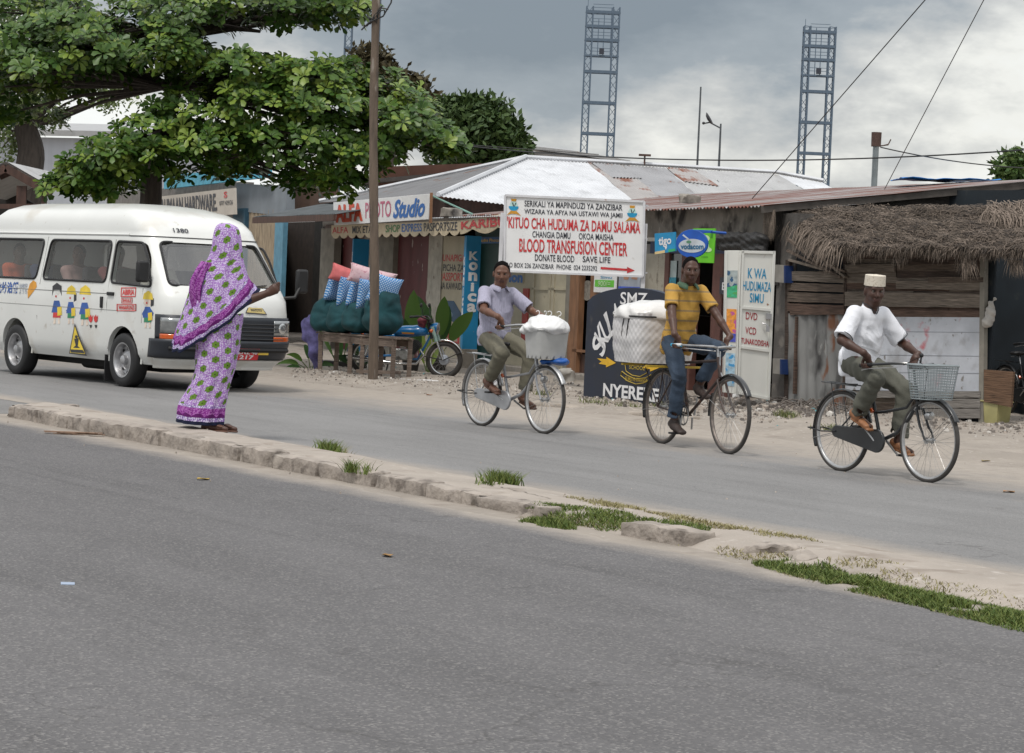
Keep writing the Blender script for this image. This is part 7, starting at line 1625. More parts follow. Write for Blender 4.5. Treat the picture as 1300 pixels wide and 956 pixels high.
def basketmesh(root,c,w,d,h,tap,mat,name='basket',bars=14,solid_=False):
    c=V(c); mb=MB(); 
    def pt(a,b,t): k_=tap+(1-tap)*t; return c+V((a*d/2*k_,b*w/2*k_,t*h))
    def wallpt(q,t):
        q=q%4; i=int(q); f=q-i; cs=[(-1,-1),(1,-1),(1,1),(-1,1)]; a,b=cs[i],cs[(i+1)%4]; x=a[0]+(b[0]-a[0])*f; y=a[1]+(b[1]-a[1])*f; n_=(abs(x)**6+abs(y)**6)**(1/6); return pt(x/n_,y/n_,t)
    if solid_: mb.grid(lambda u,v: wallpt(u*4,v),64,8,closeu=True)
    else:
        for j in range(bars+1): t=j/bars; mb.tube([wallpt(i/12*1.0,t) for i in range(48)],.0032 if j<bars else .007,4,closed=True)
        for i in range(44): mb.tube([wallpt(i/11,0),wallpt(i/11,1)],.0028,4)
    mb.tube([wallpt(i/12,1) for i in range(48)],.009,6,closed=True); fl=[wallpt(i/12,0) for i in range(48)]; mb.add(fl,[tuple(range(48))]); return mb.build(name,mat,root)
m_bsk=M('grey_basket_plastic',(.22,.25,.26),.45,var=.1,vs=12); m_bsk2=M('pale_grey_plastic',(.4,.4,.39),.5,var=.1,vs=8)
def bikeframe(r_,f_):
    a=gnd(*r_);b=gnd(*f_); return frame(a,b-a),(b-a).length
# ---- rider 1 (far left, lavender shirt)
M1,L1=bikeframe((611,541),(690,551)); print('L',L1)
b1,pd=city_bike('silver city bicycle of the man in the lavender shirt, with a bin on the front',M1,L1,.335,SVF,SVF,m_alu,m_alu,155,gz=1.03,gx=.66)
basketmesh(b1,(L1-.02,0,.735),.38,.30,.28,.86,m_bsk2,solid_=True)
sd=SD(); sd.ecap((L1-.05,.0,.70),(.10,.02),(L1+.12,.14,.715),(.09,.035),(0,1,0),.03); o=sdobj(sd,'blue_bag',M('blue_plastic_bag',(.01,.1,.4),.45,var=.2),None,cell=.008,disp=lambda P:sinfold(P,.007,37,29,31),mat=M1); tag(o,'flattened blue plastic bag tucked under the front bin of the silver bicycle','bag')
def rf(p): return V(p)
av=M('lavender_shirt_cloth',(.33,.32,.41),.85,var=.16,vs=110,bump=.2,bs=120,stretch=(1,1,.04)); ol=M('olive_trousers',(.135,.125,.09),.85,var=.12,vs=9,bump=.2,bs=100); bs_=M('brown_leather',(.10,.045,.028),.55,var=.25,vs=12)
P1=rider('person','man in a lavender short sleeved shirt smiling while riding the silver bicycle',M1,SK1,(.16,0,.93),(.18,0,1.16),(.215,0,1.425),(.25,0,1.54),(.80,-.52,-.16),[(.65,-.272,1.04),(.65,.272,1.04)],[(1,-.15,.1),(1,.15,.1)],[pd[0]+V((-.05,.02,.12)),pd[1]+V((-.05,-.02,.12))],[pd[0]+V((.11,.02,.02)),pd[1]+V((.11,-.02,.035))],dict(mat=av,ease=.024,amp=.007,hem=V((.14,0,.87)),hz=-.05),dict(mat=ol,w=1.08,cuff=.86,r=.072),dict(mat=bs_,sandal=True,strap=True),smile=True,fat=1.06,sleeve=.82,collar=av)
mb=MB()
for j in range(5): 
    c=V((.43+.0*j,0,1.30-.075*j)); 
# bag and hangers on the bin
sd=SD(); c=V((L1-.02,0,1.10)); c=V((L1-.02,0,1.03)); sd.ell(c,(.20,.235,.07),.05); sd.ell(c+V((-.03,-.03,.06)),(.13,.14,.07),.06); sd.ell(c+V((.03,.05,.03)),(.14,.15,.08),.05); sd.ell(c+V((-.15,-.12,-.03)),(.06,.1,.05),.05)
o=sdobj(sd,'plastic_bag',M('white_plastic_bag',(.68,.68,.68),.35,var=.04,vs=10),None,cell=.009,disp=lambda P:sinfold(P,.008,27,33,29)+crease(P,.014,3,1.6),mat=M1); tag(o,'crumpled white plastic bag filling the bin of the silver bicycle','bag')
hg=empty('clothes_hangers',None,'white plastic hanger hooks sticking out of the bag on the silver bicycle','hangers',mat=M1)
for i,(x,y,a) in enumerate(((L1-.10,-.06,.3),(L1-.03,.03,1.2),(L1+.03,.10,.8),(L1-.06,.0,2.0))):
    mb=MB(); q=V((x,y,1.12)); mb.tube([q]+[q+V((.022*math.sin(t)*math.cos(a)+.0,.022*math.sin(t)*math.sin(a),.035+.022*(1-math.cos(t)))) for t in np.linspace(0,4.2,9)],.0035,5); mb.build('hook',WHT,hg)
# ---- rider 2 (yellow polo)
M2,L2=bikeframe((840,563.5),(926,577)); L2r=L2; L2=min(L2,1.24); print('L',L2r)
r2=.352
b2=empty('bicycle',None,'old dark roadster bicycle of the man in the yellow polo shirt','bicycle','bicycles on the far side of the median',mat=M2); A=V((0,0,r2)); B_=V((.48,0,.30)); S_=V((.30,0,.80)); ht=V((L2-.26,0,.86)); hb_=V((L2-.20,0,.68)); F_=V((L2,0,r2))
m_rim2=M('rusty_rim',(.2,.17,.15),.5,.6,var=.3,vs=14)
bwheel(b2,A,r2,m_rim2); bwheel(b2,F_,r2,m_rim2)
mb=MB(); mb.tube([B_,S_],.0145,10); mb.tube([hb_,ht],.018,10); mb.tube([S_+V((0,0,-.02)),ht+V((0,0,-.03))],.0135,10); mb.tube([B_,hb_],.0145,10)
for s in (-1,1): mb.tube([A+V((0,s*.06,0)),B_+V((0,s*.03,0))],.009,8); mb.tube([A+V((0,s*.06,0)),S_+V((0,s*.015,-.04))],.0075,8)
mb.build('frame',RDF,b2)
mb=MB(); cr=hb_+V((.01,0,-.02)); mb.tube([cr+V((0,-.04,0)),cr+V((0,.04,0))],.013,8)
for s in (-1,1): mb.tube([cr+V((0,s*.04,0)),cr.lerp(F_,.6)+V((-.02,s*.048,0)),F_+V((-.035,s*.052,.05)),F_+V((0,s*.052,0))],[.012,.011,.009,.008],8)
mb.build('fork',RDF,b2)
mb=MB(); st=V((L2-.28,0,.945)); mb.tube([ht,st],.012,8); 
for s in (-1,1): mb.tube([st,st+V((.03,s*.06,.01)),st+V((.0,s*.18,.012)),V((.72,s*.27,.955)),V((.62,s*.28,.95))],.0115,8)
hbz=mb.build('handlebar',m_chr,b2)
for s in (-1,1): mb=MB(); mb.tube([V((.76,s*.262,.955)),V((.61,s*.28,.95))],.0165,10); mb.build('grip',M('cyan_grip_tape',(.02,.3,.5),.4,var=.1,st=((.7,.72,.72)),ss=9,sth=.5,sw=.02),hbz)
mb=MB()
for s in (-1,1): mb.tube([V((.62,s*.25,.93)),V((.82,s*.2,.925)),st+V((.04,s*.04,-.03))],.005,5)
mb.tube([st+V((.05,0,-.03)),st+V((.06,0,-.2)),hb_+V((.04,0,0))],.006,5); mb.build('brake_rod',m_chr,hbz)
mb=MB(); mb.tube([S_,V((.28,0,.87))],.0125,8); mb.build('seat_post',m_chr,b2); saddle(b2,(.25,0,.90),bs_)
mudguard(b2,A,r2+.02,10,200,BKF); mudguard(b2,F_,r2+.02,30,120,BKF)
# extra fender flap behind the front wheel
mudguard(b2,F_,r2+.012,150,185,BKF)
mb=MB(); mb.lathe(B_+V((0,-.05,0)),(0,1,0),[(.09,-.002),(.095,0),(.09,.002),(.078,.002),(.078,-.002)],40,0,True)
for a in range(5): t=a*1.2566; mb.bar(B_+V((0,-.05,0)),B_+V((.082*math.cos(t),-.05,.082*math.sin(t))),.012,.003,up=(0,1,0))
mb.tube([A+V((0,-.05,.035)),B_+V((0,-.05,.09))],.004,4); mb.tube([A+V((0,-.05,-.035)),B_+V((0,-.05,-.09))],.004,4); mb.build('chain_wheel',m_spk,b2)
mb=MB(); mb.tube([B_+V((-.01,.05,-.02)),B_+V((-.05,.07,-.13))],.01,6); mb.build('kick_stand',m_alu,b2)
pd=pedals(b2,B_,-97,m_alu)
mb=MB()
for s in (-1,1): mb.tube([V((.2,s*.07,.74)),V((-.44,s*.08,.745))],.007,6); mb.tube([A+V((0,s*.065,0)),V((-.26,s*.08,.745))],.006,6); mb.tube([A+V((0,s*.065,0)),V((.12,s*.08,.745))],.006,6)
for x in (.18,.0,-.16,-.32,-.43): mb.tube([V((x,-.08,.745)),V((x,.08,.745))],.006,6)
mb.build('rear_rack',RDF,b2)
mb=MB(); mb.bar((.17,-.3,.735),(.17,.3,.735),.04,.02); mb.bar((-.3,-.3,.735),(-.3,.3,.735),.04,.02); mb.build('rack_board',M('yellow_rack_wood',(.45,.3,.03),.6),b2)
yel=stripes_mat('yellow_polo_cloth',(.43,.245,.045),(.092,.017,.35,(.25,.17,.075))); jn=M('blue_jeans',(.028,.046,.075),.85,var=.25,vs=7,bump=.25,bs=120,st=((.17,.17,.15)),ss=4.5,sth=.6,sw=.15)
P2=rider('person','man in a yellow striped polo shirt and jeans riding the dark roadster bicycle',M2,SK2,(.24,0,1.0),(.29,0,1.24),(.35,0,1.525),(.40,0,1.635),(.93,-.30,-.10),[(.68,-.272,.965),(.68,.272,.965)],[(1,-.12,.0),(1,.12,.0)],[pd[0]+V((-.04,.02,.115)),pd[1]+V((-.04,-.02,.115))],[pd[0]+V((.11,.02,.02)),pd[1]+V((.11,-.02,.02))],dict(mat=yel,ease=.018,amp=.005,hem=V((.19,0,.90)),hz=-.05),dict(mat=jn,w=1.0,cuff=.9,r=.07),dict(mat=M('dark_brown_shoe',(.035,.022,.018),.6,var=.2)),fat=1.0,sleeve=.72,collar=M('green_collar',(.05,.10,.06),.8))
# big wrapped basket
bk=empty('wicker_basket',None,'large white woven basket wrapped in plastic strapped behind the man in yellow','basket',mat=M2)
m_wov=M('white_woven_plastic',(.60,.585,.58),.5,var=.08,vs=5,st=((.42,.38,.42)),ss=4,sth=.6,sw=.2)
def wv(q,t,bump=0):
    q=q%4; i=int(q); f=q-i; cs=[(-1,-1),(1,-1),(1,1),(-1,1)]; a,b=cs[i],cs[(i+1)%4]; x=a[0]+(b[0]-a[0])*f; y=a[1]+(b[1]-a[1])*f; n_=(abs(x)**5+abs(y)**5)**(1/5); k_=1+.10*t+bump; return V((-.25+x/n_*.27*k_,y/n_*.31*k_,.755+t*.47))
mb=MB(); mb.grid(lambda u,v: wv(u*4,v,.008*math.sin(u*2*math.pi*36)*math.cos(v*math.pi*13)+.05*math.sin(v*math.pi)+.03*mnoise.noise(V((u*9,v*5,0)))),288,60,closeu=True); mb.add([wv(i/16,0) for i in range(64)],[tuple(range(64))]); mb.build('woven_body',m_wov,bk)
sd=SD(); sd.ell((-.25,0,1.20),(.325,.37,.15),.05); sd.ecap((-.25,-.29,1.20),(.25,.07),(-.25,.29,1.20),(.25,.07),(1,0,0),.06); sd.plane((0,0,1.17),(0,0,-1),.01)
sdobj(sd,'plastic_cover',M('milky_plastic_cover',(.66,.65,.63),.3,var=.05,vs=6),bk,cell=.010,disp=lambda P:sinfold(P,.007,21,17,29)+crease(P,.010,2,1.3))
mb=MB(); mb.tube([wv(i/16,.93,.03) for i in range(64)],.009,6,closed=True)
for x in (-.24,-.14): mb.tube([V((x+.02,-.345,1.17)),V((x,-.345,1.1)),V((x-.02,-.34,1.0)),V((x-.04+.03*(x>-.2),-.335,.96))],.006,5)
mb.build('strap',M('black_strap',(.015,.015,.016),.6),bk)
# ---- rider 3 (white shirt, cap)
M3,L3=bikeframe((1067,598.5),(1171,612)); print('L',L3); L3=max(L3,1.04)
b3,pd=city_bike('black step through bicycle with a grey front basket, nearest the right edge',M3,L3,.335,BKF,BKF,m_alu,BKF,140,gz=.915,gx=.56)
basketmesh(b3,(L3-.0,0,.665),.37,.27,.27,.80,m_bsk,bars=13)
mb=MB(); mb.tube([V((L3-.05,-.05,.66)),V((L3-.14,-.03,.60))],.006,5); mb.tube([V((L3-.05,.05,.66)),V((L3-.14,.03,.60))],.006,5); mb.build('basket_bracket',BKF,b3)
wh=M('white_cotton',(.72,.73,.77),.8,var=.03,vs=10,bump=.15,bs=120); ol2=M('grey_olive_trousers',(.10,.10,.08),.85,var=.12,vs=9,bump=.2,bs=100)
P3=rider('person','man in a loose white shirt and embroidered cap riding the black bicycle',M3,SK3,(.16,0,.93),(.20,0,1.12),(.265,0,1.39),(.31,0,1.50),(.90,-.42,-.14),[(.55,-.27,.925),(.55,.27,.925)],[(1,-.15,.0),(1,.15,.0)],[pd[0]+V((-.04,.02,.115)),pd[1]+V((-.04,-.02,.115))],[pd[0]+V((.11,.02,.01)),pd[1]+V((.11,-.02,.04))],dict(mat=wh,ease=.030,amp=.008,hem=V((.13,0,.84)),hz=-.04,v=True,trim=M('black_trim',(.02,.025,.03),.7)),dict(mat=ol2,w=1.08,cuff=.93,r=.08,amp=.003),dict(mat=M('tan_leather',(.28,.12,.05),.55,var=.2,vs=12),sandal=True,strap=True),fat=1.0,sleeve=.88,hair=False)
body3,H3,_=P3
mb=MB(); g3=lambda x,y,z: H3@V((x,y,z))
def cap_(u,v):
    a=2*math.pi*u
    if v<.7: t=v/.7; rr=1.0-.04*t; z=.052+.085*t
    else: t=(v-.7)/.3; rr=.96*(1-t); z=.137+.006*math.sin(t*1.57)
    return g3(-.008+.104*rr*math.cos(a),.086*rr*math.sin(a),z-.012*math.cos(a)*(-1)*.4)
mb.grid(cap_,48,20,closeu=True); 
mc=M('embroidered_cap',(.62,.56,.47),.8,var=.05,vs=20,st=((.46,.39,.31)),ss=70,sth=.56,sw=.08,sd=2); mb.build('cap',mc,body3,sharp=60)
mb=MB(); st=V((L3-.16,0,.975)); q=0; mb.sphere((.615,.27,1.0),.018,10,8,0); mb.cyl((.62,.255,.93),(.615,.27,1.0),.008,.008,8); mb.build('bell',m_rub2,b3)
# ================================================================== van passengers
def bust(name,label,P,face,shirt,sk,hairy=True,arm=None):
    """seated upper body inside the minibus; P = seat point in van coordinates"""
    P=V(P); sd=SD(); neck=P+V((0,0,.52)); H=headframe(neck+V((.02,0,.13)),face); add_head(sd,H,neck,1.0)
    sd.ecap(P,(.16,.11),P+V((0,0,.25)),(.15,.10),(0,1,0),.05); sd.ecap(P+V((0,0,.25)),(.155,.1),P+V((0,0,.43)),(.15,.08),(0,1,0),.05); sd.cap(P+V((0,-.17,.45)),.05,P+V((0,.17,.45)),.05,.05)
    arms=arm or [((.1,-.18,.2),(.28,-.16,.12)),((.08,.24,.2),(.28,.18,.12))]
    for (e,h),s in zip(arms,(-1,1)):
        sh_=P+V((0,s*.18,.44)); e=P+V(e); h=P+V(h); sd.cap(sh_,.045,e,.037,.02); sd.cap(e,.036,h,.025,.02); d=(h-e).normalized(); sd.ecap(h,(.034,.016),h+d*.07,(.036,.014),(0,0,1),.01)
        for j in range(4): o=V((0,0,(j-1.5)*.018)); sd.chain([h+d*.07+o,h+d*.115+o,h+d*.135+o+V((0,s*-.02,0))],[.009,.0085,.0075],.004)
        sd.chain([h+d*.02+V((0,0,.03)),h+d*.06+V((0,0,.055))],[.011,.009],.006)
    o=sdobj(sd,name,[sk],None,cell=.009,mat=MV); WOFF[o.name]=V((0,0,0)); tag(o,label,'person','people seated in the minibus'); head_extras(H,o,1,hairy)
    s2=SD(); s2.ecap(P-V((0,0,.02)),(.175,.125),P+V((0,0,.25)),(.17,.118),(0,1,0),.05); s2.ecap(P+V((0,0,.25)),(.172,.115),P+V((0,0,.42)),(.165,.095),(0,1,0),.05); s2.cap(P+V((0,-.17,.445)),.062,P+V((0,.17,.445)),.062,.05)
    for (e,h),s in zip(arms,(-1,1)): sh_=P+V((0,s*.18,.44)); e=P+V(e); s2.cap(sh_,.06,sh_.lerp(e,.75),.06,.03)
    sdobj(s2,'shirt',shirt,o,cell=.012,disp=lambda Q:sinfold(Q,.006,17,21,25)); return o
cl_=lambda n,c: M(n,c,.85,var=.15,vs=9)
bust('person','passenger in a pale pink top leaning at the front edge of the middle van window',(-1.80,-.58,.95),(.6,-.8,0),cl_('pale_pink_cloth',(.35,.22,.2)),SK1,True,[((.14,-.16,.24),(.02,-.13,.34)),((.08,.24,.2),(.28,.18,.12))])
bust('person','passenger at the rear edge of the middle van window resting a hand by the face',(-.80,-.58,.95),(.4,-.9,0),cl_('maroon_cloth',(.15,.03,.03)),SK2,True,[((.14,-.15,.30),(.10,-.10,.56)),((.08,.24,.2),(.28,.18,.12))])
bust('person','passenger in a navy and white top behind the rear van window',(-2.6,-.6,.95),(.5,-.8,0),cl_('navy_cloth',(.02,.03,.08)),SK3)
bust('person','passenger in an orange top at the rear end of the van',(-3.42,-.6,.95),(.9,-.3,0),cl_('orange_cloth',(.5,.09,.03)),SK2)
bust('person','van driver seated behind the steering wheel at the right front window',(.02,-.45,.95),(1,-.1,-.05),cl_('cream_cloth',(.35,.33,.28)),SK3,True,[((.12,-.24,.22),(.26,-.14,.30)),((.12,.24,.2),(.26,.1,.30))])
# ================================================================== woman in kanga
wb=gnd(268,545,.10); Yw=wb.y; px2=Yw/FPX
def kanga(name,c1,c2,fl,mag,navy):
    m=bpy.data.materials.new(name); m.use_nodes=True; nt=m.node_tree; N=nt.nodes; L=nt.links; b=N['Principled BSDF']; b.inputs['Roughness'].default_value=.8; b.inputs['Specular IOR Level'].default_value=.2
    uv=N.new('ShaderNodeUVMap'); uv.uv_map='UVMap'; hd=N.new('ShaderNodeUVMap'); hd.uv_map='hem'
    def ma(op,*a):
        x=N.new('ShaderNodeMath'); x.operation=op
        for i,q in enumerate(a):
            if hasattr(q,'links'): L.new(q,x.inputs[i])
            else: x.inputs[i].default_value=q
        return x.outputs[0]
    def mix(f,a,c):
        x=N.new('ShaderNodeMix'); x.data_type='RGBA'; L.new(f,x.inputs[0])
        for i,q in ((6,a),(7,c)):
            if hasattr(q,'links'): L.new(q,x.inputs[i])
            else: x.inputs[i].default_value=(*q,1)
        return x.outputs[2]
    sp=N.new('ShaderNodeSeparateXYZ'); L.new(uv.outputs[0],sp.inputs[0]); u,v=sp.outputs[0],sp.outputs[1]
    vo=N.new('ShaderNodeTexVoronoi'); vo.inputs['Scale'].default_value=70; vo.inputs['Randomness'].default_value=.45; L.new(uv.outputs[0],vo.inputs['Vector'])
    dots=ma('GREATER_THAN',vo.outputs['Distance'],.43); base=mix(dots,c1,c2)
    # staggered flowers
    A_,B2=.098,.128
    cu=ma('DIVIDE',u,A_); col=ma('FLOOR',cu); odd=ma('MODULO',ma('ABSOLUTE',col),2.0); cv=ma('ADD',ma('DIVIDE',v,B2),ma('MULTIPLY',odd,.5))
    fu=ma('MULTIPLY',ma('SUBTRACT',ma('FRACT',cu),.5),A_); fv=ma('MULTIPLY',ma('SUBTRACT',ma('FRACT',cv),.5),B2)
    r=ma('SQRT',ma('ADD',ma('MULTIPLY',fu,fu),ma('MULTIPLY',fv,fv))); an=ma('ARCTAN2',fv,fu); pet=ma('ADD',.024,ma('MULTIPLY',ma('ABSOLUTE',ma('SINE',ma('MULTIPLY',an,3.0))),.008))
    base=mix(ma('LESS_THAN',r,ma('ADD',pet,.004)),base,c2); base=mix(ma('LESS_THAN',r,pet),base,fl); base=mix(ma('LESS_THAN',r,.006),base,(.03,.07,.01))
    sh=N.new('ShaderNodeSeparateXYZ'); L.new(hd.outputs[0],sh.inputs[0]); h=sh.outputs[0]
    wav=ma('MULTIPLY',ma('ABSOLUTE',ma('SINE',ma('MULTIPLY',u,32.0))),.028)
    v2=N.new('ShaderNodeTexVoronoi'); v2.inputs['Scale'].default_value=85; L.new(uv.outputs[0],v2.inputs['Vector']); mg=mix(ma('GREATER_THAN',v2.outputs['Distance'],.5),mag,tuple(min(1,x*1.35+.1) for x in mag))
    pale=mix(dots,(.62,.58,.74),(.22,.14,.36)); base=mix(ma('LESS_THAN',h,.165),base,pale); base=mix(ma('LESS_THAN',h,.145),base,mg); base=mix(ma('LESS_THAN',h,ma('ADD',.07,wav)),base,tuple(x*.55 for x in mag)); base=mix(ma('LESS_THAN',h,.062),base,pale); base=mix(ma('LESS_THAN',h,.03),base,navy)
    L.new(base,b.inputs['Base Color']); return m
m_kan=kanga('purple_kanga_cloth',(.60,.53,.70),(.33,.17,.47),(.115,.21,.03),(.19,.02,.21),(.012,.016,.04))
def drape(name,rings,parent,nu=120,ns=90,folds=None,uoff=0,hemlen=None,close=1.0):
    """rings: list of (centre, halfwidth vec, depth vec); smooth interpolation"""
    k_=len(rings)
    def cr(a,b,c,d,t): return .5*((2*b)+(-a+c)*t+(2*a-5*b+4*c-d)*t*t+(-a+3*b-3*c+d)*t**3)
    def ring(s):
        x=s*(k_-1); i=min(int(x),k_-2); t=x-i; g=lambda j:rings[max(0,min(k_-1,j))]
        return [cr(g(i-1)[q],g(i)[q],g(i+1)[q],g(i+2)[q],t) for q in range(3)]
    vs=[];uvs=[]
    P=np.zeros((ns+1,nu+1,3))
    for i in range(ns+1):
        s=i/ns; c,W_2,D=ring(s); 
        for j in range(nu+1):
            a=2*math.pi*j/nu; ca,sa=math.cos(a),math.sin(a); p=c+W_2*ca+D*sa
            if folds: p=p+(W_2.normalized()*ca+D.normalized()*sa)*folds(s,a,p)
            P[i,j]=p
    al=np.zeros((ns+1,nu+1)); al[1:]=np.cumsum(np.linalg.norm(P[1:]-P[:-1],axis=2),axis=0); hem=al[-1][None,:]-al
    rad=np.array([ (ring(i/ns)[1].length+ring(i/ns)[2].length)/2 for i in range(ns+1)]); rmid=rad.mean()
    fs=[];uu=[];hh=[]
    for i in range(ns):
        for j in range(nu):
            fs.append((i*(nu+1)+j,(i+1)*(nu+1)+j,(i+1)*(nu+1)+j+1,i*(nu+1)+j+1))
            for (ii,jj) in ((i,j),(i+1,j),(i+1,j+1),(i,j+1)):
                a=(jj/nu-.5)*2*math.pi; uu.append((a*max(rad[ii],rmid*.6)+uoff,-al[ii,jj]+.5)); hh.append((hem[ii,jj] if name!='hood' else 1,0))
    off=WOFF.get(parent.name,V((0,0,0))); me=bpy.data.meshes.new(name); me.from_pydata((P.reshape(-1,3)-np.array(off)).tolist(),[],fs); me.materials.append(m_kan)
    l1=me.uv_layers.new(name='UVMap'); l2=me.uv_layers.new(name='hem'); l1.data.foreach_set('uv',np.array(uu).ravel()); l2.data.foreach_set('uv',np.array(hh).ravel())
    me.polygons.foreach_set('use_smooth',[True]*len(fs)); me.update(); o=bpy.data.objects.new(name,me); COL.objects.link(o); o.parent=parent; md=o.modifiers.new('s','SOLIDIFY'); md.thickness=.004; md.offset=-1; return o
def wp(px,py,dy=0): return at(px,py,Yw+dy)
# body
sd=SD(); hd=wp(288,307); ff=V((.7,.7,-.1)); H=headframe(hd,ff); nk=wp(283,335); add_head(sd,H,nk,1.0)
pel=wp(279,420); ch=wp(280,372); yv=V((0,1,0))
sd.ecap(pel,(.10,.10),ch,(.09,.10),yv,.04); sd.ecap(ch,(.1,.09),wp(281,352),(.1,.07),yv,.04)
for s,kn,an in ((-1,wp(275,478,-.04),wp(264,533,-.045)),(1,wp(272,478,.06),wp(276,533,.07))):
    sd.cap(pel+V((0,s*.045,-.03)),.075,kn,.058,.03); sd.cap(kn,.055,an,.036,.02); sd.cap(an,.036,an+V((.0,0,-.05)),.034,.02); fdir=V((.98,-.12,0)); sd.chain([an+V((-.03,0,-.062)),an+V((.09,0,-.062))+fdir*.0,an+fdir*.16+V((0,0,-.072))],[.028,.03,.02],.02)
sr=wp(309,352,-.02); elb=wp(308,384,-.05); wr=wp(340,372,-.06); sd.cap(wp(288,354,0),.045,elb,.043,.02); sd.cap(elb,.042,wr,.030,.015)
hnd=wp(347,368,-.06); d=(hnd-wr).normalized(); u_=V((0,0,1)); sd.ecap(wr+d*.01,(.036,.026),hnd+d*.015,(.046,.03),u_,.01)
for j in range(4):
    o=u_*((j-1.5)*.019); q0=hnd+d*.015+o; sd.chain([q0,q0+d*.035+V((0,.0,.004)),q0+d*.035+V((0,.035,0)),q0+d*.004+V((0,.042,0))],[.0125,.012,.011,.010],.004)
sd.chain([wr+d*.03+u_*.02+V((0,.01,0)),hnd+u_*.04+V((0,.02,0)),hnd+d*.035+u_*.03+V((0,.035,0))],[.013,.0115,.010],.005)
sl_=wp(268,356,.04); el_=wp(258,392,.0); sd.cap(sl_,.045,el_,.038,.03); sd.cap(el_,.036,wp(268,400,-.07),.026,.02)
lh=wp(268,400,-.07); sd.ecap(lh,(.034,.016),lh+V((.06,-.02,0)),(.036,.014),u_,.01)
for j in range(4): q0=lh+V((.06,-.02,(j-1.5)*.018)); sd.chain([q0,q0+V((.04,0,-.005)),q0+V((.06,.01,-.02))],[.009,.0085,.0075],.004)
sd.chain([lh+V((.02,0,.03)),lh+V((.06,-.01,.05))],[.011,.009],.006)
vs,fs=sd.mesh(.006); wom=raw('person',vs,fs,[SK2],None,wb,True); tag(wom,'woman wrapped in purple and white kanga cloth with green flowers standing on the median','person')
def WI(px1,px2_,py1,py2,b_,dipf=0,dy=0):
    a=wp(px1,py1,dy); b=wp(px2_,py2,dy); c=(a+b)/2; return (c,(b-a)/2,V((0,-b_,-dipf)))
# skirt
sk_=[WI(248,308,404,398,.14),WI(247.5,306,425,420,.15),WI(249,303,442,440,.15),WI(248,299,460,460,.145),WI(246,294,478,478,.14),WI(240,290.5,492,492,.14),WI(232,288,507,507,.14),WI(227,285,520,521,.145),WI(223.5,283,534.5,539,.15,.012)]
def f1(s,a,p): return .014*(.5-abs(math.sin(a*3.5+s*2.2+.4*math.sin(s*9))))*(.4+s)+.006*math.sin(a*13-s*9+1)*(.2+.8*s)+.01*mnoise.noise(V((a*1.5,s*6,2)))*s+.004*math.sin(s*34+a*3)*(1-s)
drape('skirt_wrap',sk_,wom,160,110,f1,.02)
# shawl
sw=[WI(281,291,283.5,284,.03,0,.0),WI(275,300,288,289,.085),WI(271.5,304.5,300,300,.105),WI(269.5,306.5,316,316,.115),WI(264,308,330,330,.12),WI(251,311,346,343,.14,.01),WI(243,314,364,352,.16,.03),WI(236,318.5,386,361,.175,.055),WI(227,323,414,365,.18,.085),WI(218,327.5,443,369,.17,.115)]
def f2(s,a,p):
    w_=max(0,(s-.3)/.7); hd_=.5*(1-w_)
    return w_*(.016*(1-abs(math.sin(a*3+s*2.5)))*1.4+.012*(1-2*abs(math.sin(a*5.5-s*4+.6)))+.006*math.sin(a*19+s*12))+.012*mnoise.noise(V((math.cos(a)*2,math.sin(a)*2,s*5)))*(.3+w_)+.005*math.sin(a*9+2)*(s>.1)
sh_=drape('shawl',sw,wom,200,150,f2,.04)
# thrown end of the second cloth over the left shoulder: magenta border bundle
bd_=[WI(258,268,332,334,.02,0,-.10),WI(249,264,343,347,.03,0,-.12),WI(243,259,355,362,.032,0,-.13),WI(241,256,368,376,.03,0,-.13),WI(243,255,380,388,.026,0,-.12),WI(246,253,393,398,.015,0,-.11)]
fo=drape('shoulder_fold',bd_,wom,60,40,lambda s,a,p:.009*math.sin(a*5+s*6)+.006*math.sin(a*9),0)
l2=fo.data.uv_layers['hem']; n_=len(l2.data); arr=np.zeros(n_*2); l2.data.foreach_get('uv',arr); arr=arr.reshape(-1,2); uvv=np.zeros(n_*2); fo.data.uv_layers['UVMap'].data.foreach_get('uv',uvv); uvv=uvv.reshape(-1,2); umin=uvv[:,0].min(); rg=uvv[:,0].max()-umin; tt_=np.abs(((uvv[:,0]-umin)/rg)-.5)*2; arr[:,0]=.02+.13*(1-tt_)**.8; l2.data.foreach_set('uv',arr.ravel())
for s,an in ((-1,wp(264,533,-.045)),(1,wp(276,533,.07))):
    sl=SD(); sl.ecap(an+V((-.05,0,-.088)),(.036,.010),an+V((.17,-.02,-.092)),(.044,.010),yv,.01); sl.ecap(an+V((.08,0,-.045)),(.042,.016),an+V((.12,0,-.055)),(.044,.014),yv,.01); sdobj(sl,'sandal',bs_,wom,cell=.006)
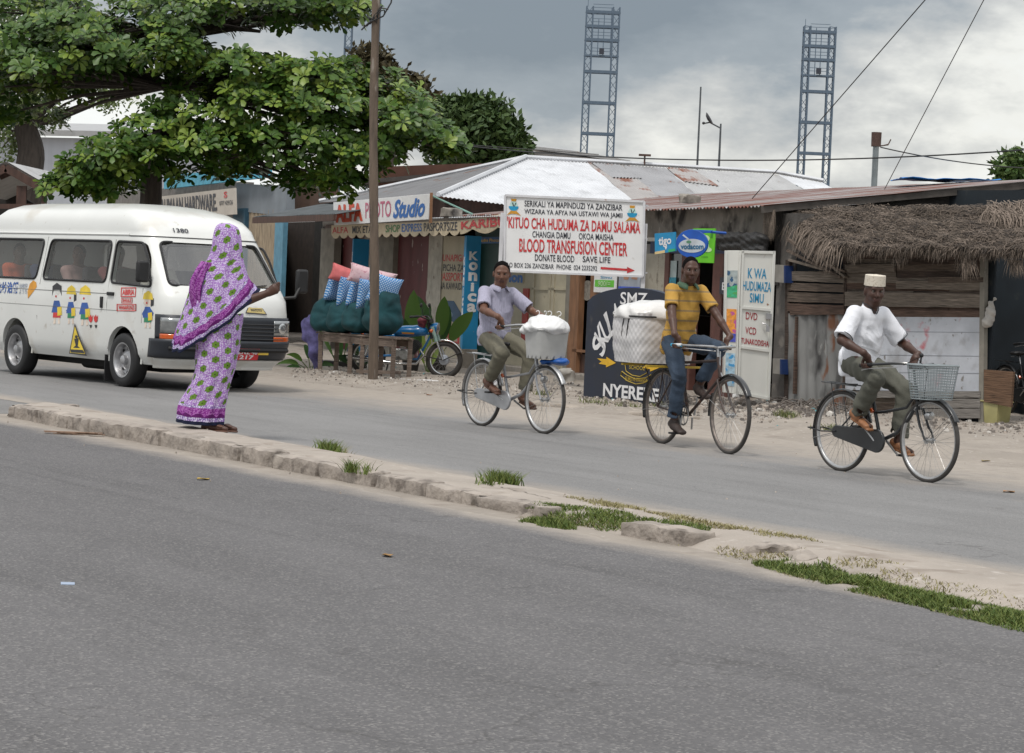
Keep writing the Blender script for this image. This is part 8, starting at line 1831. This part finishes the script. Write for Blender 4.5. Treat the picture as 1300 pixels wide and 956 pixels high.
# ================================================================== motorcycle
mf=gnd(563,481); mdir=V((.98,-.20,0)).normalized(); MM=frame(mf-mdir*1.2,mdir)
mo=empty('motorcycle',None,'blue motorcycle with orange tank stripe parked on its stand beside the table','motorcycle',mat=MM)
m_mb=M('motorcycle_blue',(.006,.11,.28),.3,0,var=.1,vs=6,coat=.4); m_eng=M('cast_alloy',(.3,.3,.29),.45,.6,var=.25,vs=20); m_blk=M('engine_black',(.02,.02,.02),.6,var=.3,vs=20); m_cr=M("motorcycle_chrome",(.6,.6,.6),.15,.95)
for cx in (0,1.2):
    c=V((cx,0,.285)); w0=MB().torus(c,(0,1,0),.245,.042,48,12).build('wheel',M('motorcycle_tyre',(.04,.036,.032),.85,var=.2,vs=20),mo)
    mb=MB(); mb.lathe(c,(0,1,0),[(.222,-.03),(.205,-.024),(.2,0),(.205,.024),(.222,.03),(.215,0)],48,0,True); mb.build('rim',m_cr,w0)
    mb=MB(); 
    for i in range(32): a=6.283*i/32; s=1 if i%2 else -1; mb.tube([c+V((.06*math.cos(a+.5*s),s*.03,.06*math.sin(a+.5*s))),c+V((.205*math.cos(a),0,.205*math.sin(a)))],.002,3,cap=False)
    mb.build('spokes',m_spk,w0)
    mb=MB(); mb.lathe(c-V((0,.0,0)),(0,-1,0),[(.001,.055),(.025,.056),(.03,.045),(.07,.04),(.078,.02),(.078,-.04),(.001,-.05)],28); mb.build('hub',M('hub_alloy',(.42,.45,.5),.4,.5),w0)
def arcf(c,r,a0,a1,w,mat,name='mudguard'):
    mb=MB(); c=V(c)
    mb.grid(lambda u,v: c+V((math.cos(math.radians(a0+(a1-a0)*u))*(r-.012*(2*v-1)**2),(v-.5)*2*w,math.sin(math.radians(a0+(a1-a0)*u))*(r-.012*(2*v-1)**2))),30,6); return mb.build(name,mat,mo,solid=.003)
arcf((1.2,0,.285),.315,20,185,.055,m_cr); arcf((0,0,.285),.33,40,170,.06,m_mb)
mb=MB(); mb.tube([V((1.2,-.06,.285)),V((.9,-.065,.33))],.008,5); mb.tube([V((1.2,-.065,.285)),V((1.47,-.05,.42))],.008,5); mb.build('mudguard_stay',m_blk,mo)
for s in (-1,1):
    mb=MB(); mb.cyl(V((1.2,s*.085,.285)),V((1.08,s*.085,.60)),.018,.018,12); mb.build('fork_leg',m_cr,mo); mb=MB(); mb.cyl(V((1.085,s*.085,.56)),V((1.01,s*.085,.78)),.028,.03,12); mb.build('fork_cover',M('pale_green_fork',(.22,.32,.28),.5),mo)
mb=MB(); mb.lathe(V((1.03,0,.76)),(1,0,-.1),[(.001,-.08),(.06,-.06),(.085,0),(.088,.05)],24); hl=mb.build('headlamp',m_mb,mo); mb=MB(); mb.lathe(V((1.03,0,.76)),(1,0,-.1),[(.088,.05),(.092,.055),(.08,.062),(.001,.085)],24); mb.build('lens',m_lens,hl)
mb=MB(); mb.cyl(V((1.0,0,.60)),V((.93,0,.84)),.03,.03,12); mb.tube([V((.93,0,.86)),V((.94,-.1,.89)),V((.86,-.26,.93)),V((.76,-.34,.92))],.012,8); mb.tube([V((.93,0,.86)),V((.94,.1,.89)),V((.86,.26,.93)),V((.76,.34,.92))],.012,8); hb2=mb.build('handlebar',m_blk,mo)
for s in (-1,1):
    mb=MB(); mb.cyl(V((.84,s*.28,.93)),V((.72,s*.35,.918)),.019,.019,10); mb.build('grip',m_rub2,hb2); mb=MB(); mb.tube([V((.9,s*.22,.94)),V((.88,s*.25,1.06))],.006,5); mb.sphere((.87,s*.26,1.1),(.02,.05,.035),12,8); mb.build('rear_mirror',m_blk,hb2)
    mb=MB(); mb.sphere((1.02,s*.17,.72),.028,12,8); mb.build('indicator',m_or,mo)
mb=MB(); mb.cyl(V((.98,-.05,.84)),V((.97,-.05,.89)),.045,.045,16); mb.build('speedometer',m_blk,hb2)
sd=SD(); sd.ecap((.86,0,.80),(.07,.06),(.86,0,.86),(.1,.07),(0,1,0),.03); o=sdobj(sd,'bag',M('maroon_bag',(.12,.02,.03),.7,var=.2),None,cell=.008,disp=lambda P:sinfold(P,.006,33,29,41),mat=MM@Matrix.Translation((-.02,-.03,.0))); tag(o,'small maroon bag hanging on the motorcycle handlebar','bag')
sd=SD(); sd.ell((.66,0,.70),(.26,.125,.085),.03); sd.ell((.80,0,.70),(.12,.12,.095),.05); sd.ell((.48,0,.68),(.12,.08,.05),.05); sd.plane((0,0,.635),(0,0,-1),.02); tk_=sdobj(sd,'fuel_tank',m_mb,mo,cell=.008)
mb=MB()
def tky(x,z): # side of tank
    a=max(0,1-((x-.68)/.26)**2-((z-.70)/.09)**2); return -.125*math.sqrt(a)-.006
for z0,z1,m_ in ((.655,.668,0),(.668,.679,1)):
    mb.add([V((x,min(-.06,tky(x,z)),z+.0)) for x in np.linspace(.5,.86,14) for z in (z0+max(0,(x-.80))*.5,z1+max(0,(x-.80))*.9)],[(2*i,2*i+2,2*i+3,2*i+1) for i in range(13)],m_)
mb.build('tank_stripe',[ORG,YEL],tk_)
sd=SD(); sd.ecap((.42,0,.695),(.09,.04),(.1,0,.72),(.12,.05),(0,1,0),.03); sd.ecap((.1,0,.72),(.12,.05),(-.22,0,.735),(.11,.04),(0,1,0),.03); sdobj(sd,'seat',M('black_vinyl',(.02,.019,.018),.5),mo,cell=.008)
mb=MB(); mb.obox((.34,-.10,.54),(.10,0,.02),(0,.02,0),(0,0,.09)); mb.obox((.34,.10,.54),(.10,0,.02),(0,.02,0),(0,0,.09)); mb.build('side_panel',m_mb,mo,bevel=.015)
mb=MB(); mb.tube([V((.98,0,.68)),V((.62,0,.62)),V((.4,0,.62)),V((-.2,0,.66))],.02,8); mb.tube([V((.97,0,.64)),V((.86,0,.42)),V((.78,0,.28)),V((.45,0,.26)),V((.38,0,.6))],.018,8); mb.tube([V((.42,-.09,.32)),V((.0,-.1,.285))],.018,8); mb.tube([V((.42,.09,.32)),V((.0,.1,.285))],.018,8); mb.build('frame',m_mb,mo)
for s in (-1,1): mb=MB(); mb.cyl(V((.0,s*.12,.30)),V((.1,s*.12,.62)),.022,.026,12); mb.torus(V((.05,s*.12,.46)),V((.1,0,.32)),.026,.007,16,6); mb.build('shock_absorber',m_cr,mo)
mb=MB(); 
for i in range(9): t=i/8; c=V((.68+.10*t,0,.40+.12*t)); mb.obox(c,(.045,0,-.05),(0,.085,0),(.003,0,.003))
mb.obox((.73,0,.46),(.03,0,-.035),(0,.06,0),(.07,0,.075)); mb.build('cylinder',m_blk,mo)
mb=MB(); mb.obox((.56,0,.34),(.15,0,0),(0,.09,0),(0,0,.085)); mb.cyl(V((.60,-.13,.34)),V((.60,.13,.34)),.085,.085,24); mb.cyl(V((.47,-.12,.36)),V((.47,.12,.36)),.07,.07,24); mb.build('crankcase',m_eng,mo,bevel=.015)
mb=MB(); mb.lathe(V((.58,-.12,.50)),(0,-1,0),[(.001,.05),(.05,.045),(.062,.02),(.062,-.05)],24); mb.build('air_filter',m_cr,mo)
mb=MB(); mb.tube([V((.84,-.06,.42)),V((.90,-.10,.34)),V((.80,-.13,.21)),V((.5,-.14,.20))],.018,10); mb.tube([V((.5,-.14,.20)),V((.35,-.15,.21)),V((-.28,-.16,.27))],[.018,.034,.04],14); mb.build('exhaust',m_cr,mo)
mb=MB(); mb.tube([V((.36,-.08,.24)),V((.33,-.18,.01))],.012,6); mb.tube([V((.36,.08,.24)),V((.33,.18,.01))],.012,6); mb.bar(V((.33,-.2,.01)),V((.33,.2,.01)),.02,.012); mb.tube([V((.52,-.1,.24)),V((.52,-.26,.235))],.01,6); mb.build('centre_stand',m_blk,mo)
mb=MB(); mb.sphere((-.30,0,.60),(.04,.06,.035),14,8); mb.build('tail_lamp',M('red_lens',(.5,.02,.02),.2,coat=1),mo); mb=MB(); mb.sphere((-.05,-.17,.62),.03,12,8); mb.build('indicator',m_or,mo)
# bicycle standing in the dark opening at the right edge
MD=frame(gnd(1275,528)-V((0,0,0)),V((.35,-.94,0)))
q_,_=city_bike('dark bicycle standing in the shaded opening beyond the yellow bucket',MD,1.05,.335,BKF,BKF,m_alu,BKF,40,gz=.98)
sd=SD(); c=onplane(1257,392,W2+nU*.05,nU); sd.chain([c+UP*.06,c+V((.01,0,-.04)),c+V((-.02,0,-.16))],[.03,.055,.07],.03); sd.cap(c+UP*.05,.02,c+V((.05,0,.12)),.015,.02); o=sdobj(sd,'hanging_bundle',M('dirty_white_cloth',(.4,.38,.35),.8,var=.15,vs=10),None,cell=.009,disp=lambda P:sinfold(P,.010,43,31,39)); tag(o,'dirty white cloth bundle hanging beside the shack post','bundle')
